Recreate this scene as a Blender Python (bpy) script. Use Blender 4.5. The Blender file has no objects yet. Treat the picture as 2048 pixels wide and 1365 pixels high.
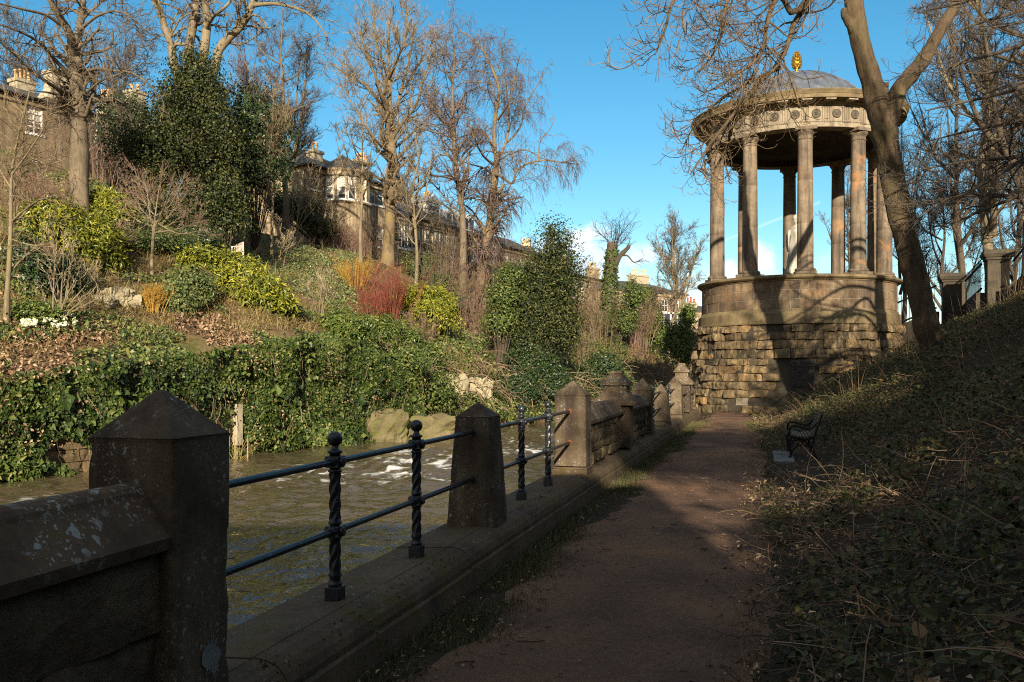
import bpy, math, numpy as np
from mathutils import Vector, Matrix
SC = bpy.context.scene
COL = SC.collection
PI = math.pi
rng = np.random.default_rng(11)

# ------------------------------------------------------------------ camera frame: eye 1.65 m above the path, looking along +Y
F = 1800.0; U0 = 1024.0; V0 = 742.0; EYE = 1.65
def pw(u, v, Y):                      # the place Y metres ahead that is seen at (u, v)
    return np.array([(u - U0) / F * Y, Y, EYE + (V0 - v) / F * Y])
# parapet frame (s along the riverside wall, t towards the path side)
WS, WC = 0.2657, 0.9641
def wp(s, t, z=0.0):
    return np.array([s * WS + t * WC, s * WC - t * WS, z])
def st(x, y):
    return x * WS + y * WC, x * WC - y * WS
def s_at(u, t):
    r = (u - U0) / F
    Y = t / (r * WC - WS)
    return r * Y * WS + Y * WC
# far bank frame (l along the far water edge, w up the hill)
EX, EY = 0.508, 0.861
BX, BY = -13.4, 23.5
def bp(l, w, z=0.0):
    return np.array([BX + l * EX - w * EY, BY + l * EY + w * EX, z])
def lw(x, y):
    dx, dy = x - BX, y - BY
    return dx * EX + dy * EY, -dx * EY + dy * EX
def l_at(u, w):
    r = (u - U0) / F
    Y = (w + 23.475) / (EX - EY * r)
    return lw(r * Y, Y)[0], Y
def zv(v, Y):
    return EYE + (V0 - v) / F * Y

# ------------------------------------------------------------------ noise
def _h(ix, iy, iz, seed):
    n = (ix.astype(np.int64) * 374761393 + iy.astype(np.int64) * 668265263 + iz.astype(np.int64) * 2147483647 + seed * 974634777) & 0xffffffff
    n = ((n ^ (n >> 13)) * 1274126177) & 0xffffffff
    n = ((n ^ (n >> 16)) * 2246822519) & 0xffffffff
    return ((n ^ (n >> 15)) & 0xffff) / 65535.0
def vnoise(x, y, z=0.0, seed=0):
    x, y, z = np.broadcast_arrays(np.asarray(x, float), np.asarray(y, float), np.asarray(z, float))
    ix, iy, iz = np.floor(x), np.floor(y), np.floor(z)
    fx, fy, fz = x - ix, y - iy, z - iz
    fx, fy, fz = [f * f * (3 - 2 * f) for f in (fx, fy, fz)]
    r = 0
    for a in (0, 1):
        for b in (0, 1):
            for c in (0, 1):
                wgt = (fx if a else 1 - fx) * (fy if b else 1 - fy) * (fz if c else 1 - fz)
                r = r + wgt * _h(ix + a, iy + b, iz + c, seed)
    return r * 2 - 1
def fbm(x, y, z=0.0, seed=0, octv=4):
    r, a, f = 0, 0.5, 1.0
    for k in range(octv):
        r = r + a * vnoise(np.asarray(x) * f, np.asarray(y) * f, np.asarray(z) * f, seed + k)
        a *= 0.5; f *= 2.03
    return r
def sstep(x, a, b):
    t = np.clip((np.asarray(x, float) - a) / (b - a), 0, 1)
    return t * t * (3 - 2 * t)

# ------------------------------------------------------------------ terrain
def hill_z(x, y):
    l, w = lw(x, y)
    zw = np.interp(l, [-25, 0, 5, 11.6, 15, 17.5, 22, 60, 110], [0.9, 1.0, 1.6, 2.5, 2.3, 0.8, -0.4, -0.6, -0.6])
    zc = np.interp(l, [-25, 0, 14, 28, 40, 60, 80, 120], [17.0, 16.3, 14.6, 11.6, 10.6, 9.6, 8.2, 7.5])
    wc = np.interp(l, [-25, 0, 14, 28, 40, 60], [31, 29.5, 26, 20, 18.5, 18])
    p = np.clip((w - 0.4) / (wc - 0.4), 0, 1)
    z = zw + (zc - zw) * (p ** 0.92) * (1 - 0.08 * sstep(p, .75, 1))
    z = z + 0.45 * fbm(x * 0.22, y * 0.22, 0, 3) * sstep(w, 0.6, 3) * (1 - sstep(p, .9, 1))
    return np.where(w < 0.05, -2.6, np.where(w < 0.12, -2.6 + (zw + 2.6) * (w - 0.05) / 0.07, z))
TC = np.array([12.02, 38.0, 0.0])          # centre of the rotunda
def land_z(x, y):
    s, t = st(x, y)
    zp = np.interp(s, [-20, 20, 30, 36, 42, 60, 120], [4.8, 4.8, 4.5, 3.7, 3.5, 4.5, 6.0])
    t = t - 1.15 * sstep(s, 14.0, 16.3) * (1 - sstep(s, 19.6, 22)) * sstep(t, -.2, .3)
    b = 0.53 * np.clip(t - 0.15, 0, 99)
    b = np.where(t < 0.9, 0.53 * np.clip(t - 0.15, 0, 9) ** 2 / 1.5, b - 0.2)
    # beyond the rotunda the land is one terrace down to the river
    far = sstep(s, 43, 52)
    b = b * (1 - far) + far * 3.2 * sstep(t, -3, 4)
    k = 0.6
    z = -np.log(np.exp(-b / k) + np.exp(-zp / k)) * k * 1.0
    z = z - (-np.log(1 + np.exp(-zp / k)) * k)
    hump = sstep(t, .3, 1.6)
    z = z + hump * 0.32 * fbm(x * 0.5, y * 0.5, 0, 9)
    z = z + (1 - hump) * 0.012 * fbm(x * 2, y * 2, 0, 5)
    z = z - 0.05 * sstep(t, -1.7, -2.1)
    return z
def hit(u, v, fz, y0=4, y1=140):
    Y = np.arange(y0, y1, 0.05)
    x = (u - U0) / F * Y; z = EYE + (V0 - v) / F * Y
    g = fz(x, Y)
    i = np.argmax(g >= z)
    if g[i] < z[i]: i = int(np.argmin(np.where(Y > 25, z - g, 99)))
    return np.array([x[i], Y[i], g[i]])
def hh(u, v): return hit(u, v, hill_z, 15)
def lh(u, v): return hit(u, v, land_z, 3)

# ------------------------------------------------------------------ mesh building
class MB:
    def __init__(s):
        s.V = []; s.Fs = []; s.n = 0; s.A = []
    def add(s, V, faces, tint=None):
        V = np.asarray(V, float).reshape(-1, 3)
        for f in (faces if isinstance(faces, list) else [faces]):
            f = np.asarray(f, np.int64)
            if f.ndim == 1: f = f[None]
            s.Fs.append(f + s.n)
            tt = np.full(len(f), 0.5) if tint is None else np.broadcast_to(np.asarray(tint, float), (len(f),)).copy()
            s.A.append(tt)
        s.V.append(V); s.n += len(V)
        return s
    def box(s, c, size, rz=0.0, tint=None, fr=None):
        hx, hy, hz = [q / 2 for q in size]
        P = np.array([[x, y, z] for x in (-hx, hx) for y in (-hy, hy) for z in (-hz, hz)])
        if rz:
            ca, sa = math.cos(rz), math.sin(rz)
            P = np.stack([P[:, 0] * ca - P[:, 1] * sa, P[:, 0] * sa + P[:, 1] * ca, P[:, 2]], 1)
        P = P + np.asarray(c)
        if fr: P = fr(P)
        return s.add(P, [[0, 1, 3, 2], [4, 6, 7, 5], [0, 4, 5, 1], [2, 3, 7, 6], [0, 2, 6, 4], [1, 5, 7, 3]], tint)
    def bx(s, a0, a1, b0, b1, c0, c1, fr=None, tint=None):
        return s.box(((a0 + a1) / 2, (b0 + b1) / 2, (c0 + c1) / 2), (a1 - a0, b1 - b0, c1 - c0), 0, tint, fr)
    def frustum(s, c, w0, d0, w1, d1, z0, z1, fr=None, cap=True, tint=None):
        P = []
        for (w, d, z) in ((w0, d0, z0), (w1, d1, z1)):
            P += [[c[0] - w, c[1] - d, z], [c[0] + w, c[1] - d, z], [c[0] + w, c[1] + d, z], [c[0] - w, c[1] + d, z]]
        P = np.array(P)
        if fr: P = fr(P)
        f = [[0, 1, 5, 4], [1, 2, 6, 5], [2, 3, 7, 6], [3, 0, 4, 7]]
        if cap: f += [[3, 2, 1, 0], [4, 5, 6, 7]]
        return s.add(P, f, tint)
    def lathe(s, prof, c=(0, 0, 0), seg=32, a0=0.0, a1=2 * PI, tint=None, mod=None):
        prof = np.asarray(prof, float); n = len(prof)
        full = abs(a1 - a0 - 2 * PI) < 1e-6
        k = seg if full else seg + 1
        th = a0 + (a1 - a0) * np.arange(k) / seg
        R = prof[:, 0][None, :] * np.ones((k, 1)); Z = prof[:, 1][None, :] * np.ones((k, 1))
        if mod is not None: R, Z = mod(R, Z, th[:, None])
        P = np.stack([c[0] + R * np.cos(th)[:, None], c[1] + R * np.sin(th)[:, None], c[2] + Z], 2).reshape(-1, 3)
        i = np.arange(seg)[:, None]; j = np.arange(n - 1)[None, :]
        i2 = (i + 1) % k
        q = np.stack([i * n + j, i2 * n + j, i2 * n + j + 1, i * n + j + 1], 2).reshape(-1, 4)
        return s.add(P, q, tint)
    def tubes(s, P, R, sides=5, tint=None, cap=False):
        P = np.asarray(P, float); R = np.asarray(R, float)
        if P.ndim == 2: P = P[None]; R = R[None] if R.ndim else np.full((1, P.shape[1]), float(R))
        N, n, _ = P.shape
        if N == 0: return s
        T = np.gradient(P, axis=1)
        T /= np.linalg.norm(T, axis=2, keepdims=True) + 1e-9
        m = (P[:, -1] - P[:, 0]); m /= np.linalg.norm(m, axis=1, keepdims=True) + 1e-9
        ref = np.where(np.abs(m[:, 2:3]) > .8, np.array([[1., .13, 0]]), np.array([[0, .11, 1.]]))
        A = np.cross(T, ref[:, None, :]); A /= np.linalg.norm(A, axis=2, keepdims=True) + 1e-9
        B = np.cross(T, A)
        th = np.arange(sides) * 2 * PI / sides
        V = P[:, :, None, :] + R[:, :, None, None] * (A[:, :, None, :] * np.cos(th)[None, None, :, None] + B[:, :, None, :] * np.sin(th)[None, None, :, None])
        b = (np.arange(N) * n * sides)[:, None, None]
        i = np.arange(n - 1)[None, :, None]; j = np.arange(sides)[None, None, :]; j2 = (j + 1) % sides
        q = np.stack(np.broadcast_arrays(b + i * sides + j, b + i * sides + j2, b + (i + 1) * sides + j2, b + (i + 1) * sides + j), 3).reshape(-1, 4)
        tt = None if tint is None else np.repeat(np.broadcast_to(tint, (N,)), (n - 1) * sides)
        fs = [q]
        if cap:
            c0 = (np.arange(N) * n * sides)[:, None] + np.arange(sides)[None, :]
            fs += [c0[:, ::-1], c0 + (n - 1) * sides]
            tt = None
        return s.add(V.reshape(-1, 3), fs, tt)
    def sweep(s, prof, pts, fr=None, closed=True, tint=None):
        """prof: (k,2) offsets (side, up); pts: straight 2-point a-range: extrude along first axis"""
        prof = np.asarray(prof, float); k = len(prof)
        V = []
        for a in pts: V += [[a, p[0], p[1]] for p in prof]
        V = np.array(V)
        if fr: V = fr(V)
        f = []
        m = k if closed else k - 1
        for g in range(len(pts) - 1):
            for j in range(m):
                j2 = (j + 1) % k
                f.append([g * k + j, g * k + j2, (g + 1) * k + j2, (g + 1) * k + j])
        s.add(V, np.array(f), tint)
        if closed:
            s.Fs.append(np.arange(k)[None, ::-1] + s.n - len(V)); s.A.append(np.array([.5]))
            s.Fs.append(np.arange(k)[None] + s.n - k); s.A.append(np.array([.5]))
        return s
    def leaves(s, P, Nrm, size, aspect=0.7, down=0.3, jit=0.5, fold=0.15, tint=None, dirs=None):
        N = len(P)
        if N == 0: return s
        Nn = Nrm + jit * rng.normal(size=(N, 3)); Nn /= np.linalg.norm(Nn, axis=1, keepdims=True) + 1e-9
        d = rng.normal(size=(N, 3)) if dirs is None else dirs + 0.35 * rng.normal(size=(N, 3))
        d[:, 2] -= down
        d -= Nn * np.sum(d * Nn, axis=1, keepdims=True); d /= np.linalg.norm(d, axis=1, keepdims=True) + 1e-9
        sd = np.cross(Nn, d)
        size = np.broadcast_to(np.asarray(size, float), (N,))[:, None]
        Wd = size * aspect * 0.5
        mid = P + d * size * 0.42
        V = np.stack([P, mid + sd * Wd + Nn * fold * size, P + d * size, mid - sd * Wd + Nn * fold * size], 1).reshape(-1, 3)
        b = np.arange(N) * 4
        f = np.stack([np.stack([b, b + 1, b + 2], 1), np.stack([b, b + 2, b + 3], 1)], 1).reshape(-1, 3)
        t = rng.random(N) if tint is None else np.broadcast_to(tint, (N,))
        return s.add(V, f, np.repeat(t, 2))
    def leaves6(s, P, Nrm, size, aspect=0.7, down=0.3, jit=0.5, fold=0.12, tint=None):
        N = len(P); Nn = Nrm + jit * rng.normal(size=(N, 3)); Nn /= np.linalg.norm(Nn, axis=1, keepdims=True) + 1e-9
        d = rng.normal(size=(N, 3)); d[:, 2] -= down
        d -= Nn * np.sum(d * Nn, axis=1, keepdims=True); d /= np.linalg.norm(d, axis=1, keepdims=True) + 1e-9
        sd = np.cross(Nn, d); L = np.broadcast_to(np.asarray(size, float), (N,))[:, None]; Wd = L * aspect * .5
        crl = rng.uniform(-.25, .1, (N, 1))
        V = np.stack([P, P + d * L * .16 + sd * Wd * .85 + Nn * fold * L, P + d * L * .55 + sd * Wd * .72 + Nn * (fold * .8 + crl * .3) * L, P + d * L + Nn * crl * L,
                      P + d * L * .55 - sd * Wd * .72 + Nn * (fold * .8 + crl * .3) * L, P + d * L * .16 - sd * Wd * .85 + Nn * fold * L, P + d * L * .5 + Nn * crl * .3 * L], 1).reshape(-1, 3)
        b = np.arange(N) * 7
        f = np.stack([np.stack([b + i, b + j, b + 6], 1) for i, j in ((0, 1), (1, 2), (2, 3), (3, 4), (4, 5), (5, 0))], 1).reshape(-1, 3)
        t = rng.random(N) if tint is None else np.broadcast_to(tint, (N,))
        return s.add(V, f, np.repeat(t, 6))
    def build(s, name, mat=None, parent=None, loc=None, smooth=False, bevel=0, local=False):
        V = np.concatenate(s.V).astype(np.float32)
        off = np.zeros(3)
        if parent is not None and not local:
            q = parent
            while q is not None:
                off += np.array(q.location); q = q.parent
        if loc is not None and not local: off = off + np.array(loc)
        V = V - off.astype(np.float32)
        me = bpy.data.meshes.new(name)
        me.vertices.add(len(V)); me.vertices.foreach_set('co', V.ravel())
        tot = np.concatenate([np.full(len(f), f.shape[1]) for f in s.Fs])
        idx = np.concatenate([f.ravel() for f in s.Fs]).astype(np.int32)
        me.loops.add(len(idx)); me.loops.foreach_set('vertex_index', idx)
        me.polygons.add(len(tot))
        start = np.concatenate([[0], np.cumsum(tot)[:-1]]).astype(np.int32)
        me.polygons.foreach_set('loop_start', start)
        me.update(calc_edges=True)
        at = me.attributes.new('tint', 'FLOAT', 'FACE')
        at.data.foreach_set('value', np.concatenate(s.A).astype(np.float32))
        me.polygons.foreach_set('use_smooth', np.full(len(tot), smooth))
        if mat is not None: me.materials.append(mat)
        o = bpy.data.objects.new(name, me); COL.objects.link(o)
        if parent is not None: o.parent = parent
        if loc is not None: o.location = Vector(loc)
        if bevel:
            m = o.modifiers.new('bevel', 'BEVEL'); m.width = bevel; m.segments = 2; m.limit_method = 'ANGLE'; m.angle_limit = math.radians(28)
        return o

def tag(o, label=None, cat=None, group=None, kind=None):
    if label: o['label'] = label
    if cat: o['category'] = cat
    if group: o['group'] = group
    if kind: o['kind'] = kind
    return o
def thing(name, loc, label, cat, group=None):
    o = bpy.data.objects.new(name, None); COL.objects.link(o)
    o.location = Vector([float(q) for q in loc]); o.empty_display_size = .2
    return tag(o, label, cat, group)
def dup(o, parent=None):
    c = o.copy(); COL.objects.link(c); c.parent = parent
    for ch in list(o.children): dup(ch, c)
    return c
def wfr(t0=0.0, z0=0.0, s0=0.0):        # local (along wall, out to path, up) -> world
    def f(P):
        P = np.asarray(P, float)
        s_, t_ = P[:, 0] + s0, P[:, 1] + t0
        return np.stack([s_ * WS + t_ * WC, s_ * WC - t_ * WS, P[:, 2] + z0], 1)
    return f
def bfr(l0, w0, z0):                    # local (along hill street, out to river, up) -> world
    def f(P):
        P = np.asarray(P, float)
        l_, w_ = P[:, 0] + l0, w0 - P[:, 1]
        return np.stack([BX + l_ * EX - w_ * EY, BY + l_ * EY + w_ * EX, P[:, 2] + z0], 1)
    return f
def gfr(o, ang):                        # generic yaw frame
    ca, sa = math.cos(ang), math.sin(ang)
    def f(P):
        P = np.asarray(P, float)
        return np.stack([o[0] + P[:, 0] * ca - P[:, 1] * sa, o[1] + P[:, 0] * sa + P[:, 1] * ca, o[2] + P[:, 2]], 1)
    return f

# ------------------------------------------------------------------ materials
MATS = {}
class NT:
    def __init__(s, name):
        s.m = bpy.data.materials.new(name); s.m.use_nodes = True
        s.t = s.m.node_tree; s.N = s.t.nodes
        s.b = s.N['Principled BSDF']
        s.co = None
    def n(s, typ, **kw):
        x = s.N.new(typ)
        for k, v in kw.items():
            if k in x.inputs.keys() if isinstance(k, str) else False: x.inputs[k].default_value = v
            else: setattr(x, k, v)
        return x
    def link(s, a, b): s.t.links.new(a, b); return s
    def coords(s, kind='Object', scale=(1, 1, 1)):
        tc = s.n('ShaderNodeTexCoord'); mp = s.n('ShaderNodeMapping')
        mp.inputs['Scale'].default_value = scale
        if kind == 'World':
            g = s.n('ShaderNodeNewGeometry'); s.link(g.outputs['Position'], mp.inputs['Vector'])
        else:
            s.link(tc.outputs[kind], mp.inputs['Vector'])
        return mp.outputs['Vector']
    def noise(s, vec, scale, detail=5, rough=.6, dist=0.0):
        x = s.n('ShaderNodeTexNoise'); x.inputs['Scale'].default_value = scale; x.inputs['Detail'].default_value = detail
        x.inputs['Roughness'].default_value = rough; x.inputs['Distortion'].default_value = dist
        s.link(vec, x.inputs['Vector']); return x.outputs['Fac']
    def ramp(s, fac, stops):
        r = s.n('ShaderNodeValToRGB'); e = r.color_ramp.elements
        while len(e) < len(stops): e.new(.5)
        for q, (p, c) in zip(e, stops):
            q.position = p; q.color = (c[0], c[1], c[2], 1) if not np.isscalar(c) else (c, c, c, 1)
        s.link(fac, r.inputs['Fac']); return r.outputs['Color']
    def mix(s, fac, a, b, mode='MIX'):
        x = s.n('ShaderNodeMix', data_type='RGBA', blend_type=mode)
        for (inp, val) in ((x.inputs[0], fac), (x.inputs[6], a), (x.inputs[7], b)):
            if isinstance(val, bpy.types.NodeSocket): s.link(val, inp)
            elif np.isscalar(val): inp.default_value = val
            else: inp.default_value = (val[0], val[1], val[2], 1)
        return x.outputs[2]
    def attr(s, name='tint'):
        a = s.n('ShaderNodeAttribute'); a.attribute_name = name; return a.outputs['Fac']
    def bump(s, h, strength=.5, dist=.05):
        b = s.n('ShaderNodeBump'); b.inputs['Strength'].default_value = strength; b.inputs['Distance'].default_value = dist
        s.link(h, b.inputs['Height']); s.link(b.outputs['Normal'], s.b.inputs['Normal'])
    def fin(s, col, rough=.85, spec=.3, metal=0.0):
        if isinstance(col, bpy.types.NodeSocket): s.link(col, s.b.inputs['Base Color'])
        else: s.b.inputs['Base Color'].default_value = (*col, 1)
        if isinstance(rough, bpy.types.NodeSocket): s.link(rough, s.b.inputs['Roughness'])
        else: s.b.inputs['Roughness'].default_value = rough
        s.b.inputs['Specular IOR Level'].default_value = spec; s.b.inputs['Metallic'].default_value = metal
        MATS[s.m.name] = s.m
        return s.m

def stone(name, dark, light, moss=None, moss_lo=.55, lichen=None, lichen_scale=9, lichen_th=.16, bump=.5, bdist=.02, scale=1.0, tint=0.0, streak=None, coord='World', rust=None):
    t = NT(name); v = t.coords(coord)
    big = t.noise(v, 1.3 * scale, 6, .65)
    fine = t.noise(v, 14 * scale, 6, .7)
    c = t.ramp(big, [(.28, dark), (.72, light)])
    c = t.mix(.55, c, t.ramp(fine, [(.25, .35), (.75, 1.0)]), 'MULTIPLY')
    if tint:
        c = t.mix(tint, c, t.ramp(t.attr(), [(0, (.35, .33, .30)), (.45, (.75, .72, .66)), (.8, (1.0, .93, .8)), (1, (1.15, .9, .62))]), 'MULTIPLY')
    if streak:
        vs = t.coords(coord, (5, 5, .35))
        c = t.mix(t.ramp(t.noise(vs, 1.0, 5, .6), [(.46, 0.0), (.66, .9)]), c, streak)
    if rust:
        c = t.mix(t.ramp(t.noise(v, .9 * scale, 4, .6, .4), [(.56, 0.0), (.7, .8)]), c, rust)
    if moss:
        c = t.mix(t.ramp(t.noise(v, 2.1 * scale, 7, .7), [(moss_lo, 0.0), (moss_lo + .14, .9)]), c, moss)
    if lichen:
        vo = t.n('ShaderNodeTexVoronoi'); vo.inputs['Scale'].default_value = lichen_scale; vo.inputs['Randomness'].default_value = 1
        wob = t.n('ShaderNodeVectorMath', operation='MULTIPLY_ADD')
        nn = t.n('ShaderNodeTexNoise'); nn.inputs['Scale'].default_value = 30; t.link(v, nn.inputs['Vector'])
        t.link(nn.outputs['Color'], wob.inputs[0]); wob.inputs[1].default_value = (.06, .06, .06); t.link(v, wob.inputs[2])
        t.link(wob.outputs[0], vo.inputs['Vector'])
        spot = t.ramp(vo.outputs['Distance'], [(lichen_th, 1.0), (lichen_th + .04, 0.0)])
        area = t.ramp(t.noise(v, 2.6, 4, .6), [(.44, 0.0), (.56, 1.0)])
        sel = t.ramp(vo.outputs['Color'], [(.35, 0.0), (.45, 1.0)])
        f = t.mix(1.0, t.mix(1.0, spot, area, 'MULTIPLY'), sel, 'MULTIPLY')
        v2_ = t.n('ShaderNodeTexVoronoi'); v2_.inputs['Scale'].default_value = lichen_scale * 3.4; t.link(wob.outputs[0], v2_.inputs['Vector'])
        f2 = t.mix(1.0, t.ramp(v2_.outputs['Distance'], [(lichen_th + .05, 1.0), (lichen_th + .12, 0.0)]), t.mix(1.0, area, t.ramp(v2_.outputs['Color'], [(.5, 0.0), (.6, 1.0)]), 'MULTIPLY'), 'MULTIPLY')
        f = t.mix(1.0, f, f2, 'LIGHTEN')
        c = t.mix(f, c, lichen)
    h = t.mix(.6, t.noise(v, 22 * scale, 8, .7), t.noise(v, 5 * scale, 4, .6))
    t.bump(h, bump, bdist)
    return t.fin(c, .9, .25)

def leafmat(name, cols, rough=.38, spec=.5, trans=0.0):
    t = NT(name)
    n = len(cols)
    c = t.ramp(t.attr(), [(k / (n - 1), q) for k, q in enumerate(cols)])
    m = t.fin(c, rough, spec)
    return m
def bark(name, dark, light, scale=1.0, bump=.6, moss=None, lichen=None):
    t = NT(name); v = t.coords('World', (7, 7, 1.3)); v2 = t.coords('World')
    a = t.noise(v, 1.6 * scale, 6, .65, .6); b = t.noise(v2, 1.1, 4, .6)
    c = t.mix(.5, t.ramp(a, [(.3, dark), (.7, light)]), t.ramp(b, [(.3, dark), (.7, light)]))
    if moss: c = t.mix(t.ramp(t.noise(v2, .8, 5, .7), [(.5, 0.0), (.68, .8)]), c, moss)
    t.bump(a, bump, .04)
    return t.fin(c, .9, .2)
def twigmat(name, cols):
    t = NT(name)
    n = len(cols)
    c = t.ramp(t.attr(), [(k / (n - 1), q) for k, q in enumerate(cols)])
    return t.fin(c, .75, .25)
def plain(name, col, rough=.5, spec=.4, metal=0.0, var=.25, scale=6, bump=0.0):
    t = NT(name); v = t.coords('World')
    c = t.ramp(t.noise(v, scale, 5, .65), [(.3, tuple(q * (1 - var) for q in col)), (.7, tuple(min(1, q * (1 + var)) for q in col))])
    if bump: t.bump(t.noise(v, scale * 4, 5, .7), bump, .01)
    return t.fin(c, rough, spec, metal)
# ------------------------------------------------------------------ material library
S_PIER = stone('pier_stone', (.072, .052, .035), (.215, .158, .092), moss=(.13, .105, .045), moss_lo=.60, lichen=(.27, .28, .25), lichen_scale=20, lichen_th=.2, bump=.5, bdist=.012, scale=2.0, streak=(.045, .030, .024))
S_COPE = stone('coping_stone', (.085, .058, .038), (.22, .15, .09), moss=(.15, .105, .04), moss_lo=.58, lichen=(.34, .36, .33), lichen_scale=15, lichen_th=.26, bump=.4, bdist=.01, scale=2.0)
S_KERB = stone('kerb_stone', (.075, .052, .035), (.21, .145, .085), moss=(.10, .078, .022), moss_lo=.50, lichen=(.24, .26, .22), lichen_scale=16, lichen_th=.14, bump=.6, bdist=.012, scale=1.6)
S_WALL = stone('wall_rubble', (.085, .065, .042), (.29, .22, .135), moss=(.075, .070, .026), moss_lo=.58, bump=1.0, bdist=.05, scale=1.5, tint=.7)
S_DRUM = stone('rock_faced_stone', (.10, .070, .042), (.54, .40, .225), moss=(.15, .135, .045), moss_lo=.58, bump=.7, bdist=.05, scale=1.0, tint=.8, streak=(.05, .042, .034))
S_PODIUM = stone('podium_ashlar', (.14, .092, .064), (.47, .35, .225), moss=(.17, .15, .06), moss_lo=.66, bump=.25, bdist=.02, scale=1.0, tint=.7, streak=(.085, .065, .05), rust=(.33, .19, .10))
M_LICHEN = stone('lichen_crust', (.20, .22, .20), (.36, .38, .34), bump=.6, bdist=.01, scale=6)
S_MORTAR = stone('pale_mortar', (.28, .23, .16), (.45, .38, .27), bump=.3)
S_DARKMORTAR = stone('dark_mortar', (.05, .042, .03), (.11, .09, .06), bump=.4)
S_COL = stone('column_stone', (.11, .082, .060), (.37, .285, .195), bump=.3, bdist=.02, scale=.9, streak=(.060, .046, .038), rust=(.42, .21, .09))
S_ENT = stone('entablature_stone', (.27, .215, .15), (.50, .41, .29), bump=.25, bdist=.02, scale=1.4, streak=(.15, .12, .09), moss=(.22, .19, .08), moss_lo=.7)
S_CORN = stone('cornice_stone', (.12, .088, .048), (.34, .255, .14), bump=.3, bdist=.02, scale=1.5, moss=(.21, .165, .06), moss_lo=.56)
S_STAIR = stone('shaded_stair_stone', (.045, .037, .028), (.12, .095, .068), bump=.3, moss=(.11, .10, .045))  # stair stone darkened in colour, standing in for the shade there
S_SOFF = stone('dark_soffit_stone', (.055, .045, .037), (.12, .10, .08), bump=.3)  # darker stone for the inner ring and ceiling
S_MEDAL = stone('medallion_stone', (.08, .065, .05), (.20, .165, .12), bump=.5, bdist=.02, scale=5)
S_STATUE = stone('statue_stone', (.45, .42, .36), (.68, .64, .55), bump=.2, bdist=.01, scale=2, streak=(.22, .2, .17))
def lead():
    t = NT('lead_sheet'); v = t.coords('World')
    c = t.ramp(t.noise(v, 1.6, 6, .65), [(.3, (.055, .065, .085)), (.72, (.15, .165, .20))])
    vs = t.coords('World', (3, 3, .5))
    c = t.mix(t.ramp(t.noise(vs, 1.5, 5, .6), [(.5, 0.0), (.72, .7)]), c, (.20, .21, .24))
    return t.fin(c, t.ramp(t.noise(v, 4, 4, .6), [(.3, .35), (.7, .6)]), .5)
M_LEAD = lead()
M_GOLD = plain('gilding', (.95, .56, .12), .28, .5, 1.0, .15, 12)
def iron():
    t = NT('painted_iron'); v = t.coords('World')
    chip = t.ramp(t.noise(v, 34, 7, .75), [(.585, 0.0), (.62, 1.0)])
    c = t.mix(chip, (.016, .019, .024), (.13, .13, .14))
    t.bump(t.noise(v, 40, 4, .6), .25, .004)
    return t.fin(c, .30, .55)
M_IRON = iron()
M_RUST = plain('rusty_iron', (.30, .10, .035), .85, .2, 0, .5, 40, .4)
M_DARKIRON = plain('dark_iron', (.014, .013, .013), .6, .2, 0, .3, 20)
M_DOOR = plain('door_iron', (.06, .044, .036), .6, .3, 0, .5, 9)
def soil():
    t = NT('hill_soil'); v = t.coords('World')
    c = t.ramp(t.noise(v, .55, 7, .65, .4), [(.30, (.11, .068, .040)), (.44, (.21, .135, .075)), (.54, (.32, .235, .12)), (.64, (.19, .185, .055)), (.76, (.10, .125, .03))])
    c = t.mix(.6, c, t.ramp(t.noise(v, 9, 6, .75), [(.3, .3), (.7, 1.0)]), 'MULTIPLY')
    t.bump(t.noise(v, 7, 6, .75), 1.0, .15)
    return t.fin(c, .95, .15)
M_SOIL = soil()
def banksoil():
    t = NT('bank_soil'); v = t.coords('World')
    c = t.ramp(t.noise(v, 1.2, 7, .65, .4), [(.3, (.05, .038, .024)), (.5, (.085, .062, .036)), (.68, (.06, .058, .022))])
    c = t.mix(.6, c, t.ramp(t.noise(v, 16, 6, .75), [(.3, .35), (.7, 1.0)]), 'MULTIPLY')
    t.bump(t.noise(v, 14, 6, .75), 1.0, .06)
    return t.fin(c, .95, .15)
M_BANK = banksoil()
def pathmat():
    t = NT('trodden_earth'); v = t.coords('World')
    c = t.ramp(t.noise(v, .7, 6, .6, .3), [(.3, (.16, .105, .076)), (.5, (.30, .18, .115)), (.72, (.48, .26, .14))])
    c = t.mix(.7, c, t.ramp(t.noise(v, 28, 5, .8), [(.32, .38), (.66, 1.0)]), 'MULTIPLY')
    c = t.mix(.45, c, t.ramp(t.noise(v, 90, 3, .8), [(.35, .4), (.65, 1.0)]), 'MULTIPLY')
    vo = t.n('ShaderNodeTexVoronoi'); vo.inputs['Scale'].default_value = 30; t.link(v, vo.inputs['Vector'])
    peb = t.mix(1.0, t.ramp(vo.outputs['Distance'], [(.10, 1.0), (.16, 0.0)]), t.ramp(vo.outputs['Color'], [(.7, 0.0), (.75, 1.0)]), 'MULTIPLY')
    c = t.mix(peb, c, (.30, .27, .24))
    h = t.mix(.5, t.noise(v, 45, 6, .8), t.noise(v, 6, 5, .6))
    t.bump(h, 1.0, .05)
    return t.fin(c, .95, .12)
M_PATH = pathmat()
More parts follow.
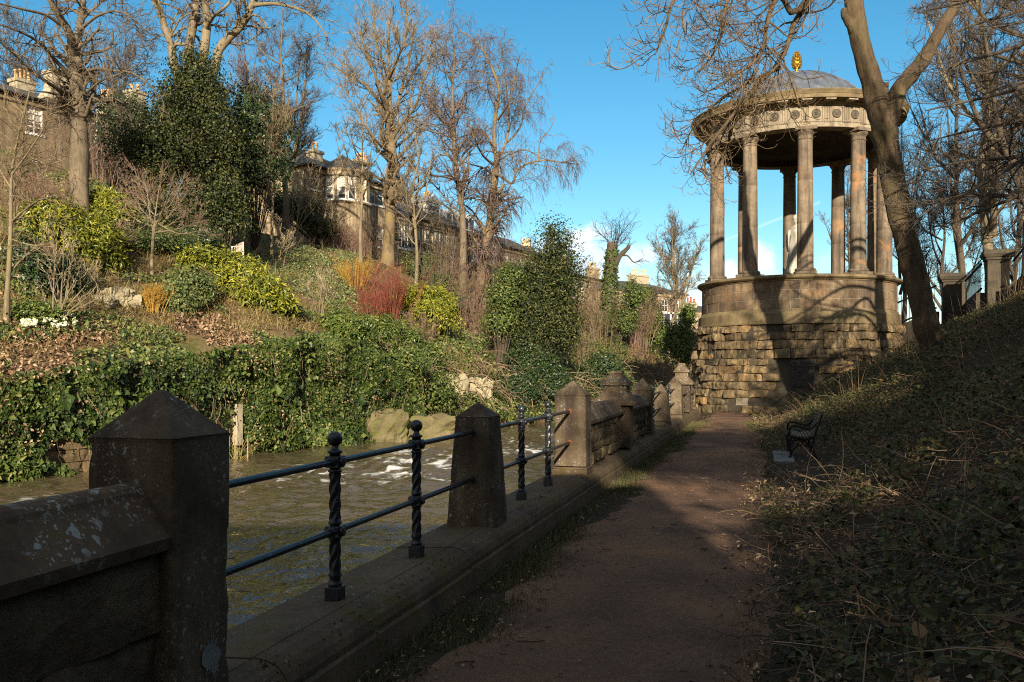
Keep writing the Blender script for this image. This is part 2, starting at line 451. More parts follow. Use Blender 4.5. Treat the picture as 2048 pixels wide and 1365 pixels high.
def watermat():
    t = NT('river_water'); v = t.coords('World')
    vs = t.coords('World', (1, .8, 1))
    foam = t.attr('foam')
    fm = t.noise(v, 5.5, 8, .8, .8)
    mm = t.n('ShaderNodeMath', operation='MULTIPLY'); t.link(foam, mm.inputs[0]); t.link(fm, mm.inputs[1])
    ff = t.ramp(mm.outputs[0], [(.16, 0.0), (.34, .55), (.5, 1.0)])
    c = t.mix(t.noise(v, .35, 4, .6), (.080, .058, .031), (.125, .094, .056))
    c = t.mix(ff, c, (.82, .80, .74))
    h = t.mix(.25, t.noise(vs, 2.6, 3, .5, .8), t.noise(vs, 7, 2, .5, .4))
    t.bump(h, .5, .2)
    r = t.mix(ff, (.05,) * 3, (.7,) * 3)
    m = t.fin(c, r, .5)
    return m
M_WATER = watermat()
M_BARK = bark('grey_bark', (.060, .046, .033), (.25, .195, .13), 1, .5, lichen=None)
M_BARKP = bark('pale_bark', (.085, .066, .044), (.33, .26, .17), 1.2, .4, moss=(.24, .20, .08))
M_BARKW = bark('warm_bark', (.075, .056, .036), (.29, .215, .13), 1.2, .4, moss=(.22, .16, .05))
M_BARKD = bark('dark_bark', (.05, .038, .028), (.13, .10, .07), 1, .6)
M_BARKR = bark('furrowed_bark', (.030, .022, .016), (.185, .125, .075), 1.4, 1.0, moss=(.12, .10, .045))
T_GREY = twigmat('grey_twig', [(.045, .035, .027), (.12, .092, .064), (.21, .165, .11)])
T_OCHRE = twigmat('ochre_twig', [(.07, .052, .034), (.20, .148, .088), (.33, .25, .15)])
T_PURPLE = twigmat('birch_twig', [(.06, .042, .040), (.14, .095, .085), (.22, .155, .125)])
T_DARK = twigmat('dark_twig', [(.035, .028, .022), (.075, .058, .045), (.12, .09, .065)])
T_PLUM = twigmat('plum_twig', [(.10, .055, .045), (.22, .13, .10), (.34, .22, .16)])
T_STEM = twigmat('pale_stem', [(.20, .145, .09), (.42, .32, .20), (.52, .42, .28)])
T_BRUSH = twigmat('brush_twig', [(.07, .048, .030), (.17, .122, .072), (.33, .245, .15)])
T_OVER = twigmat('chestnut_twig', [(.05, .035, .022), (.15, .10, .055), (.30, .21, .11)])
T_RED = twigmat('red_stem', [(.10, .028, .020), (.21, .055, .038), (.32, .13, .075)])
T_YEL = twigmat('amber_stem', [(.22, .12, .02), (.40, .23, .04), (.42, .17, .03)])
T_BANK = twigmat('bank_stem', [(.06, .038, .024), (.15, .098, .06), (.30, .21, .13)])
L_IVY = leafmat('ivy_leaf', [(.014, .028, .007), (.034, .060, .011), (.070, .102, .018), (.13, .155, .036), (.23, .225, .07)], .52, .35)
L_IVYD = leafmat('dark_ivy_leaf', [(.012, .026, .010), (.022, .045, .014), (.040, .070, .018), (.075, .095, .026)], .42, .5)
L_HOLLY = leafmat('holly_leaf', [(.008, .015, .005), (.016, .027, .007), (.032, .045, .010), (.075, .08, .018), (.15, .14, .04)], .52, .32)
L_LAUREL = leafmat('laurel_leaf', [(.05, .075, .010), (.12, .14, .015), (.25, .245, .022), (.36, .33, .035)], .42, .4)
L_GREEN = leafmat('green_leaf', [(.025, .048, .010), (.060, .095, .017), (.12, .155, .027), (.21, .21, .05)], .4, .4)
L_GREYG = leafmat('grey_green_leaf', [(.040, .065, .018), (.08, .115, .030), (.14, .17, .048), (.24, .22, .085)], .42, .4)
L_BROWN = leafmat('dead_leaf', [(.08, .045, .026), (.20, .115, .065), (.34, .215, .13), (.46, .34, .22)], .75, .2)
L_STRAW = leafmat('dry_grass', [(.18, .12, .045), (.32, .23, .09), (.40, .30, .13), (.17, .17, .045)], .8, .2)
L_GRASS = leafmat('grass_blade', [(.035, .045, .012), (.060, .070, .018), (.095, .095, .03), (.17, .13, .06)], .6, .3)
L_FLOWER = leafmat('cream_petal', [(.62, .60, .40), (.75, .74, .55), (.70, .72, .42)], .6, .2)
L_BANK = leafmat('bank_leaf', [(.018, .022, .007), (.034, .042, .011), (.058, .066, .017), (.10, .09, .03), (.20, .125, .055)], .6, .25)
H_STONE = stone('house_stone', (.38, .285, .18), (.66, .52, .35), bump=.3, bdist=.05, scale=1.2, tint=.35, streak=(.13, .095, .06))
H_DULL = stone('dull_house_stone', (.20, .145, .09), (.40, .30, .19), bump=.3, bdist=.05, scale=1.2, tint=.5, streak=(.13, .095, .06))
H_CREAM = stone('cream_stone', (.40, .34, .23), (.58, .50, .35), bump=.2, bdist=.02, scale=1)
H_SLATE = stone('roof_slate', (.06, .058, .056), (.15, .14, .13), bump=.4, bdist=.03, scale=2)
H_WHITE = plain('white_paint', (.78, .77, .73), .5, .3, 0, .06, 3)
H_GLASS = plain('window_glass', (.03, .035, .045), .06, .6, 0, .3, 2)
H_BLIND = plain('window_blind', (.62, .58, .48), .7, .2, 0, .15, 2)
H_POT = plain('chimney_clay', (.58, .36, .17), .8, .2, 0, .25, 4)
H_REDPOT = plain('red_clay', (.50, .10, .04), .8, .2, 0, .25, 4)
H_BUFF = plain('buff_clay', (.62, .52, .34), .8, .2, 0, .2, 4)
M_SLAB = stone('slab_concrete', (.17, .17, .165), (.27, .27, .26), bump=.3, scale=2)
M_SLAT = plain('weathered_slat', (.12, .09, .055), .6, .3, 0, .4, 14)
M_TEAK = plain('pale_timber', (.55, .47, .40), .75, .2, 0, .2, 14)
M_ROCK = stone('pale_rock', (.26, .22, .13), (.56, .48, .32), bump=.8, bdist=.08, scale=1.3, moss=(.20, .21, .06), moss_lo=.6)
M_MOSSROCK = stone('mossy_rock', (.10, .085, .045), (.27, .22, .115), bump=.8, bdist=.08, scale=1.5, moss=(.13, .14, .03), moss_lo=.5)
S_RET = stone('retaining_stone', (.16, .12, .07), (.36, .28, .17), bump=.8, bdist=.05, scale=1.4, tint=.7)

# ------------------------------------------------------------------ camera, sun, sky
cam = bpy.data.cameras.new('camera'); co = bpy.data.objects.new('camera', cam); COL.objects.link(co)
co.location = (0, 0, EYE); co.rotation_euler = (PI / 2, 0, 0)
cam.sensor_width = 36; cam.lens = F / 2048 * 36; cam.shift_y = (V0 - 682.5) / 2048
cam.clip_end = 3000; cam.clip_start = .05
SC.camera = co
SUN_AZ = math.radians(-1.0); SUN_EL = math.radians(18.0)     # azimuth of the sun, measured from straight behind the camera towards the right
sd = Vector((math.sin(SUN_AZ) * math.cos(SUN_EL), -math.cos(SUN_AZ) * math.cos(SUN_EL), math.sin(SUN_EL)))
sl = bpy.data.lights.new('sun', 'SUN'); so = bpy.data.objects.new('sun', sl); COL.objects.link(so)
sl.energy = 5.0; sl.angle = math.radians(.5); sl.color = (1.0, .88, .68)
so.rotation_euler = sd.to_track_quat('Z', 'Y').to_euler(); so.location = (0, -30, 40)
wd = bpy.data.worlds.new('World'); SC.world = wd; wd.use_nodes = True
W = wd.node_tree
for n in list(W.nodes): W.nodes.remove(n)
def wn(t, **k):
    x = W.nodes.new(t)
    for a, b in k.items(): setattr(x, a, b)
    return x
def wm(op, a, b=None, c=None, clamp=False):
    x = wn('ShaderNodeMath', operation=op, use_clamp=clamp)
    for i, q in enumerate((a, b, c)):
        if q is None: continue
        if isinstance(q, bpy.types.NodeSocket): W.links.new(q, x.inputs[i])
        else: x.inputs[i].default_value = q
    return x.outputs[0]
out = wn('ShaderNodeOutputWorld'); bg = wn('ShaderNodeBackground'); sky = wn('ShaderNodeTexSky')
sky.sky_type = 'NISHITA'; sky.sun_disc = False; sky.sun_elevation = SUN_EL
sky.sun_rotation = math.atan2(sd.x, sd.y)
sky.altitude = 60; sky.air_density = 1.0; sky.dust_density = .25; sky.ozone_density = 2.2
hs = wn('ShaderNodeHueSaturation'); hs.inputs['Saturation'].default_value = 1.34; hs.inputs['Hue'].default_value = .485; hs.inputs['Value'].default_value = .89
W.links.new(sky.outputs[0], hs.inputs['Color'])
tc = wn('ShaderNodeTexCoord'); sep = wn('ShaderNodeSeparateXYZ'); W.links.new(tc.outputs['Generated'], sep.inputs[0])
yy = wm('MAXIMUM', sep.outputs[1], .02)
gx = wm('DIVIDE', sep.outputs[0], yy); gz = wm('DIVIDE', sep.outputs[2], yy)
nz = wn('ShaderNodeTexNoise'); nz.inputs['Scale'].default_value = 22; nz.inputs['Detail'].default_value = 7; nz.inputs['Roughness'].default_value = .62
W.links.new(tc.outputs['Generated'], nz.inputs['Vector'])
nf = wm('SUBTRACT', nz.outputs['Fac'], .5)
acc = None
for (u, v, ru, rv, k) in ((1160, 482, 62, 48, 1.0), (1100, 505, 65, 40, .75), (1190, 530, 85, 44, .8), (1270, 520, 50, 34, .8), (1230, 560, 110, 40, .5), (1530, 525, 50, 42, 1.0), (1455, 548, 50, 45, .95), (1395, 590, 90, 60, .55), (1590, 560, 60, 40, .6), (1000, 470, 70, 25, .4), (1660, 520, 50, 30, .25)):
    cx, cz = (u - U0) / F, (V0 - v) / F
    dx = wm('DIVIDE', wm('SUBTRACT', gx, cx), ru / F); dz = wm('DIVIDE', wm('SUBTRACT', gz, cz), rv / F)
    d = wm('SQRT', wm('ADD', wm('MULTIPLY', dx, dx), wm('MULTIPLY', dz, dz)))
    m = wm('SUBTRACT', wm('ADD', 1.0, wm('MULTIPLY', nf, 3.2)), d)
    mr = wn('ShaderNodeMapRange', interpolation_type='SMOOTHSTEP'); W.links.new(m, mr.inputs[0])
    mr.inputs[1].default_value = -.05; mr.inputs[2].default_value = .75; mr.inputs[4].default_value = k
    acc = mr.outputs[0] if acc is None else wm('MAXIMUM', acc, mr.outputs[0])
# the faint vapour trail
ln = wm('ABSOLUTE', wm('SUBTRACT', gz, wm('MULTIPLY_ADD', wm('SUBTRACT', gx, (1440 - U0) / F), .40, (V0 - 485) / F)))
mr = wn('ShaderNodeMapRange', interpolation_type='SMOOTHSTEP'); W.links.new(ln, mr.inputs[0])
mr.inputs[1].default_value = 0; mr.inputs[2].default_value = 5 / F; mr.inputs[3].default_value = .3; mr.inputs[4].default_value = 0
seg = wm('MULTIPLY', wm('GREATER_THAN', gx, (1425 - U0) / F), wm('LESS_THAN', gx, (1640 - U0) / F))
acc = wm('MAXIMUM', acc, wm('MULTIPLY', mr.outputs[0], seg))
front = wm('GREATER_THAN', sep.outputs[1], .05)
acc = wm('MULTIPLY', acc, front)
mx = wn('ShaderNodeMix', data_type='RGBA'); W.links.new(acc, mx.inputs[0]); W.links.new(hs.outputs[0], mx.inputs[6])
CLOUD = 7.0
mx.inputs[7].default_value = (CLOUD * .86, CLOUD * .95, CLOUD, 1)
# unseen white cloud added behind and above the viewer as neutral fill light
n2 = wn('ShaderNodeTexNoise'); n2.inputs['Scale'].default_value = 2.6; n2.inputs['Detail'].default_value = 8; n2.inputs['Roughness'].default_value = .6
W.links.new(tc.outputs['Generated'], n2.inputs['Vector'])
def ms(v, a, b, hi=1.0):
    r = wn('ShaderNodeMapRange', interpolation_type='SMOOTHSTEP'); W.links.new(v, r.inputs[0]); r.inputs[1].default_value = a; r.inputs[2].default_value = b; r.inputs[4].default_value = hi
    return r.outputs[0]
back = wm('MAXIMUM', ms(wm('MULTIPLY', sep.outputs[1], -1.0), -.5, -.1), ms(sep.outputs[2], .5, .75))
fill_cloud = wm('MULTIPLY', back, ms(n2.outputs['Fac'], .38, .56))
m2 = wn('ShaderNodeMix', data_type='RGBA'); W.links.new(fill_cloud, m2.inputs[0]); W.links.new(mx.outputs[2], m2.inputs[6]); m2.inputs[7].default_value = (2.6, 2.52, 2.5, 1)
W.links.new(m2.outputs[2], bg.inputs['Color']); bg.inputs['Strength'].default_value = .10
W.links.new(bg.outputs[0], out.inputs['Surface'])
SC.view_settings.view_transform = 'Standard'; SC.view_settings.look = 'None'; SC.view_settings.exposure = 0.82; SC.view_settings.gamma = 1
SC.cycles.use_denoising = False
SC.cycles.max_bounces = 4; SC.cycles.diffuse_bounces = 2; SC.cycles.glossy_bounces = 2; SC.cycles.transparent_max_bounces = 4
SC.cycles.caustics_reflective = False; SC.cycles.caustics_refractive = False
SC.cycles.filter_width = 1.1
# ------------------------------------------------------------------ ground sheets and water
def grid(xs, ys, fn):
    X, Y = np.meshgrid(xs, ys, indexing='ij')
    P = fn(X, Y)
    n, m = X.shape
    i = np.arange(n - 1)[:, None]; j = np.arange(m - 1)[None, :]
    q = np.stack([i * m + j, (i + 1) * m + j, (i + 1) * m + j + 1, i * m + j + 1], 2).reshape(-1, 4)
    return P.reshape(-1, 3), q
def _hill(L, Wd):
    x = BX + L * EX - Wd * EY; y = BY + L * EY + Wd * EX
    return np.stack([x, y, hill_z(x, y)], 2)
mb = MB(); mb.add(*grid(np.concatenate([np.arange(-30, 70, .5), np.arange(70, 260, 4)]), np.concatenate([[0.0, .04, .07, .1, .12, .2, .4], np.arange(.8, 34, .45), np.arange(34, 140, 5)]), _hill))
tag(mb.build('hillside', M_SOIL, smooth=True), kind='structure')
def _land(S, T):
    x = S * WS + T * WC; y = S * WC - T * WS
    return np.stack([x, y, land_z(x, y)], 2)
ts = np.concatenate([np.arange(-2.3, 10, .12), np.arange(10, 26, .8), np.arange(26, 90, 6)])
mb = MB(); mb.add(*grid(np.concatenate([np.arange(-40, 0, 1.5), np.arange(0, 45, .2), np.arange(45, 240, 3)]), ts, _land))
tag(mb.build('ground', M_BANK, smooth=True), kind='structure')
# trodden path: a thin sheet following the ground with wandering edges
def _path(S, T):
    lo = -1.74 + .26 * fbm(S * .9, 0, 0, 31) + .1 * fbm(S * 3, 0, 0, 32); hi = -.03 + .22 * fbm(S * .55, 4, 0, 33) + .10 * fbm(S * 2.6, 2, 0, 35) - .42 * sstep(S, 21, 28) + .1 * sstep(S, 3, 6)
    t = lo + (hi - lo) * T
    x = S * WS + t * WC; y = S * WC - t * WS
    edge = np.minimum(T, 1 - T)
    z = land_z(x, y) + .004 + .02 * sstep(edge, 0, .12) + .014 * fbm(x * 3, y * 3, 0, 8, 3) * sstep(edge, 0, .2)
    return np.stack([x, y, z], 2)
mb = MB(); mb.add(*grid(np.concatenate([np.arange(-12, 3, .4), np.arange(3, 37, .07)]), np.linspace(0, 1, 34), _path))
tag(mb.build('path', M_PATH, smooth=True), kind='structure')
# river with real wavelets; foam where it breaks over the shallows
WZ = -1.2
xs = np.concatenate([np.arange(-90, -26, 4), np.arange(-26, -11, .3), np.arange(-11, 4, .11), np.arange(4, 24, .3), np.arange(24, 60, 4)])
ys = np.concatenate([np.arange(-40, 3, 3), np.arange(3, 26, .10), np.arange(26, 44, .2), np.arange(44, 80, .5), np.arange(80, 240, 8)])
def wpt(u, v):
    Y = (EYE - WZ) * F / (v - V0); return (u - U0) / F * Y, Y
FOAM = [(800, 950, 1.6, .9), (880, 930, 2.0, 1.0), (700, 945, 1.6, .8), (735, 975, 1.2, .6), (600, 940, 1.5, .55), (650, 1030, .7, .5), (1030, 880, 2.2, 1.0), (1060, 860, 3.0, .9), (990, 900, 2.2, .8), (560, 965, 1.2, .5), (770, 915, 2.6, .75), (880, 905, 2.2, .7), (100, 985, 1.6, .45), (60, 1000, 1.2, .45), (1080, 905, 1.5, .7), (540, 1010, .8, .4), (900, 960, 1.0, .7), (740, 1010, .5, .45), (250, 960, 1.5, .3)]
def rip(X, Y):
    a = X * WS + Y * WC; b = X * WC - Y * WS
    z = .012 * np.sin(2.1 * a + 4 * fbm(X * .5, Y * .5, 0, 51)) + .05 * fbm(a * .8, b * 1.3, 0, 52, 2) + .042 * (.3 - np.abs(fbm(a * 1.9, b * 2.3, 0, 56, 2))) + .016 * fbm(a * 4.5, b * 5, 0, 58, 2)
    return z
zone = lambda X, Y: sum(.8 * k * np.exp(-(((X - wpt(u, v)[0]) / r) ** 2 + ((Y - wpt(u, v)[1]) / (r * 1.25)) ** 2)) for u, v, r, k in FOAM)
def _river(X, Y):
    zn = np.clip(zone(X, Y), 0, 1.2)
    z = WZ + rip(X, Y) * (1.45 + 1.5 * zn)
    return np.stack([X, Y, z], 2)
P, q = grid(xs, ys, _river)
mb = MB(); mb.add(P, q); river = mb.build('river', M_WATER, smooth=True); tag(river, kind='structure')
zn = np.clip(zone(P[:, 0], P[:, 1]), 0, 1.2)
aa = P[:, 0] * WS + P[:, 1] * WC; bb = P[:, 0] * WC - P[:, 1] * WS
cr = 1 - np.abs(fbm(aa * 1.1, bb * 1.9, 0, 61, 4)) * 3.6
foam = np.clip(cr, 0, 1) ** 1.6 * zn * 1.15 * np.clip(.75 + .9 * fbm(aa * 3, bb * 3, 0, 69), .1, 1.4) + .55 * np.clip(cr, 0, 1) ** 4 * np.clip(fbm(aa * .3, bb * .3, 0, 66) - .12, 0, 1)
fa = river.data.attributes.new('foam', 'FLOAT', 'POINT'); fa.data.foreach_set('value', np.clip(foam, 0, 1).astype(np.float32))

# ------------------------------------------------------------------ masonry of individual stones
def blocks(mb, mp, courses, a0, a1, lens, gap=.012, rough=.03, bulge=.03, jit=.03, depth=.16, skip=None, seed=1, cell=.09, wrap=False, tintf=None, warp=0.0):
    r = np.random.default_rng(seed)
    for ci in range(len(courses) - 1):
        z0, z1 = courses[ci], courses[ci + 1]
        a = a0 + (0 if wrap else 0); first = True
        start = -r.uniform(0, lens[0])
        edges = [a0]
        while edges[-1] < a1 - lens[0] * .5:
            L = r.uniform(*lens)
            if first: L *= r.uniform(.4, 1); first = False
            edges.append(edges[-1] + L)
        edges[-1] = a1
        for k in range(len(edges) - 1):
            e0, e1 = edges[k] + gap / 2, edges[k + 1] - gap / 2
            if e1 - e0 < .04: continue
            y0, y1 = z0 + gap / 2, z1 - gap / 2
            if skip and skip((e0 + e1) / 2, (y0 + y1) / 2, e0, e1): continue
            nx = max(2, int((e1 - e0) / cell)); ny = max(2, int((y1 - y0) / cell))
            A, Z = np.meshgrid(np.linspace(e0, e1, nx + 1), np.linspace(y0, y1, ny + 1), indexing='ij')
            ex = np.minimum(A - e0, e1 - A); ez = np.minimum(Z - y0, y1 - Z)
            fall = sstep(np.minimum(ex, ez), -.01, min(.11, (y1 - y0) * .35))
            sd = r.integers(0, 9999)
            o = r.normal() * jit + bulge * fall + rough * (fbm(A * 5 + sd, Z * 5, sd, 2, 4) + .35 * np.round(3 * fbm(A * 2 + sd, Z * 2.6, sd, 7, 2)) / 3) + rough * 1.3 * r.normal() * (A - (e0 + e1) / 2) / (e1 - e0) * 2 * .5
            A2 = A + warp * fbm(A * 3, Z * 3, sd, 4, 2); Z2 = Z + warp * fbm(A * 3 + 9, Z * 3, sd, 6, 2)
            V = mp(A2, Z2, o).reshape(-1, 3)
            n, m = A.shape
            i = np.arange(n - 1)[:, None]; j = np.arange(m - 1)[None, :]
            q = np.stack([i * m + j, (i + 1) * m + j, (i + 1) * m + j + 1, i * m + j + 1], 2).reshape(-1, 4)
            ring = np.concatenate([np.arange(n) * m, (n - 1) * m + np.arange(1, m), (np.arange(n - 2, -1, -1)) * m + m - 1, np.arange(m - 2, 0, -1)])
            Rb = mp(A2, Z2, np.full_like(o, -depth)).reshape(-1, 3)[ring]
            nb = len(V); k2 = len(ring)
            rr = np.arange(k2); r2 = (rr + 1) % k2
            sk = np.stack([ring[rr], nb + rr, nb + r2, ring[r2]], 1)
            tt = tintf((e0 + e1) / 2, (y0 + y1) / 2, r) if tintf else np.clip(r.normal(.5, .2), 0, .9)
            mb.add(np.concatenate([V, Rb]), [q, sk], tt)
def planar(fr):
    def mp(A, Z, O): return fr(np.stack([A.ravel(), O.ravel(), Z.ravel()], 1)).reshape(A.shape + (3,))
    return mp

# ------------------------------------------------------------------ riverside parapet: piers, walls, railings on one kerb
TP = -2.48                                   # centre line of piers and rails
def us(u): return s_at(u, TP)
sP1 = s_at(345, -2.28) + .20
sPost = [us(670), us(833)]; sP2 = us(956); sPost2 = [us(1043), us(1096)]
sP3 = us(1146); sMid = us(1233); sP4 = us(1285); sPost3 = [us(1306), us(1338)]; sP5 = us(1322); sP6 = us(1349); sMid2 = us(1364); sP7 = us(1380)
print('s:', [round(float(q), 2) for q in (sP1, *sPost, sP2, *sPost2, sP3, sMid, sP4, sPost3[0], sP5, sPost3[1], sP6, sMid2, sP7)])
def pier(s, wt, wb, zsh, zap, label, name='stone_pier', foot=True, d=None, group='pointed piers of the riverside wall', zb=.36, cham=.0):
    b = wp(s, TP, 0)
    root = thing(name, b, label, 'pier', group)
    fr = wfr(TP, 0, s)
    m = MB()
    # worn square shaft: rounded arrises with small chips
    n = 46; zs = np.linspace(zb, zsh, n); sd_ = int(s * 10)
    per = []
    for q_ in np.linspace(0, 4, 97)[:-1]:
        i_ = int(q_); f_ = (q_ - i_) * 2 - 1; per.append([(f_, -1), (1, f_), (-f_, 1), (-1, -f_)][i_])
    per = np.array(per); ln_ = (np.abs(per[:, 0]) ** 26 + np.abs(per[:, 1]) ** 26) ** (1 / 26); per = per / ln_[:, None]
    cor = np.minimum(np.abs(per[:, 0]), np.abs(per[:, 1])); V_ = []
    for z_ in zs:
        w_ = wb + (wt - wb) * (z_ - zb) / (zsh - zb)
        x_, y_ = per[:, 0] * w_, per[:, 1] * w_
        g_ = .0055 * fbm(x_ * 7 + sd_, y_ * 7, z_ * 5, 3, 4) / w_
        ch_ = np.clip(fbm(x_ * 9 + sd_, y_ * 9, z_ * 9, 8, 3) - .02, 0, 1) * np.clip((cor - .78) / .22, 0, 1) * .035 / w_
        k_ = 1 + g_ - ch_
        V_.append(np.stack([x_ * k_, y_ * k_, np.full(len(x_), z_)], 1))
    V_ = np.concatenate(V_); c_ = len(per); i_ = np.arange(n - 1)[:, None]; j_ = np.arange(c_)[None, :]
    m.add(fr(V_), np.stack(np.broadcast_arrays(i_ * c_ + j_, i_ * c_ + (j_ + 1) % c_, (i_ + 1) * c_ + (j_ + 1) % c_, (i_ + 1) * c_ + j_), 2).reshape(-1, 4))
    m.build('shaft', S_PIER, root)
    m = MB(); m.frustum((0, 0), wt - .002, wt - .002, wt + .003, wt + .003, zsh - .012, zsh + .004, fr, cap=False); m.frustum((0, 0), wt + .003, wt + .003, .014, .014, zsh + .004, zap, fr); m.build('cap', S_PIER, root, bevel=.008)
    if not foot: return root
    m = MB(); m.frustum((0, 0), wb + .02, wb + .02, wb + .018, wb + .018, .18, zb - .04, fr, cap=False); m.frustum((0, 0), wb + .018, wb + .018, wb + .004, wb + .004, zb - .04, zb - .015, fr); m.build('plinth', S_KERB, root, bevel=.015)
    return root
zsh1 = zv(882, 3.62)
p1_ = pier(sP1, .205, .207, zsh1, zv(780, 3.62 + .26), 'big dark stone pier with lichen on its pointed cap, nearest the viewer', zb=-.02, foot=False)
def lichen_blob(cs, cz, ws, hz_, seed, par, tt, mat):
    r_ = np.random.default_rng(seed); n_ = 64; a_ = np.arange(n_) * 2 * PI / n_
    k_ = 1 + .35 * vnoise(np.cos(a_) * 2.2, np.sin(a_) * 2.2, seed, 3) + .22 * r_.normal(size=n_) * np.abs(np.sin(a_))
    V_ = np.stack([cs + ws * k_ * np.cos(a_), np.full(n_, tt), cz + hz_ * k_ * np.sin(a_)], 1)
    m_ = MB(); m_.add(wfr(TP)(np.concatenate([V_, [[cs, tt, cz]]])), [[i_, (i_ + 1) % n_, n_] for i_ in range(n_)]); m_.build('lichen_patch', mat, par)
lichen_blob(sP1 + .05, .42, .055, .085, 5, p1_, .2115, M_LICHEN)
Yc = lambda u: wp(us(u), TP)[1]
pier(sP2, .165, .228, zv(834, Yc(956)), zv(806, Yc(956)), 'tapering stone pier between the two open railings', zb=.24, foot=False)
pier(sP3, .215, .225, zv(791, Yc(1146)), zv(762, Yc(1146)), 'square pier with rusty rail sockets where the nearer railing ends')
pier(sP4, .215, .225, zv(781, Yc(1285)), zv(757, Yc(1285)), 'shaded pointed pier just past the block-capped pier')
pier(sP5, .17, .235, zv(786, Yc(1322)), zv(768, Yc(1322)), 'small tapering pier midway along the farther railing')
pier(sP6, .225, .235, zv(772, Yc(1349)), zv(754, Yc(1349)), 'sunlit pointed pier at the end of the farther railing')
pier(sP7, .2, .21, zv(782, Yc(1380)), zv(770, Yc(1380)), 'short low end pier against the rough round base')
def cap_pier(s, label, zk=1.0, sc=1.0):
    root = thing('capped_pier', wp(s, TP), label, 'pier', 'block capped piers of the riverside wall')
    fr = wfr(TP, 0, s)
    w = .27 * sc
    m = MB(); m.frustum((0, 0), w, w, w, w, .3, 1.24 * zk, fr, cap=False); m.build('shaft', S_PIER, root, bevel=.012)
    m = MB(); m.frustum((0, 0), w + .12, w + .12, w + .12, w + .12, 1.20 * zk, 1.25 * zk, fr); m.frustum((0, 0), w + .12, w + .12, .215 * sc, .215 * sc, 1.25 * zk, 1.46 * zk, fr, cap=False); m.build('skirt', S_COPE, root, bevel=.01)
    m = MB(); m.frustum((0, 0), .21 * sc, .21 * sc, .21 * sc, .21 * sc, 1.44 * zk, 1.60 * zk, fr)
    m.frustum((0, 0), .265 * sc, .265 * sc, .255 * sc, .255 * sc, 1.60 * zk, 1.65 * zk, fr); m.frustum((0, 0), .255 * sc, .255 * sc, .10 * sc, .10 * sc, 1.65 * zk, 1.84 * zk, fr)
    m.frustum((0, 0), .115 * sc, .115 * sc, .105 * sc, .105 * sc, 1.84 * zk, 1.90 * zk, fr); m.build('cap', S_COPE, root, bevel=.01)
    return root
Ym = Yc(1233)
zk = zv(742, Ym) / 1.90
cap_pier(sMid, 'tall pier with a stacked block cap in the middle of the shaded wall', zk)
cap_pier(sMid2, 'distant block capped pier beside the rough round base', 1.0)
def parapet(s0, s1, label, seed, zt=1.19):
    root = thing('parapet_wall', wp((s0 + s1) / 2, TP), label, 'wall', 'stone parapet walls above the river')
    fr = wfr(TP)
    mb = MB()
    def mp(A, Z, O): return fr(np.stack([A.ravel(), O.ravel() + .125, Z.ravel()], 1)).reshape(A.shape + (3,))
    blocks(mb, mp, [.30, .47, .60, .78, zt - .24] if seed > 3 else [.24, .60, zt - .24], s0, s1, (.22, .55) if seed > 3 else (1.0, 1.9), gap=.012 if seed > 3 else .006, rough=.028, bulge=.02, jit=.008, depth=.06, seed=seed, cell=.05, warp=.015)
    mb.bx(s0, s1, -.14, .09, .2, zt - .25, fr)
    mb.build('rubble_face', S_WALL, root)
    # saddle coping with a round top roll
    pr = [(.185, zt - .265), (.195, zt - .215), (.075, zt - .055)] + [(.075 * math.cos(a), zt - .065 + .065 * math.sin(a)) for a in np.linspace(.15, PI - .15, 9)] + [(-.075, zt - .055), (-.195, zt - .215), (-.185, zt - .265)]
    mb = MB(); k = max(1, round((s1 - s0) / 1.5)); ed = np.linspace(s0, s1, k + 1)
    for i in range(k): mb.sweep(pr, [ed[i] + .004, ed[i + 1] - .004], fr)
    mb.build('coping', S_COPE, root, bevel=.006)
parapet(sP1 - 7.0, sP1 - .20, 'low lichened stone parapet running off beside the nearest pier', 3, zv(966, 3.66) + .0)
parapet(sP3 + .2, sMid - .27, 'part sunlit rubble parapet between two piers', 4, 1.16)
parapet(sMid + .27, sP4 - .2, 'short shaded rubble parapet past the block-capped pier', 5, 1.16)
parapet(sP6 + .22, sMid2 - .27, 'short sunlit parapet before the distant block capped pier', 6, 1.16)
parapet(sMid2 + .27, sP7 - .2, 'last bit of parapet before the rough round base', 7, 1.1)
# kerb the railings stand on: a low step with a rolled front edge, in blocks
kb = tag(bpy.data.objects.new('kerb_wall', None), 'long low stone kerb with a rolled mossy edge under the railings', 'kerb'); COL.objects.link(kb)
prof = [(-.30, .24), (.115, .262), (.125, .248), (.135, .266), (.20, .258), (.26, .235), (.30, .195), (.318, .15), (.318, .115), (.335, .10), (.35, -.02), (.36, -.15), (-.30, -.15)]
s = sP1 - 7.0; mb = MB(); kr = np.random.default_rng(4)
while s < sP7 + .3:
    e = min(s + kr.uniform(1.0, 1.6), sP7 + .3)
    pp = np.array(prof); pp[:, 1] += kr.normal() * .004
    n = max(2, int((e - s) / .12))
    pts = np.linspace(s + .0015, e - .0015, n)
    mb.sweep(pp + 0, pts, wfr(TP)); s = e
V = mb.V
for k in range(len(V)):
    nz_ = fbm(V[k][:, 0] * 5, V[k][:, 1] * 5, V[k][:, 2] * 5, 71, 3)
    V[k] = V[k] + np.stack([nz_ * .012, 0 * nz_, nz_ * .010], 1)
mb.build('rolled_course', S_KERB, kb)
fr = wfr(TP); mb = MB()
blocks(mb, lambda A, Z, O: fr(np.stack([A.ravel(), -.30 - O.ravel(), Z.ravel()], 1)).reshape(A.shape + (3,)), list(np.arange(-2.0, .25, .37)), -6, 36, (.5, 1.0), seed=9, cell=.3)
mb.bx(-30, 44, -.29, .1, -3, .1, fr)
mb.build('river_wall', S_RET, kb)

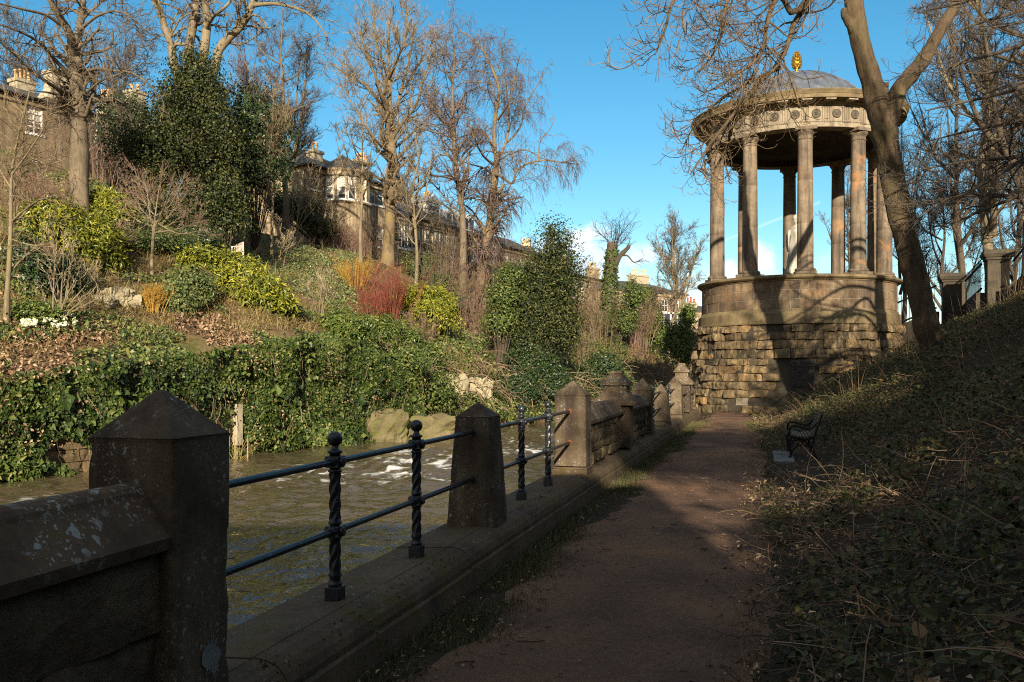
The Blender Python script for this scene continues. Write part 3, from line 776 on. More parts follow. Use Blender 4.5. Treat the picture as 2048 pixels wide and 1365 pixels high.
# iron railings
def railing(sa, sb, posts, label, base_z=.25):
    root = thing('iron_railing', wp((sa + sb) / 2, TP, 0), label, 'railing', 'iron railings between the riverside piers')
    for z in (1.10, .68):
        mb = MB(); a, b = wp(sa, TP, z), wp(sb, TP, z)
        n = 18; P = a[None] + (b - a)[None] * np.linspace(0, 1, n)[:, None]
        mb.tubes(P, np.full(n, .0205), 12); mb.build('rail', M_IRON, root, smooth=True)
        for e, d in ((sa, 1), (sb, -1)):
            mb = MB()
            q = wp(e, TP, z); q2 = wp(e + .035 * d, TP, z)
            mb.tubes(np.array([q, q2]), np.array([.034, .03]), 10, cap=True)
            mb.build('rail_socket', M_RUST if d < 0 and abs(sb - (sP3 - .21)) < .05 else M_IRON, root, smooth=False)
    for s in posts:
        c = wp(s, TP, 0)
        th0 = math.atan2(WC, WS)
        def sq(mb, w, z0, z1, w2=None): mb.frustum((0, 0), w, w, w2 or w, w2 or w, z0, z1, wfr(TP, 0, s))
        mb = MB()
        def twist(R, Z, th):
            g = 1 + .17 * np.cos(4 * (th - Z * 17))
            tw = ((Z > .455) & (Z < .615)) | ((Z > .755) & (Z < 1.03))
            return R * np.where(tw, g, 1), Z
        prof = [(.036, .345), (.043, .352), (.043, .365), (.034, .375), (.032, .395), (.040, .41), (.040, .42), (.033, .435)]
        prof += [(.0315, z) for z in np.arange(.456, .616, .0075)]
        prof += [(.034, .63), (.04, .635), (.04, .645), (.03, .65), (.03, .72), (.04, .725), (.04, .735), (.034, .745)]
        prof += [(.0315, z) for z in np.arange(.756, 1.03, .0075)]
        prof += [(.034, 1.035), (.042, 1.04), (.042, 1.05), (.033, 1.055), (.033, 1.15), (.044, 1.153), (.044, 1.168), (.03, 1.172), (.022, 1.185), (.02, 1.198)]
        mb.lathe(prof, (c[0], c[1], 0), 28, mod=twist)
        p = mb.build('post', M_IRON, root, smooth=True)
        mb = MB(); sq(mb, .047, base_z, .348); mb.build('post_foot', M_IRON, p, bevel=.004)
        for zc in (.68, 1.10):
            mb = MB()
            sq(mb, .045, zc - .035, zc + .035)
            for (ds, dt) in ((1, 0), (-1, 0), (0, 1), (0, -1)):
                q = wp(s + ds * .045, TP + dt * .045, zc); q2 = wp(s + ds * .062, TP + dt * .062, zc)
                mb.tubes(np.array([q, q2]), np.array([.033, .027]), 10, cap=True)
            mb.build('collar', M_IRON, p, bevel=.004)
        mb = MB(); mb.lathe([(.019, 1.19)] + [(.046 * math.sin(a), 1.238 - .046 * math.cos(a)) for a in np.linspace(.35, PI, 12)], (c[0], c[1], 0), 18); mb.build('ball_finial', M_IRON, p, smooth=True)
railing(sP1 + .205, sP2 - .2, sPost, 'black twisted iron railing beside the nearest pier')
railing(sP2 + .2, sP3 - .21, sPost2, 'black twisted iron railing ending in rusty sockets')
railing(sP4 + .2, sP5 - .19, sPost3[:1], 'distant iron railing before the small tapering pier')
railing(sP5 + .19, sP6 - .21, sPost3[1:], 'distant iron railing between the small pier and the sunlit pier')

# ------------------------------------------------------------------ the rotunda
ROT = thing('rotunda', TC, 'round stone temple with columns, lead dome and gilded pine cone on rough base', 'temple')
def cyl(rfun):
    def mp(A, Z, O):
        R = rfun(Z); r = R + O; th = A / 4.2
        return np.stack([TC[0] + r * np.sin(th), TC[1] - r * np.cos(th), Z], -1)
    return mp
C42 = 4.2 * 2 * PI
aV = -math.atan2(TC[0], TC[1])           # angle towards the camera
def ang(u, r):                           # arc position on a cylinder of radius r seen at column u (front side)
    k = (u - U0) / F
    best = None
    for th in np.linspace(-1.6, 1.6, 3201):
        x = TC[0] + r * math.sin(th); y = TC[1] - r * math.cos(th)
        d = abs(x / y - k)
        if math.sin(th) * TC[0] - math.cos(th) * TC[1] < 0 or True:
            vis = (math.sin(th) * (-x) + -math.cos(th) * (-y)) > 0
            if vis and (best is None or d < best[0]): best = (d, th)
    return best[1]
thD0, thD1 = ang(1582, 4.4), ang(1629, 4.4)
rd = lambda Z: 4.02 + .60 * np.clip((3.46 - Z) / 3.46, 0, 1) ** 1.25
def skipdoor(a, z, e0, e1): return e1 > thD0 * 4.2 - .02 and e0 < thD1 * 4.2 + .02 and z < 2.05
n0, n1 = ang(1483, 4.55) * 4.2, ang(1502, 4.55) * 4.2
def tf(a, z, r):
    t = np.clip(r.normal(.5, .28), .0, 1)
    return t
mb = MB()
cs = [-.3, -.02, .30, .60, .92, 1.24, 1.55, 1.86, 2.13, 2.50, 2.84, 3.15, 3.45]
blocks(mb, cyl(rd), cs, -C42 / 2, C42 / 2, (.38, 1.35), gap=.028, rough=.12, bulge=.03, jit=.065, depth=.35, skip=lambda a, z, e0, e1: skipdoor(a, z, e0, e1) or (.3 < z < .6 and abs(a - n0) < .3), seed=21, cell=.07, tintf=tf, warp=.07)
mb.build('rock_faced_base', S_DRUM, ROT)
mb = MB(); mb.lathe([(rd(np.array(z)) - .07, z) for z in np.linspace(-.4, 3.45, 12)], (TC[0], TC[1], 0), 96)
core = mb.build('base_core', S_DARKMORTAR, ROT)
# recess low on the base, its sunlit white painted as a pale patch
mb = MB()
def patch(a0, a1, z0, z1, o, tint):
    A, Z = np.meshgrid(np.linspace(a0, a1, 6), np.linspace(z0, z1, 5), indexing='ij')
    V = cyl(rd)(A, Z, np.full_like(A, o)); mb.add(*[V.reshape(-1, 3), np.stack([np.add.outer(np.arange(5) * 5, np.arange(4)).ravel() + d for d in (0, 5, 6, 1)], 1)], tint)
patch(n0 - .26, n0 + .22, .31, .60, -.04, .95); mb.build('lit_recess', S_MORTAR, ROT)
# door with its lintel and jambs
thm = (thD0 + thD1) / 2
dfr = gfr((TC[0] + 4.28 * math.sin(thm), TC[1] - 4.28 * math.cos(thm), 0), thm)
wD = (thD1 - thD0) * 4.28 / 2
mb = MB(); mb.bx(-wD - .02, wD + .02, -.06, 0, .0, 2.06, dfr)
for k in range(9): mb.bx(-wD + .04 + k * (2 * wD - .08) / 8 - .014, -wD + .04 + k * (2 * wD - .08) / 8 + .014, -.085, -.058, .05, 2.0, dfr)
for z in (.35, 1.1, 1.85): mb.bx(-wD, wD, -.098, -.083, z - .03, z + .03, dfr)
door = mb.build('door', M_DOOR, ROT)
mb = MB(); mb.bx(wD - .16, wD - .08, -.125, -.099, 1.0, 1.12, dfr); mb.build('lock_plate', M_RUST, door)
# moulded plinth band and ashlar podium
mb = MB(); mb.lathe([(3.7, 3.44), (4.08, 3.445), (4.09, 3.50), (4.06, 3.53), (4.06, 3.86), (4.04, 3.90), (3.99, 3.93), (3.95, 4.0), (3.93, 4.03), (3.80, 4.03)], (TC[0], TC[1], 0), 128)
mb.build('plinth_band', S_CORN, ROT, smooth=False)
mb = MB(); blocks(mb, cyl(lambda Z: 3.92 + 0 * Z), [4.03, 4.40, 4.76, 5.10], -C42 / 2, C42 / 2, (.75, 1.35), gap=.026, rough=.006, bulge=.004, jit=.004, depth=.1, seed=33, cell=.14)
mb.build('ashlar_podium', S_PODIUM, ROT)
mb = MB(); mb.lathe([(3.905, 4.0), (3.905, 5.12)], (TC[0], TC[1], 0), 96); mb.build('podium_core', S_MORTAR, ROT)
mb = MB(); mb.lathe([(3.80, 5.10), (3.95, 5.10), (3.97, 5.14), (4.05, 5.17), (4.11, 5.22), (4.11, 5.29), (4.08, 5.31), (4.00, 5.33), (2.0, 5.40), (.01, 5.40)], (TC[0], TC[1], 0), 128)
mb.build('podium_cornice', S_CORN, ROT)
# ten columns
RC = 3.45
ent = lambda q: .305 - .035 * q ** 1.6
for k in range(10):
    th = -aV * 0 + (-math.atan2(TC[0], TC[1])) + math.radians(5.2 + 36 * k)
    cx, cy = TC[0] + RC * math.sin(th), TC[1] - RC * math.cos(th)
    root = ROT
    zb, zt = 5.36, 10.97
    prof = [(.305, zb + .23), (.312, zb + .25), (.305, zb + .28)] + [(ent(q), zb + .28 + q * (zt - .45 - zb - .28)) for q in np.linspace(0.02, 1, 12)]
    for q_ in (.34, .68):
        zz_ = zb + .28 + q_ * (zt - .45 - zb - .28); prof += [(ent(q_), zz_ - .012), (ent(q_) - .012, zz_), (ent(q_), zz_ + .012)]
    prof = sorted(prof, key=lambda p: p[1]) + [(.268, zt - .44)]
    mb = MB(); mb.lathe(prof, (cx, cy, 0), 36); c = mb.build('column', S_COL, ROT, smooth=True)
    mb = MB(); mb.box((cx, cy, zb + .05), (.80, .80, .11), th)
    mb.lathe([(.30, zb + .105)] + [(.345 + .055 * math.cos(a), zb + .165 + .06 * math.sin(a)) for a in np.linspace(-1.4, 1.5, 8)] + [(.33, zb + .235), (.30, zb + .245)], (cx, cy, 0), 36)
    mb.build('column_base', S_COL, c)
    mb = MB(); mb.lathe([(.268, zt - .45), (.295, zt - .44), (.30, zt - .42), (.275, zt - .405), (.272, zt - .29), (.29, zt - .285), (.295, zt - .26), (.31, zt - .245), (.35, zt - .19), (.372, zt - .13), (.372, zt - .115), (.25, zt - .11)], (cx, cy, 0), 36)
    mb.box((cx, cy, zt - .055), (.80, .80, .12), th)
    mb.build('capital', S_COL, c)
# entablature
C0 = (TC[0], TC[1], 0)
mb = MB(); mb.lathe([(3.12, 10.96), (3.72, 10.96), (3.72, 11.15), (3.745, 11.155), (3.745, 11.215), (3.70, 11.22)], C0, 128); mb.build('architrave', S_ENT, ROT)
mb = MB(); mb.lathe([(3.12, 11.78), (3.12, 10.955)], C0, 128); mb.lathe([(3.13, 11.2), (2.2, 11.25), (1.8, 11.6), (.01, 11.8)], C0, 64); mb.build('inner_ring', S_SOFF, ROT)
mb = MB(); mb.lathe([(3.69, 11.2), (3.69, 11.78)], C0, 128)
a5 = aV + math.radians(5.2)
mut0 = a5
for k in range(30):
    a = mut0 + k * 2 * PI / 30
    f_ = gfr((TC[0] + 3.69 * math.sin(a), TC[1] - 3.69 * math.cos(a), 0), a)
    for d in (-.135, -.045, .045, .135): mb.bx(d - .03, d + .03, -.035, .02, 11.225, 11.70, f_)
    mb.bx(-.19, .19, -.045, .02, 11.70, 11.74, f_)
    mb.bx(-.19, .19, -.075, -.05, 11.165, 11.195, f_)
    for d in np.linspace(-.15, .15, 6): mb.bx(d - .016, d + .016, -.072, -.052, 11.125, 11.163, f_)
mb.build('frieze', S_ENT, ROT)
for k in range(30):
    a = mut0 + (k + .5) * 2 * PI / 30
    f_ = gfr((TC[0] + 3.69 * math.sin(a), TC[1] - 3.69 * math.cos(a), 11.47), a)
    mb = MB(); seg = 20
    pr = [(.0, .055), (.05, .06), (.09, .03), (.12, .03), (.14, .05), (.165, .05), (.18, .0)]
    V = []
    for (r_, h_) in pr:
        for q in range(seg):
            b = q * 2 * PI / seg
            g = 1 + (.22 * math.cos(5 * b + k) if .04 < r_ < .13 else 0)
            V.append([r_ * math.cos(b), -h_ * g, r_ * math.sin(b)])
    q4 = [[i * seg + j, i * seg + (j + 1) % seg, (i + 1) * seg + (j + 1) % seg, (i + 1) * seg + j] for i in range(len(pr) - 1) for j in range(seg)]
    mb.add(f_(np.array(V)), np.array(q4)); mb.build('medallion', S_MEDAL, ROT)
mb = MB(); mb.lathe([(3.69, 11.765), (3.76, 11.77), (3.78, 11.83), (3.86, 11.87), (3.88, 11.93), (4.24, 11.945), (4.24, 11.93), (4.27, 11.93), (4.27, 12.07), (4.29, 12.08), (4.30, 12.11), (4.33, 12.16), (4.36, 12.21), (4.36, 12.24), (4.30, 12.26), (3.05, 12.42), (2.99, 12.42)], C0, 144)
mb.build('cornice', S_CORN, ROT)
for k in range(30):
    a = mut0 + k * 2 * PI / 30
    f_ = gfr((TC[0] + 4.06 * math.sin(a), TC[1] - 4.06 * math.cos(a), 0), a)
    mb = MB(); mb.bx(-.19, .19, -.15, .17, 11.865, 11.94, f_); mb.build('mutule', S_ENT, ROT)
Rs = 3.487; zc_ = 10.633
prof = [(2.99, 12.40), (2.97, 12.46)] + [(Rs * math.cos(q), zc_ + Rs * math.sin(q)) for q in np.linspace(math.asin((12.46 - zc_) / Rs) + .02, PI / 2 - .02, 22)]
mb = MB(); mb.lathe(prof, C0, 96)
for k in range(20):
    a = a5 + .1 + k * 2 * PI / 20
    P = np.array([[TC[0] + r_ * math.sin(a), TC[1] - r_ * math.cos(a), z_] for r_, z_ in prof[2:]])
    mb.tubes(P, np.full(len(P), .05), 6)
mb.build('dome', M_LEAD, ROT, smooth=True)
zf = 14.12
mb = MB(); mb.lathe([(.24, zf - .03), (.24, zf + .03), (.2, zf + .05), (.19, zf + .09), (.12, zf + .14), (.07, zf + .2), (.065, zf + .24), (.11, zf + .27), (.11, zf + .3), (.05, zf + .31)], C0, 28)
fin = mb.build('gilded_finial', M_GOLD, ROT, smooth=True)
mb = MB(); H = .74
rp = lambda q: .205 * math.sin(PI * (.12 + .88 * q) ** .72) ** .8 if q < 1 else 0
mb.lathe([(max(.004, rp(q) * .86), zf + .29 + q * H) for q in np.linspace(0, .99, 14)], C0, 24)
for i in range(9):
    q = .04 + i * .103; n = 9 if i < 7 else 6
    for j in range(n):
        a = (j + .5 * (i % 2)) * 2 * PI / n; r_ = max(.02, rp(q) * .88)
        c = np.array([TC[0] + r_ * math.cos(a), TC[1] + r_ * math.sin(a), zf + .29 + q * H])
        o = np.array([math.cos(a), math.sin(a), .55]); t_ = np.array([-math.sin(a), math.cos(a), 0]); u_ = np.array([0, 0, 1.])
        w_ = .062 * (r_ / .2 + .25)
        V = [c - t_ * w_, c - u_ * .05, c + t_ * w_, c + u_ * .075 + o * .02, c + o * .055]
        mb.add(V, [[0, 1, 4], [1, 2, 4], [2, 3, 4], [3, 0, 4]])
mb.build('pine_cone', M_GOLD, fin)

# statue of a draped goddess inside the ring of columns
ST = thing('statue', (TC[0], TC[1], 5.4), 'pale draped stone woman statue standing behind the columns of the round temple', 'statue')
mb = MB(); mb.lathe([(.55, 5.4), (.55, 5.5), (.46, 5.53), (.44, 5.72), (.5, 5.75), (.5, 5.8), (.3, 5.8)], C0, 8); mb.build('plinth', S_STATUE, ST)
def drape(R, Z, th):
    q = (Z - 5.8) / 2.3
    g = 1 + (.13 * np.sin(7 * th + 5 * q) + .07 * np.sin(15 * th - 9 * q)) * np.clip(1 - q, 0, 1) * 1.1
    return R * g * (1 - .28 * np.abs(np.sin(th))), Z
pr = [(.44, 5.79), (.46, 5.84), (.42, 6.0), (.37, 6.4), (.33, 6.75), (.34, 6.95), (.29, 7.15), (.26, 7.28), (.28, 7.42), (.31, 7.55), (.28, 7.66), (.15, 7.74), (.085, 7.80), (.075, 7.86), (.10, 7.92), (.13, 7.99), (.135, 8.06), (.115, 8.14), (.07, 8.19), (.01, 8.21)]
mb = MB(); mb.lathe(pr, C0, 48, mod=drape)
for sgn, pts in ((1, [(.27, 0, 7.58), (.36, -.05, 7.3), (.36, -.16, 7.05), (.22, -.36, 7.02), (.16, -.42, 7.04)]), (-1, [(-.27, 0, 7.58), (-.37, 0, 7.3), (-.40, -.03, 7.02), (-.42, -.12, 6.78), (-.42, -.16, 6.66)])):
    P = np.array(pts) + np.array([TC[0], TC[1], 0]); mb.tubes(P, np.array([.085, .08, .068, .05, .035]), 10, cap=True)
mb.build('figure', S_STATUE, ST, smooth=True)
mb = MB(); mb.lathe([(.105, 8.0), (.15, 8.03), (.158, 8.1), (.14, 8.17), (.09, 8.23), (.05, 8.26), (.01, 8.27)], (TC[0] + .0, TC[1] + .03, 0), 20); mb.build('hair', S_STATUE, ST, smooth=True)
# ------------------------------------------------------------------ houses on the hill
def wall_open(mb, fr, a0, a1, z0, z1, ops, depth=.16):
    As = sorted(set([a0, a1] + [q for o in ops for q in (o[0] - o[2] / 2, o[0] + o[2] / 2)]))
    Zs = sorted(set([z0, z1] + [q for o in ops for q in (o[1], o[1] + o[3])]))
    for i in range(len(As) - 1):
        for j in range(len(Zs) - 1):
            ca, cz = (As[i] + As[i + 1]) / 2, (Zs[j] + Zs[j + 1]) / 2
            if any(abs(ca - o[0]) < o[2] / 2 and o[1] < cz < o[1] + o[3] for o in ops): continue
            mb.add(fr(np.array([[As[i], 0, Zs[j]], [As[i + 1], 0, Zs[j]], [As[i + 1], 0, Zs[j + 1]], [As[i], 0, Zs[j + 1]]])), [[0, 1, 2, 3]], float(rng.uniform(.2, .8)))
    for a, z, w, h in [o[:4] for o in ops]:
        x0, x1, y0, y1 = a - w / 2, a + w / 2, z, z + h
        for (p, q) in (((x0, y0), (x0, y1)), ((x1, y1), (x1, y0)), ((x0, y1), (x1, y1)), ((x1, y0), (x0, y0))):
            mb.add(fr(np.array([[p[0], 0, p[1]], [q[0], 0, q[1]], [q[0], -depth, q[1]], [p[0], -depth, p[1]]])), [[0, 1, 2, 3]], .3)
def window(fr, a, z, w, h, parent, depth=.16, cols=2, rows=2, blind=0.0, fw=.07):
    mb = MB(); d0, d1 = -depth + .02, -depth + .09
    mb.bx(a - w / 2 - .002, a - w / 2 + fw, d0, d1, z, z + h, fr); mb.bx(a + w / 2 - fw, a + w / 2 + .002, d0, d1, z, z + h, fr)
    mb.bx(a - w / 2 + fw, a + w / 2 - fw, d0, d1, z, z + fw, fr); mb.bx(a - w / 2 + fw, a + w / 2 - fw, d0, d1, z + h - fw, z + h, fr)
    for k in range(1, rows): zz = z + h * k / rows; mb.bx(a - w / 2 + fw, a + w / 2 - fw, d0, d1 + .02, zz - .035, zz + .035, fr)
    for k in range(1, cols): aa = a - w / 2 + w * k / cols; mb.bx(aa - .022, aa + .022, d0, d1 - .01, z + fw, z + h - fw, fr)
    mb.bx(a - w / 2 - .1, a + w / 2 + .1, .004, .09, z - .14, z - .004, fr)
    o = mb.build('window', H_WHITE, parent)
    mb = MB(); mb.add(fr(np.array([[a - w / 2, d0 - .005, z], [a + w / 2, d0 - .005, z], [a + w / 2, d0 - .005, z + h], [a - w / 2, d0 - .005, z + h]])), [[0, 1, 2, 3]])
    mb.build('pane', H_GLASS, o)
    if blind > 0:
        mb = MB(); zb = z + h * (1 - blind)
        mb.add(fr(np.array([[a - w / 2, d0 + .004, zb], [a + w / 2, d0 + .004, zb], [a + w / 2, d0 + .004, z + h], [a - w / 2, d0 + .004, z + h]])), [[0, 1, 2, 3]]); mb.build('blind', H_BLIND, o)
    return o
def chimney(fr, a, d, z0, z1, wa, wd, pots, parent, mat=None, pot=None, ph=.7, flare=0.0):
    mb = MB()
    if flare: mb.frustum((a, d), wa / 2 + flare, wd / 2 + .1, wa / 2, wd / 2, z0, z0 + (z1 - z0) * .42, fr); mb.frustum((a, d), wa / 2, wd / 2, wa / 2, wd / 2, z0 + (z1 - z0) * .42, z1, fr)
    else: mb.frustum((a, d), wa / 2, wd / 2, wa / 2, wd / 2, z0, z1, fr)
    mb.frustum((a, d), wa / 2 + .1, wd / 2 + .1, wa / 2 + .1, wd / 2 + .1, z1 - .22, z1 + .002, fr)
    c = mb.build('chimney', mat or H_CREAM, parent)
    along = wa >= wd
    for k in range(pots):
        q = (k + .5) / pots - .5
        pa, pd = (a + q * (wa - .1), d) if along else (a, d + q * (wd - .1))
        p = fr(np.array([[pa, pd, z1]]))[0]; h = ph * (1 + .25 * ((k * 7) % 3 - 1) * .6)
        mb = MB(); mb.lathe([(.13, 0), (.16, .02), (.13, .1), (.115, h - .14), (.15, h - .12), (.155, h - .03), (.12, h), (.09, h), (.09, h - .2)], p, 12); mb.build('chimney_pot', pot or H_POT, c, smooth=True)
    return c
def gable_roof(mb, fr, a0, a1, d0, d1, ze, zr, ov=.25, hip=0.0, th=.12):
    m = (d0 + d1) / 2
    e = [[a0 - ov, d1 + ov, ze], [a1 + ov, d1 + ov, ze], [a1 + ov, d0 - ov, ze], [a0 - ov, d0 - ov, ze], [a0 - ov + hip, m, zr], [a1 + ov - hip, m, zr]]
    P = np.array(e + [[p[0], p[1], p[2] - th] for p in e[:4]], float)
    mb.add(fr(P), [[0, 1, 5, 4], [2, 3, 4, 5], [6, 7, 1, 0], [7, 8, 2, 1], [8, 9, 3, 2], [9, 6, 0, 3]])
    mb.add(fr(P), [[3, 0, 4], [1, 2, 5]])
def house(name, label, l0, l1, w, zb, ze, zr, depth, ops, hip=0.0, wallm=None, roofm=None, cols=2, rows=2, group=None, blind=.35):
    fr = bfr(l0, w, 0)
    root = thing(name, bp((l0 + l1) / 2, w, zb), label, 'house', group)
    L = l1 - l0
    mb = MB(); wall_open(mb, fr, 0, L, zb, ze, ops)
    for (A, B) in ((0, 0), (L, L)):
        mb.add(fr(np.array([[A, 0, zb], [A, -depth, zb], [A, -depth, ze], [A, 0, ze]])), [[0, 1, 2, 3]])
        if hip == 0: mb.add(fr(np.array([[A, 0, ze], [A, -depth, ze], [A, -depth / 2, zr - .1]])), [[0, 1, 2]])
    mb.add(fr(np.array([[0, -depth, zb], [L, -depth, zb], [L, -depth, ze], [0, -depth, ze]])), [[0, 1, 2, 3]])
    mb.bx(-.1, L + .1, .004, .16, ze - .42, ze - .13, fr)
    mb.build('wall', wallm or H_STONE, root)
    mb = MB(); gable_roof(mb, fr, 0, L, -depth, 0, ze, zr, .3, hip); rf = mb.build('roof', roofm or H_SLATE, root)
    mb = MB(); P = fr(np.array([[-.3, .38, ze - .03], [L + .3, .38, ze - .03]])); mb.tubes(P, np.array([.075, .075]), 8, cap=True); mb.build('gutter', M_DARKIRON, root)
    for i, o in enumerate(ops): window(fr, *o[:4], root, cols=cols, rows=rows, blind=blind if (i * 5) % 3 else .6)
    return root, fr, rf
# left house above the big bare tree
wA = 31.0
lA0 = l_at(-70, wA)[0]; lA1 = l_at(166, wA)[0]
lwn, Yw = l_at(70, wA)
Yg = l_at(79, wA)[1]; zeA = zv(203, Yg)
A_, frA, rA = house('stone_house', 'brown stone house with a big cream chimney behind the tall bare tree', lA0, lA1, wA, 12.5, zeA, zeA + 1.9, 9, [(lwn - lA0, zv(268, Yw), 1.05, (268 - 214) / F * Yw), (lwn - lA0 - 4.2, zv(268, Yw), 1.05, 1.75), (lwn - lA0, zv(268, Yw) - 3.4, 1.05, 1.75)], hip=0.0, wallm=H_DULL, cols=2, rows=4, blind=.35)
def chA(u0, u1, vb, vt, back, pots, par, w=wA, l0=lA0, fr=None, mat=None, pot=None, ph=.7, wd=.8, flare=0.0):
    la, Ya = l_at((u0 + u1) / 2, w + back)
    wpx = (u1 - u0) / F * Ya / .95
    chimney(fr, la - l0, -back, zv(vb, Ya), zv(vt, Ya), wpx, wd, pots, par, mat, pot, ph, flare)
chA(97, 135, 206, 146, .7, 2, rA, fr=frA, wd=1.0, ph=.55, flare=.5)
chA(27, 62, 215, 162, 4.6, 4, rA, fr=frA, wd=.9, ph=.75)
lB0 = lA1 + .3; lB1 = l_at(345, wA)[0]
Yg2 = l_at(215, wA)[1]; zeB = zv(232, Yg2)
B_, frB, rB = house('stone_cottage', 'lower brown stone wing with two chimneys half hidden by the dark evergreen', lB0, lB1, wA + .6, 12.0, zeB, zeB + 1.1, 8, [(l_at(205, wA)[0] - lB0, zv(285, Yg2), 1.0, 1.6), (l_at(255, wA)[0] - lB0, zv(285, Yg2), 1.0, 1.6)], wallm=H_DULL, cols=2, rows=2)
chA(199, 231, 236, 200, 3.6, 3, rB, w=wA + .6, l0=lB0, fr=frB, wd=.8, ph=.75)
chA(256, 284, 240, 184, 3.9, 2, rB, w=wA + .6, l0=lB0, fr=frB, wd=.9, ph=.6)
mb = MB(); la, Ya = l_at(191, wA + .6); P = frB(np.array([[la - lB0, .12, 12.2], [la - lB0, .12, zeB - .1]])); mb.tubes(P, np.array([.055, .055]), 8); mb.build('drainpipe', H_WHITE, B_)
# bay-fronted house
wC = 22.0
lC0 = l_at(612, wC)[0]; lC1 = l_at(787, wC)[0]
lb, Yb = l_at(686, wC); ze = zv(344, Yb - 1.0); zr = zv(316, Yb + 4)
lwin, Yx = l_at(753, wC)
wz, wh = zv(410, Yx), (410 - 371) / F * Yx
ops = [(lwin - lC0 - .55, wz, .85, wh), (lwin - lC0 + .55, wz, .85, wh), (lwin - lC0 - .55, wz - 3.3, .85, wh), (lwin - lC0 + .55, wz - 3.3, .85, wh), (.9, wz, .85, wh)]
C_, frC, rC = house('bay_house', 'brown stone villa with a round bay window and hipped slate roof on the hill', lC0, lC1, wC, zv(560, Yb), ze, zr + .3, 10, ops, hip=3.6, cols=1, rows=2, blind=.3)
# the round bay
bl = lb - lC0; RB = 2.05
cB = frC(np.array([[bl, 0.0, 0.0]]))[0]
thN = math.atan2(-EX, EY)
zb0 = zv(560, Yb); wb, wt_ = zv(401, Yb - 1.5), zv(352, Yb - 1.5)
mb = MB()
th = np.radians([-90, -86, -68, -60, -42, -38.5, -20.5, -8, 10, 25, 43, 60, 90]); k = len(th) - 1
holes = [1, 3, 5, 7, 9]
def bcyl(a, z, r): return [cB[0] + r * math.cos(thN + a), cB[1] + r * math.sin(thN + a), z]
for i in range(k):
    for (z0, z1, hole) in ((zb0, wb, 0), (wb, wt_, 1), (wt_, ze, 0)):
        if hole and i in holes:
            for aa in (th[i], th[i + 1]): mb.add([bcyl(aa, z0, RB), bcyl(aa, z1, RB), bcyl(aa, z1, RB - .2), bcyl(aa, z0, RB - .2)], [[0, 1, 2, 3]])
            for zz in (z0, z1): mb.add([bcyl(th[i], zz, RB), bcyl(th[i + 1], zz, RB), bcyl(th[i + 1], zz, RB - .2), bcyl(th[i], zz, RB - .2)], [[0, 1, 2, 3]])
            continue
        mb.add([bcyl(th[i], z0, RB), bcyl(th[i + 1], z0, RB), bcyl(th[i + 1], z1, RB), bcyl(th[i], z1, RB)], [[0, 1, 2, 3]], .5)
mb.lathe([(RB + .004, wb - .25), (RB + .1, wb - .22), (RB + .1, wb - .1), (RB + .004, wb - .07)], (cB[0], cB[1], 0), 24, thN - PI / 2, thN + PI / 2)
mb.lathe([(RB + .004, ze - .5), (RB + .12, ze - .45), (RB + .16, ze - .2), (RB + .25, ze - .1), (RB + .3, ze + .02), (RB - .1, ze + .05)], (cB[0], cB[1], 0), 24, thN - PI / 2, thN + PI / 2)
bay = mb.build('bay', H_STONE, C_)
mb = MB(); mb.lathe([(RB + .32, ze + .04), (.02, zr - .75)], (cB[0], cB[1], 0), 12, thN - PI / 2 - .2, thN + PI / 2 + .2); mb.build('bay_roof', H_SLATE, C_)
for i in holes:
    am = (th[i] + th[i + 1]) / 2; ww = 2 * RB * math.sin((th[i + 1] - th[i]) / 2) * .98
    f_ = gfr((cB[0] + (RB - .03) * math.cos(thN + am), cB[1] + (RB - .03) * math.sin(thN + am), 0), thN + am + PI / 2)
    g_ = (lambda ff: (lambda P: ff(np.stack([np.asarray(P)[:, 0], -np.asarray(P)[:, 1], np.asarray(P)[:, 2]], 1))))(f_)
    window(g_, 0, wb, ww, wt_ - wb, C_, depth=.12, cols=1, rows=2, blind=.8 if i != 5 else .45, fw=.07)
def chh(fr, l0, w, u0, u1, vb, vt, back, pots, par, **k):
    chA(u0, u1, vb, vt, back, pots, par, w=w, l0=l0, fr=fr, **k)
chh(frC, lC0, wC, 617, 641, 350, 303, 3.0, 2, rC, ph=.75)
chh(frC, lC0, wC, 706, 742, 330, 323, 7.5, 4, rC, ph=.7)
# terrace with dormers
def dormer(fr, a, z, w, h, d, parent, win=(3, 2)):
    mb = MB()
    mb.bx(a - w / 2, a + w / 2, -d - 2.2, -d, z, z + h, fr)
    g = np.array([[a - w / 2 - .15, -d + .15, z + h], [a + w / 2 + .15, -d + .15, z + h], [a, -d + .15, z + h + w * .38], [a - w / 2 - .15, -d - 2.4, z + h], [a + w / 2 + .15, -d - 2.4, z + h], [a, -d - 2.4, z + h + w * .38]])
    o = mb.build('dormer', H_WHITE, parent)
    mb = MB(); mb.add(fr(g), [[0, 1, 2], [5, 4, 3]]); mb.add(fr(g), [[0, 2, 5, 3], [1, 4, 5, 2]]); mb.build('dormer_roof', H_WHITE, o)
    mb = MB(); ww, hh_ = w * .8, h * .68; cx = win[0]; rx = win[1]; z0 = z + h * .18
    for i in range(cx):
        for j in range(rx): mb.bx(a - ww / 2 + ww * i / cx + .03, a - ww / 2 + ww * (i + 1) / cx - .03, -d + .002, -d + .02, z0 + hh_ * j / rx + .03, z0 + hh_ * (j + 1) / rx - .03, fr)
    mb.build('pane', H_GLASS, o)
wD_ = 23.0
lD0 = lC1 + .4; lD1 = l_at(912, wD_)[0]
Yd = l_at(808, wD_)[1]; zeD = zv(432, Yd)
opsD = []
for u in (805, 818, 838, 853, 868, 882, 893, 903):
    la, Ya = l_at(u, wD_); opsD.append((la - lD0, zeD - 2.75, .95, 2.0))
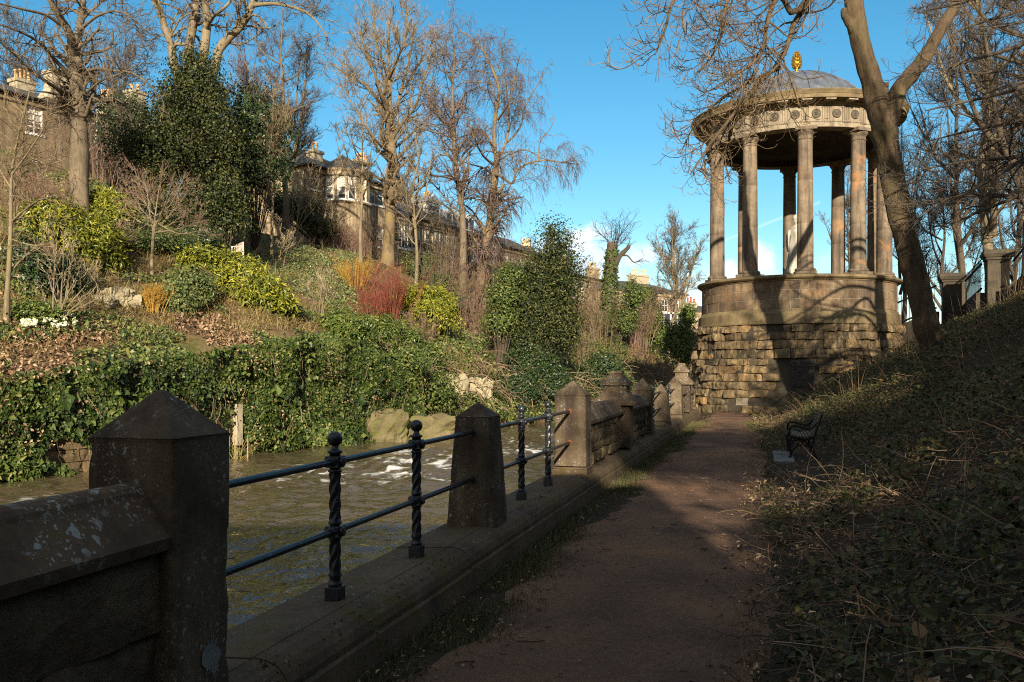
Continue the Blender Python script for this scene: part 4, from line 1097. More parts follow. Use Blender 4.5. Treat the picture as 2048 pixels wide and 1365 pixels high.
D_, frD, rD = house('terrace_house', 'brown stone terrace with white pedimented dormers on its slate roof', lD0, lD1, wD_, zeD - 7, zeD, zeD + 3.2, 9, opsD, cols=2, rows=2, blind=.4)
for u, ww in ((800, 1.8), (864, 2.1)):
    la, Ya = l_at(u, wD_ + 1.6); dormer(frD, la - lD0, zeD + .55, ww, 1.65, 1.4, rD)
chh(frD, lD0, wD_, 842, 866, 415, 402, 5.0, 4, rD, ph=.85)
chh(frD, lD0, wD_, 895, 909, 455, 432, 5.0, 2, rD, ph=.6)
wE = 23.6; lE0 = lD1 + .2; lE1 = l_at(990, wE)[0]; Ye = l_at(940, wE)[1]; zeE = zv(470, Ye)
E_, frE, rE = house('white_house', 'pale rendered house with a flat white dormer past the terrace', lE0, lE1, wE, zeE - 7, zeE, zeE + 2.4, 9, [(l_at(u, wE)[0] - lE0, zeE - 2.4, 1.0, 1.8) for u in (925, 950, 962, 975)], wallm=H_STONE, cols=2, rows=2)
la = l_at(908, wE + 1)[0]
mb = MB(); fa = max(.9, la - lE0); mb.bx(fa - 1.6, fa + 3.4, -3.4, -.9, zeE + .1, zeE + 2.1, frE); dm = mb.build('flat_dormer', H_WHITE, rE)
mb = MB(); [mb.bx(fa - 1.3 + .95 * q, fa - .55 + .95 * q, -.899, -.88, zeE + .75, zeE + 1.75, frE) for q in range(5)]; mb.build('pane', H_GLASS, dm)
mb = MB(); le = l_at(988, wE)[0] - lE0; mb.bx(le - .4, le + .6, -8.8, .02, zeE - 6, zeE + .35, frE); mb.build('white_gable', H_WHITE, E_)
wF = 24.5; lF0 = lE1 + 1.5; lF1 = l_at(1085, wF)[0]; Yf = l_at(1040, wF)[1]; zeF = zv(502, Yf)
F_, frF, rF = house('far_terrace', 'distant terrace with buff chimney pots beside the birch trunk', lF0, lF1, wF, zeF - 8, zeF, zeF + 2.2, 9, [(l_at(u, wF)[0] - lF0, zeF - 2.6, 1.0, 1.8) for u in (1012, 1028, 1044, 1060, 1074)], cols=2, rows=2)
chh(frF, lF0, wF, 1035, 1068, 506, 494, 3.0, 6, rF, pot=H_BUFF, ph=.9)
wG = 26.0; lG0 = lF1 + 1; lG1 = l_at(1200, wG)[0]; Yg_ = l_at(1160, wG)[1]; zeG = zv(553, Yg_)
G_, frG, rG = house('far_villa', 'distant low stone house with an orange chimney pot behind the tall holly', lG0, lG1, wG, zeG - 8, zeG, zeG + 1.6, 10, [(l_at(u, wG)[0] - lG0, zeG - 2.8, 1.1, 1.9) for u in (1150, 1165, 1180, 1190)], cols=2, rows=2)
chh(frG, lG0, wG, 1182, 1192, 560, 552, 2.5, 1, rG, ph=1.4)
chh(frG, lG0, wG, 1110, 1140, 545, 525, 4, 3, rG, ph=.7)
# far house seen across the bend of the river
def house2(name, label, o, ang, L, zb, ze, zr, depth, ops, group=None, wallm=None, hip=3.0, cols=2, rows=3, blind=.2):
    fr0 = gfr((o[0], o[1], 0), ang)
    fr = lambda P: fr0(np.stack([np.asarray(P, float)[:, 0], -np.asarray(P, float)[:, 1], np.asarray(P, float)[:, 2]], 1))
    root = thing(name, (o[0], o[1], zb), label, 'house', group)
    mb = MB(); wall_open(mb, fr, 0, L, zb, ze, ops)
    for A in (0, L): mb.add(fr(np.array([[A, 0, zb], [A, -depth, zb], [A, -depth, ze], [A, 0, ze]])), [[0, 1, 2, 3]])
    mb.bx(-.1, L + .1, .004, .2, ze - .5, ze - .13, fr)
    mb.build('wall', wallm or H_STONE, root)
    mb = MB(); gable_roof(mb, fr, 0, L, -depth, 0, ze, zr, .35, hip); rf = mb.build('roof', H_SLATE, root)
    for i, o_ in enumerate(ops): window(fr, *o_[:4], root, cols=cols, rows=rows, blind=blind if i % 2 else 0)
    return root, fr, rf
Yh = 112; p0 = pw(1205, 0, Yh); angH = math.radians(38)
zeH = zv(577, Yh); LH = 15.5
opsH = [(a, zeH - 3.2, 1.15, 2.35) for a in (1.6, 4.0, 6.4, 9.2, 11.4, 13.6)] + [(a, zeH - 7.0, 1.15, 2.4) for a in (9.2, 11.4, 13.6)]
H_, frH, rH = house2('stone_mansion', 'grey stone house with tall white windows across the river bend', p0, angH, LH, 1.5, zeH, zeH + 1.9, 11, opsH)
mb = MB(); mb.bx(-.1, LH + .15, .004, .25, zeH - 4.35, zeH - 3.75, frH); mb.build('string_course', H_CREAM, H_)
chimney(frH, 3.0, -5, zeH + .8, zeH + 3.1, 1.6, .9, 2, rH, H_STONE, H_POT, .9)
chimney(frH, 11.5, -5, zeH + .8, zeH + 2.8, 3.2, .9, 6, rH, H_CREAM, H_BUFF, .8)
Yi = 128; p1 = pw(1352, 0, Yi); zeI = zv(622, Yi)
I_, frI, rI = house2('far_cottage', 'far low house with a row of red chimney pots beside the rotunda', p1, math.radians(20), 9, .5, zeI, zeI + 1.2, 9, [(a, zeI - 3, 1.1, 2) for a in (1.5, 4, 6.5)])
chimney(frI, 3.2, -3, zeI + .6, zeI + 1.4, 3.8, .8, 7, rI, H_CREAM, H_REDPOT, .8)
# white veranda below the far house
pv = pw(1300, 0, 100); zV = zv(625, 100)
V_ = thing('glazed_veranda', (pv[0], pv[1], zV - 3), 'white framed veranda below the grey stone house across the river', 'veranda')
fV = gfr((pv[0], pv[1], 0), math.radians(25)); mb = MB()
for a in np.linspace(0, 4.6, 6): mb.bx(a - .06, a + .06, -.06, .06, zV - 3, zV - .05, fV)
for z in (zV - 3, zV - 1.6, zV): mb.bx(-.1, 4.7, -.07, .07, z - .08, z + .08, fV)
mb.build('frame', H_WHITE, V_)
mb = MB(); mb.bx(-.1, 4.7, .08, 2.5, zV - 3, zV - .1, fV); mb.build('glazing', H_GLASS, V_)
# black railing along the hill street
fnc = thing('street_railing', bp(l_at(860, 19.5)[0], 19.5, 10), 'black spiked iron railing along the crest below the terrace', 'railing')
la0, la1 = l_at(790, 19.5)[0], l_at(1010, 19.5)[0]
mb = MB()
for l in np.arange(la0, la1, .34):
    x, y, _ = bp(l, 19.5); z = float(np.interp(l, [la0, la1], [zv(482, l_at(790, 19.5)[1]), zv(520, l_at(1010, 19.5)[1])])) 
    mb.box((x, y, z + .65), (.035, .035, 1.9), math.atan2(EY, EX)); mb.frustum((x, y), .05, .05, .005, .005, z + 1.6, z + 1.85)
mb.build('bars', M_DARKIRON, fnc)
mb = MB()
for dz in (.1, 1.35):
    P = np.array([bp(la0, 19.5, zv(482, l_at(790, 19.5)[1]) + dz), bp(la1, 19.5, zv(520, l_at(1010, 19.5)[1]) + dz)]); mb.tubes(P, np.array([.035, .035]), 6)
mb.build('rail', M_DARKIRON, fnc)

# ------------------------------------------------------------------ retaining wall, rocks, benches, right-hand railings
RW = thing('retaining_wall', bp(0, 0, WZ), 'old stone retaining wall rising from the river under the ivy', 'wall')
fr = bfr(0, 0, 0)
mb = MB()
for (l0, l1) in ((-22, -8), (-8, 0), (0, 3), (3, 6), (6, 10), (10, 14.8), (14.8, 17)):
    zt = min(float(hill_z(*bp(q_, .6)[:2])) for q_ in (l0, l1)) - .45
    blocks(mb, lambda A, Z, O: fr(np.stack([A.ravel(), O.ravel() + .03, Z.ravel()], 1)).reshape(A.shape + (3,)), list(np.arange(-2.0, zt + .3, .36)), l0, l1, (.4, .95), gap=.02, rough=.03, bulge=.03, jit=.02, depth=.2, seed=int(l0 + 50), cell=.16, warp=.02)
mb.build('stonework', S_RET, RW)
mb = MB(); lq, Yq = l_at(477, -.2); mb.bx(lq - .12, lq + .12, .05, .28, WZ + .35, zv(808, Yq), fr); tag(mb.build('buttress_post', H_CREAM, RW))
def rock(name, label, c, size, mat, seed, cat='rock', group=None):
    m = MB(); n = 22; u = np.linspace(0, 2 * PI, n * 2, endpoint=False); v = np.linspace(-PI / 2, PI / 2, n)
    U, Vv = np.meshgrid(u, v, indexing='ij')
    d = np.stack([np.cos(U) * np.cos(Vv), np.sin(U) * np.cos(Vv), np.sin(Vv)], -1)
    d = d / (np.sum(np.abs(d) ** 5, -1, keepdims=True) ** .2)
    r = 1 + .35 * fbm(d[..., 0] * 1.3, d[..., 1] * 1.3, d[..., 2] * 1.3, seed) + .3 * np.round(2.5 * fbm(d[..., 0] * 2.4, d[..., 1] * 2.4, d[..., 2] * 2.4, seed + 5)) / 2.5
    P = d * r[..., None] * np.array(size) + np.array(c)
    i = np.arange(2 * n)[:, None]; j = np.arange(n - 1)[None, :]; i2 = (i + 1) % (2 * n)
    m.add(P.reshape(-1, 3), np.stack([i * n + j, i2 * n + j, i2 * n + j + 1, i * n + j + 1], 2).reshape(-1, 4))
    o = m.build(name, mat, loc=c, smooth=False); return tag(o, label, cat, group)
q = hh(948, 800); rock('rock_outcrop', 'pale steep rock outcrop above the water among ivy', q + [.2, .35, -.3], (.75, .5, 1.35), M_ROCK, 3)
q = hh(912, 795); rock('rock_outcrop', 'smaller pale rock face peeping through ivy beside the steep outcrop', q + [.0, .35, -.2], (.6, .45, 1.1), M_ROCK, 8)
rock('river_boulder', 'broad mossy boulder at the foot of the ivy wall', bp(l_at(772, -.5)[0], -.5, -1.0), (1.0, .8, .95), M_MOSSROCK, 12)
rock('river_boulder', 'low mossy ledge of rock by the water under roots', bp(l_at(838, -.3)[0], -.3, -1.1), (1.5, .8, .75), M_MOSSROCK, 15)
rock('river_boulder', 'flat mossy rock at the waterline below the pale outcrop', bp(l_at(905, -.25)[0], -.25, -1.15), (1.8, .8, .6), M_MOSSROCK, 19)
for i, (u, v, sz, lab) in enumerate(((232, 604, .55, 'largest yellowish stone in the little garden terrace'), (262, 612, .4, 'round stone beside the larger garden stone'), (60, 575, .5, 'pale garden stone under the slender leaning tree'), (205, 612, .35, 'small garden stone at the left end of the stone row'))):
    q = hh(u, v); rock('garden_stone', lab, q + [0, .1, .1], (sz, sz * .7, sz * .6), M_ROCK, 30 + i, 'stone', 'stones of the garden terrace')

def park_bench():
    s0, t0 = 17.4, .50
    root = thing('park_bench', wp(s0 + .65, t0 + .25, .03), 'black cast iron bench with wooden slats facing the path', 'bench')
    fr = wfr(t0, .03, s0)
    L = 1.3
    # side profile: (t, z) with t growing away from the path
    def side(s):
        mb = MB()
        def tb(pts, r, r2=None):
            P = np.array([[s, p[0], p[1]] for p in pts], float)
            n = 16; tt = np.linspace(0, 1, n); k = len(P)
            # Catmull-Rom
            xs_ = np.linspace(0, k - 1, n); Q = []
            for x in xs_:
                i = min(int(x), k - 2); f = x - i
                p0, p1, p2, p3 = P[max(i - 1, 0)], P[i], P[i + 1], P[min(i + 2, k - 1)]
                Q.append(.5 * ((2 * p1) + (-p0 + p2) * f + (2 * p0 - 5 * p1 + 4 * p2 - p3) * f ** 2 + (-p0 + 3 * p1 - 3 * p2 + p3) * f ** 3))
            mb.tubes(fr(np.array(Q)), np.linspace(r, r2 or r, n), 8, cap=True)
        tb([(.02, 0), (.05, .08), (.03, .2), (.02, .3), (.06, .40)], .024)
        tb([(.50, 0), (.46, .1), (.43, .22), (.46, .40), (.50, .55), (.56, .72), (.60, .82)], .024, .02)
        tb([(.06, .40), (.2, .37), (.34, .36), (.46, .40)], .02)
        tb([(.06, .40), (.03, .47), (.03, .55), (.08, .60), (.17, .60), (.28, .56), (.38, .55), (.46, .60), (.52, .68)], .018)
        tb([(.05, .1), (.14, .22), (.25, .25), (.36, .22), (.46, .1)], .014)
        tb([(.25, .25), (.25, .36)], .014)
        tb([(.14, .22), (.17, .29), (.24, .31)], .010); tb([(.36, .22), (.33, .29), (.26, .31)], .010)
        mb.build('bench_end', M_DARKIRON, root, smooth=True)
    side(0); side(L)
    mb = MB()
    for k in range(8):
        q = k / 7; t_ = .055 + .40 * q; z_ = .415 - .035 * math.sin(PI * q)
        mb.bx(-.02, L + .02, t_ - .021, t_ + .021, z_ + .008, z_ + .032, fr)
    mb.build('seat', M_SLAT, root)
    mb = MB()
    for k in range(7):
        q = k / 6; t_ = .475 + .115 * q; z_ = .47 + .32 * q
        mb.bx(-.02, L + .02, t_ - .032, t_ - .012, z_ - .02, z_ + .02, fr)
    mb.build('backrest', M_SLAT, root)
park_bench()
mb = MB(); mb.bx(16.7, 18.85, .24, .60, -.03, .045, wfr(0)); tag(mb.build('paving_slab', M_SLAB, loc=tuple(wp(17.7, .4)), bevel=.01), 'long grey concrete slab on the ground before the iron bench', 'slab')
# timber bench in the hillside garden
gb = hh(466, 531); gb[2] += .15
root = thing('garden_bench', gb, 'pale timber bench half hidden behind the yellow bush', 'bench')
fr = gfr((gb[0], gb[1], gb[2]), math.radians(-58))
mb = MB()
for k in range(13): mb.bx(-.78 + k * .13 - .025, -.78 + k * .13 + .025, .23, .255, .42, .82, fr)
mb.bx(-.85, .85, .22, .265, .82, .90, fr); mb.bx(-.85, .85, .22, .265, .40, .46, fr); mb.build('backrest', M_TEAK, root)
mb = MB(); [mb.bx(-.85, .85, -.3 + k * .105, -.3 + k * .105 + .085, .40, .43, fr) for k in range(5)]; mb.build('seat', M_TEAK, root)
for a in (-.86, .86):
    for d in (-.28, .25):
        mb = MB(); mb.bx(a - .035, a + .035, d - .035, d + .035, -.4, .62 if d < 0 else .9, fr); mb.build('leg', M_TEAK, root)
    mb = MB(); mb.bx(a - .04, a + .04, -.34, .21, .622, .66, fr); mb.build('armrest', M_TEAK, root)
# stair balustrade beyond the rotunda, climbing to the right
def bpier(u, vt, Y, label, w=.38, h=1.9):
    p = pw(u, vt, Y)
    root = thing('balustrade_pier', (p[0], p[1], p[2] - h), label, 'pier', 'stone piers of the stair railing')
    f_ = gfr((p[0], p[1], 0), -.35); mb = MB()
    mb.frustum((0, 0), w, w, w, w, p[2] - h - 1.2, p[2] - .3, f_); mb.build('shaft', S_STAIR, root, bevel=.02)
    mb = MB(); mb.frustum((0, 0), w + .06, w + .06, w + .06, w + .06, p[2] - .4, p[2] - .3, f_); mb.frustum((0, 0), w + .1, w + .1, w + .16, w + .16, p[2] - .3, p[2] - .18, f_); mb.frustum((0, 0), w + .17, w + .17, w + .12, w + .12, p[2] - .18, p[2], f_); mb.build('cap', S_STAIR, root, bevel=.02)
    return p
pA = bpier(1903, 548, 40.5, 'shade-toned stone pier of the stair railing just right of the leaning trunk')
pB = bpier(1994, 502, 36.5, 'taller stone pier of the stair railing with a sunlit face', .40, 2.2)
pC = pw(1795, 604, 43.0)
def stair_rail(a, b, label, bars=True):
    a = np.array(a); b = np.array(b)
    root = thing('stair_railing', (a + b) / 2 - [0, 0, 1.5], label, 'railing', 'iron railings of the stair')
    mb = MB()
    for dz in (-.15, -1.15):
        mb.tubes(np.array([a, b]) + [0, 0, dz], np.array([.045, .045]), 6)
    mb.build('rail', M_DARKIRON, root)
    L = np.linalg.norm(b - a); n = int(L / .16); mb = MB()
    for k in range(n):
        p = a + (b - a) * (k + .5) / n
        mb.tubes(np.array([p + [0, 0, -1.3], p + [0, 0, .02]]), np.array([.014, .014]), 4); mb.tubes(np.array([p + [0, 0, .02], p + [0, 0, .1]]), np.array([.028, .003]), 4)
    mb.build('bars', M_DARKIRON, root)
    d = (b - a) / L; nrm = np.array([-d[1], d[0], 0]); mb = MB()
    V = [p + nrm * q + [0, 0, z] for p in (a, b) for q in (-.2, .2) for z in (-2.9, -1.32)]
    mb.add(V, [[0, 1, 3, 2], [4, 6, 7, 5], [0, 4, 5, 1], [2, 3, 7, 6], [1, 5, 7, 3]]); mb.build('stone_base', S_STAIR, root)
stair_rail(pC + [0, 0, .1], pA + [-.5, .4, -.35], 'lower flight of spiked iron railing behind the leaning trunk')
stair_rail(pA + [.45, -.35, -.2], pB + [-.45, .35, -.35], 'middle flight of spiked iron railing between the two stone piers')
stair_rail(pB + [.5, -.3, -.3], pw(2075, 455, 33.5), 'upper flight of spiked iron railing past the taller stone pier')
# ------------------------------------------------------------------ bare trees: explicit trunk and limbs, then grown branches and twigs
def spline(pts, n):
    P = np.asarray(pts, float); k = len(P)
    if k == 2: return P[0] + (P[1] - P[0]) * np.linspace(0, 1, n)[:, None]
    xs_ = np.linspace(0, k - 1, n); Q = []
    for x in xs_:
        i = min(int(x), k - 2); f = x - i
        p0, p1, p2, p3 = P[max(i - 1, 0)], P[i], P[i + 1], P[min(i + 2, k - 1)]
        Q.append(.5 * ((2 * p1) + (-p0 + p2) * f + (2 * p0 - 5 * p1 + 4 * p2 - p3) * f ** 2 + (-p0 + 3 * p1 - 3 * p2 + p3) * f ** 3))
    return np.array(Q)
def grow(P, R, count, rg, t0=.25, t1=1.0, ang=(30, 60), lf=(.35, .6), lmin=.2, lmax=99, n=7, up=.1, wig=.18, rr=.55, rmin=.004, tip=.35, taper_len=.55, minR=0):
    N, m, _ = P.shape
    Ls = np.sum(np.linalg.norm(np.diff(P, axis=1), axis=2), axis=1)
    idx = rg.choice(N, count, p=Ls / Ls.sum())
    t = t0 + (t1 - t0) * rg.random(count)
    x = t * (m - 1); i = np.minimum(x.astype(int), m - 2); f = (x - i)[:, None]
    p = P[idx, i] * (1 - f) + P[idx, i + 1] * f
    r = R[idx, i] * (1 - f[:, 0]) + R[idx, i + 1] * f[:, 0]
    T = P[idx, i + 1] - P[idx, i]; T /= np.linalg.norm(T, axis=1, keepdims=True) + 1e-9
    a = rg.normal(size=(count, 3)); a -= T * np.sum(a * T, 1, keepdims=True); a /= np.linalg.norm(a, axis=1, keepdims=True) + 1e-9
    th = np.radians(rg.uniform(ang[0], ang[1], count))[:, None]
    d = T * np.cos(th) + a * np.sin(th)
    L = np.clip(Ls[idx] * (1 - taper_len * t) * rg.uniform(lf[0], lf[1], count), lmin, lmax)
    C = np.zeros((count, n, 3)); C[:, 0] = p
    step = (L / (n - 1))[:, None]
    w = rg.normal(size=(count, 3)) * wig
    for k in range(1, n):
        w = .55 * w + wig * rg.normal(size=(count, 3))
        d = d + w; d[:, 2] += up if np.isscalar(up) else up[min(k - 1, len(up) - 1)]
        d /= np.linalg.norm(d, axis=1, keepdims=True) + 1e-9
        p = p + d * step; C[:, k] = p
    r0 = np.maximum(r * rr * rg.uniform(.75, 1.1, count), rmin)
    r1 = np.maximum(r0 * tip, rmin * .8)
    RR = r0[:, None] + (r1 - r0)[:, None] * np.linspace(0, 1, n)[None]
    return C, RR
def resample(limbs, n=16, rg=None, nz=.0):
    P = []; R = []
    for pts, r0, r1 in limbs:
        q = spline(pts, n)
        if rg is not None and nz:
            q[1:] += rg.normal(size=(n - 1, 3)) * nz
        P.append(q); R.append(r0 + (r1 - r0) * np.linspace(0, 1, n) ** .85)
    return np.array(P), np.array(R)
def tree(name, label, base, limbs, levels, mb_, mt_, seed=1, cat='tree', group=None, solid=1, sides=(14, 6, 4, 3, 3, 3), flare=1.35, extra=None, first_free=0, prune=None):
    """limbs: [(points, r0, r1)]; levels: list of kwargs for grow"""
    rg = np.random.default_rng(seed)
    root = thing(name, base, label, cat, group)
    P, R = resample(limbs, 18, rg, .0)
    R[0, 0] *= flare; R[0, 1] *= 1 + (flare - 1) * .45; R[0, 2] *= 1 + (flare - 1) * .15
    m = MB()
    nn = 70 if np.linalg.norm(np.array(base) - [0, 0, 0]) < 30 else 44
    xo = np.linspace(0, 17, nn); io = np.minimum(xo.astype(int), 16); fo = xo - io
    lump = 1 + .05 * rg.normal(size=R.shape) * (np.arange(18) > 1)
    PT = P[:, io] * (1 - fo)[None, :, None] + P[:, io + 1] * fo[None, :, None]; RT = (R * lump)[:, io] * (1 - fo) + (R * lump)[:, io + 1] * fo
    n_before = m.n; m.tubes(PT, RT, sides[0])
    Vt = m.V[-1]; cen = np.repeat(PT.reshape(-1, 3), sides[0], 0); rad = np.repeat(RT.ravel(), sides[0])
    dsp = .16 * fbm(Vt[:, 0] * 9, Vt[:, 1] * 9, Vt[:, 2] * 1.6, seed, 4) + .10 * fbm(Vt[:, 0] * 3, Vt[:, 1] * 3, Vt[:, 2] * 2.2, seed + 3, 3)
    m.V[-1] = Vt + (Vt - cen) * (dsp * np.clip(rad * 5, .3, 1))[:, None]
    cur = (P[first_free:], R[first_free:]) if len(P) > first_free else (P, R)
    tw = MB(); allc = [(P, R)]
    for k, lv in enumerate(levels):
        lv = dict(lv); src = lv.pop('src', -1)
        if src == 'all': S = None
        PP, RR = allc[src] if src != -1 else allc[-1]
        if k == 0 and first_free: PP, RR = PP[first_free:], RR[first_free:]
        C, CR = grow(PP, RR, lv.pop('count'), rg, **lv)
        if prune is not None: kk_ = prune(C); C, CR = C[kk_], CR[kk_]
        allc.append((C, CR))
        if k < solid: m.tubes(C, CR, sides[min(k + 1, 5)])
        else: tw.tubes(C, CR, sides[min(k + 1, 5)], rg.random(len(C)))
    m.build('trunk', mb_, root, smooth=True)
    if tw.n: tw.build('crown', mt_, root)
    return root
def PX(Y, *uv, dy=None):
    out = []
    for i, q in enumerate(uv):
        out.append(pw(q[0], q[1], Y + (q[2] if len(q) > 2 else 0)))
    return out
GT = 'bare trees on the far bank'
# --- tall tree left, in front of the cream chimney
b = hh(158, 432); YA = b[1]
tree('bare_tree', 'tall bare tree with a thick mottled trunk in front of the cream chimney', b, [
    ([b - [0, 0, .5]] + PX(YA, (159, 330), (157, 240), (155, 175), (152, 130), (148, 95)), .40, .27),
    (PX(YA, (150, 115), (140, 70, -1), (122, 38, -1.5), (105, 10, -2), (88, -40, -2.5)), .20, .10),
    (PX(YA, (150, 105), (158, 65, 1), (163, 30, 1), (168, -20, 1), (170, -90, 2)), .21, .10),
    (PX(YA, (146, 190), (122, 182, -1), (95, 165, -2), (60, 140, -3), (25, 105, -4), (-20, 70, -5)), .10, .03),
    (PX(YA, (148, 160), (110, 120, -1), (78, 85, -2), (35, 62, -3), (-15, 45, -4)), .11, .03),
    (PX(YA, (164, 150), (190, 138, -1), (222, 142, -2), (262, 146, -3), (300, 170, -4)), .09, .025),
    (PX(YA, (162, 192), (180, 180, -1), (205, 160, -2), (235, 150, -2.5), (275, 130, -3)), .08, .02),
    (PX(YA, (136, 62, -1), (95, 32, -2), (50, 20, -3), (0, 8, -4)), .08, .03),
    (PX(YA, (160, 60), (200, 30, -1), (245, 25, -2), (290, 60, -3)), .075, .02),
], [dict(count=115, t0=.38, ang=(30, 75), lf=(.3, .6), lmin=.8, lmax=3.4, n=8, up=.02, wig=.24, rr=.45, rmin=.014),
    dict(count=1100, t0=.15, ang=(30, 75), lf=(.3, .65), lmin=.5, lmax=1.7, n=7, up=.05, wig=.25, rr=.5, rmin=.009),
    dict(count=4200, t0=.1, ang=(25, 70), lf=(.3, .7), lmin=.25, lmax=.9, n=5, up=.08, wig=.22, rr=.55, rmin=.0065)], M_BARK, T_GREY, 5, group=GT)
# --- many-stemmed tree rising out of the dark evergreen
b = hh(385, 470); YB = 46.0
b = np.array([pw(390, 470, YB)[0], YB, hill_z(pw(390, 470, YB)[0], YB)])
tree('bare_tree', 'huge bare tree with several thick pale limbs rising out of dark evergreen leaves', b, [
    ([b - [0, 0, .5]] + PX(YB, (388, 330), (386, 240), (388, 160)), .62, .50),
    (PX(YB, (376, 200), (352, 142), (340, 85), (325, 40), (308, -20), (300, -60)), .24, .12),
    (PX(YB, (384, 180), (378, 115), (384, 60), (392, 10), (396, -60)), .27, .15),
    (PX(YB, (394, 180), (408, 105), (414, 45), (410, 0), (404, -60)), .26, .15),
    (PX(YB, (400, 190), (428, 140), (438, 100), (462, 72), (488, 45), (505, 10), (528, -40)), .28, .14),
    (PX(YB, (505, 12), (550, 8, -1), (600, 20, -2), (630, 40, -3), (655, 75, -4)), .11, .03),
    (PX(YB, (412, 60), (425, 35, -1), (450, 15, -2), (480, -20, -2)), .12, .05),
    (PX(YB, (345, 110), (352, 90, -1), (372, 88, -1), (384, 70, 0)), .09, .06),
    (PX(YB, (490, 45), (508, 30, -1), (530, 45, -1.5), (532, 58, -2)), .07, .03),
], [dict(count=120, t0=.35, ang=(30, 75), lf=(.25, .5), lmin=.8, lmax=3.2, n=8, up=.03, wig=.22, rr=.4, rmin=.015),
    dict(count=1000, t0=.15, ang=(30, 70), lf=(.3, .65), lmin=.5, lmax=1.6, n=7, up=.05, wig=.24, rr=.5, rmin=.009),
    dict(count=3600, t0=.1, ang=(25, 70), lf=(.3, .7), lmin=.25, lmax=.9, n=5, up=.08, wig=.22, rr=.55, rmin=.0065)], M_BARKP, T_GREY, 6, group=GT)
# --- finely twigged dark trees behind
def round_tree(label, u, vb, vt, Y, wpx, seed, bm, tm, name='bare_tree', group=GT, dens=1.0, rb=.22, up=.12, lean=0, low=.2, ang=(25, 55), twr=.0075, cat='tree', tw=1.0, bot=None):
    x = (u - U0) / F * Y
    zb = float(hill_z(x, Y)) if bot is None else bot
    b = np.array([x, Y, zb]); top = pw(u + lean, vt, Y)
    H = top[2] - zb; wr = wpx / F * Y
    rg = np.random.default_rng(seed)
    mid = [b - [0, 0, .4]] + [b + (top - b) * q + np.array([rg.normal() * .012 * H, rg.normal() * .012 * H, 0]) for q in (.2, .4, .6, .8, 1.0)]
    limbs = [(mid, rb, .02)]
    k = 9
    for i in range(k):
        q = low + (.78 - low) * (i + .5) / k
        s = b + (top - b) * q
        a = rg.uniform(0, 2 * PI); out = wr * (1.0 - .55 * abs((i / k) - .35)) * rg.uniform(.75, 1.1)
        rise = H * (1 - q) * rg.uniform(.45, .8)
        e = s + np.array([math.cos(a) * out, math.sin(a) * out, rise])
        m1 = s + (e - s) * .35 + np.array([math.cos(a) * out * .16, math.sin(a) * out * .16, -rise * .06]); m2 = s + (e - s) * .7 + np.array([math.cos(a), math.sin(a), 0]) * out * .1
        limbs.append(([s, m1, m2, e], rb * (1 - q) * .62 + .02, .015))
    return tree(name, label, b, limbs, [
        dict(count=int(120 * dens), t0=.25, ang=ang, lf=(.22, .45), lmin=.5, lmax=3, n=8, up=up, wig=.16, rr=.5, rmin=.013),
        dict(count=int(1100 * dens), t0=.1, ang=ang, lf=(.3, .65), lmin=.4, lmax=1.8, n=6, up=up, wig=.18, rr=.55, rmin=.009),
        dict(count=int(7000 * dens * tw), t0=.05, ang=(20, 60), lf=(.35, .8), lmin=.25, lmax=.9, n=5, up=up, wig=.18, rr=.6, rmin=twr)], bm, tm, seed, cat, group)
round_tree('finely twigged dark tree with straight trunk between the evergreen and the villa', 568, 392, 15, 57, 110, 21, M_BARK, T_DARK, dens=.85, rb=.24, up=.13)
round_tree('purplish twiggy tree behind the dark evergreen', 490, 300, 90, 66, 75, 22, M_BARKD, T_PURPLE, dens=.7, rb=.2)
round_tree('dark bare tree crown behind the cream chimney at the frame edge', 20, 300, 60, 70, 90, 23, M_BARKD, T_DARK, dens=.8, rb=.25)
round_tree('thin twiggy tree against the sky between the thick limbs', 250, 300, 20, 70, 80, 24, M_BARKD, T_DARK, dens=.6, rb=.2)
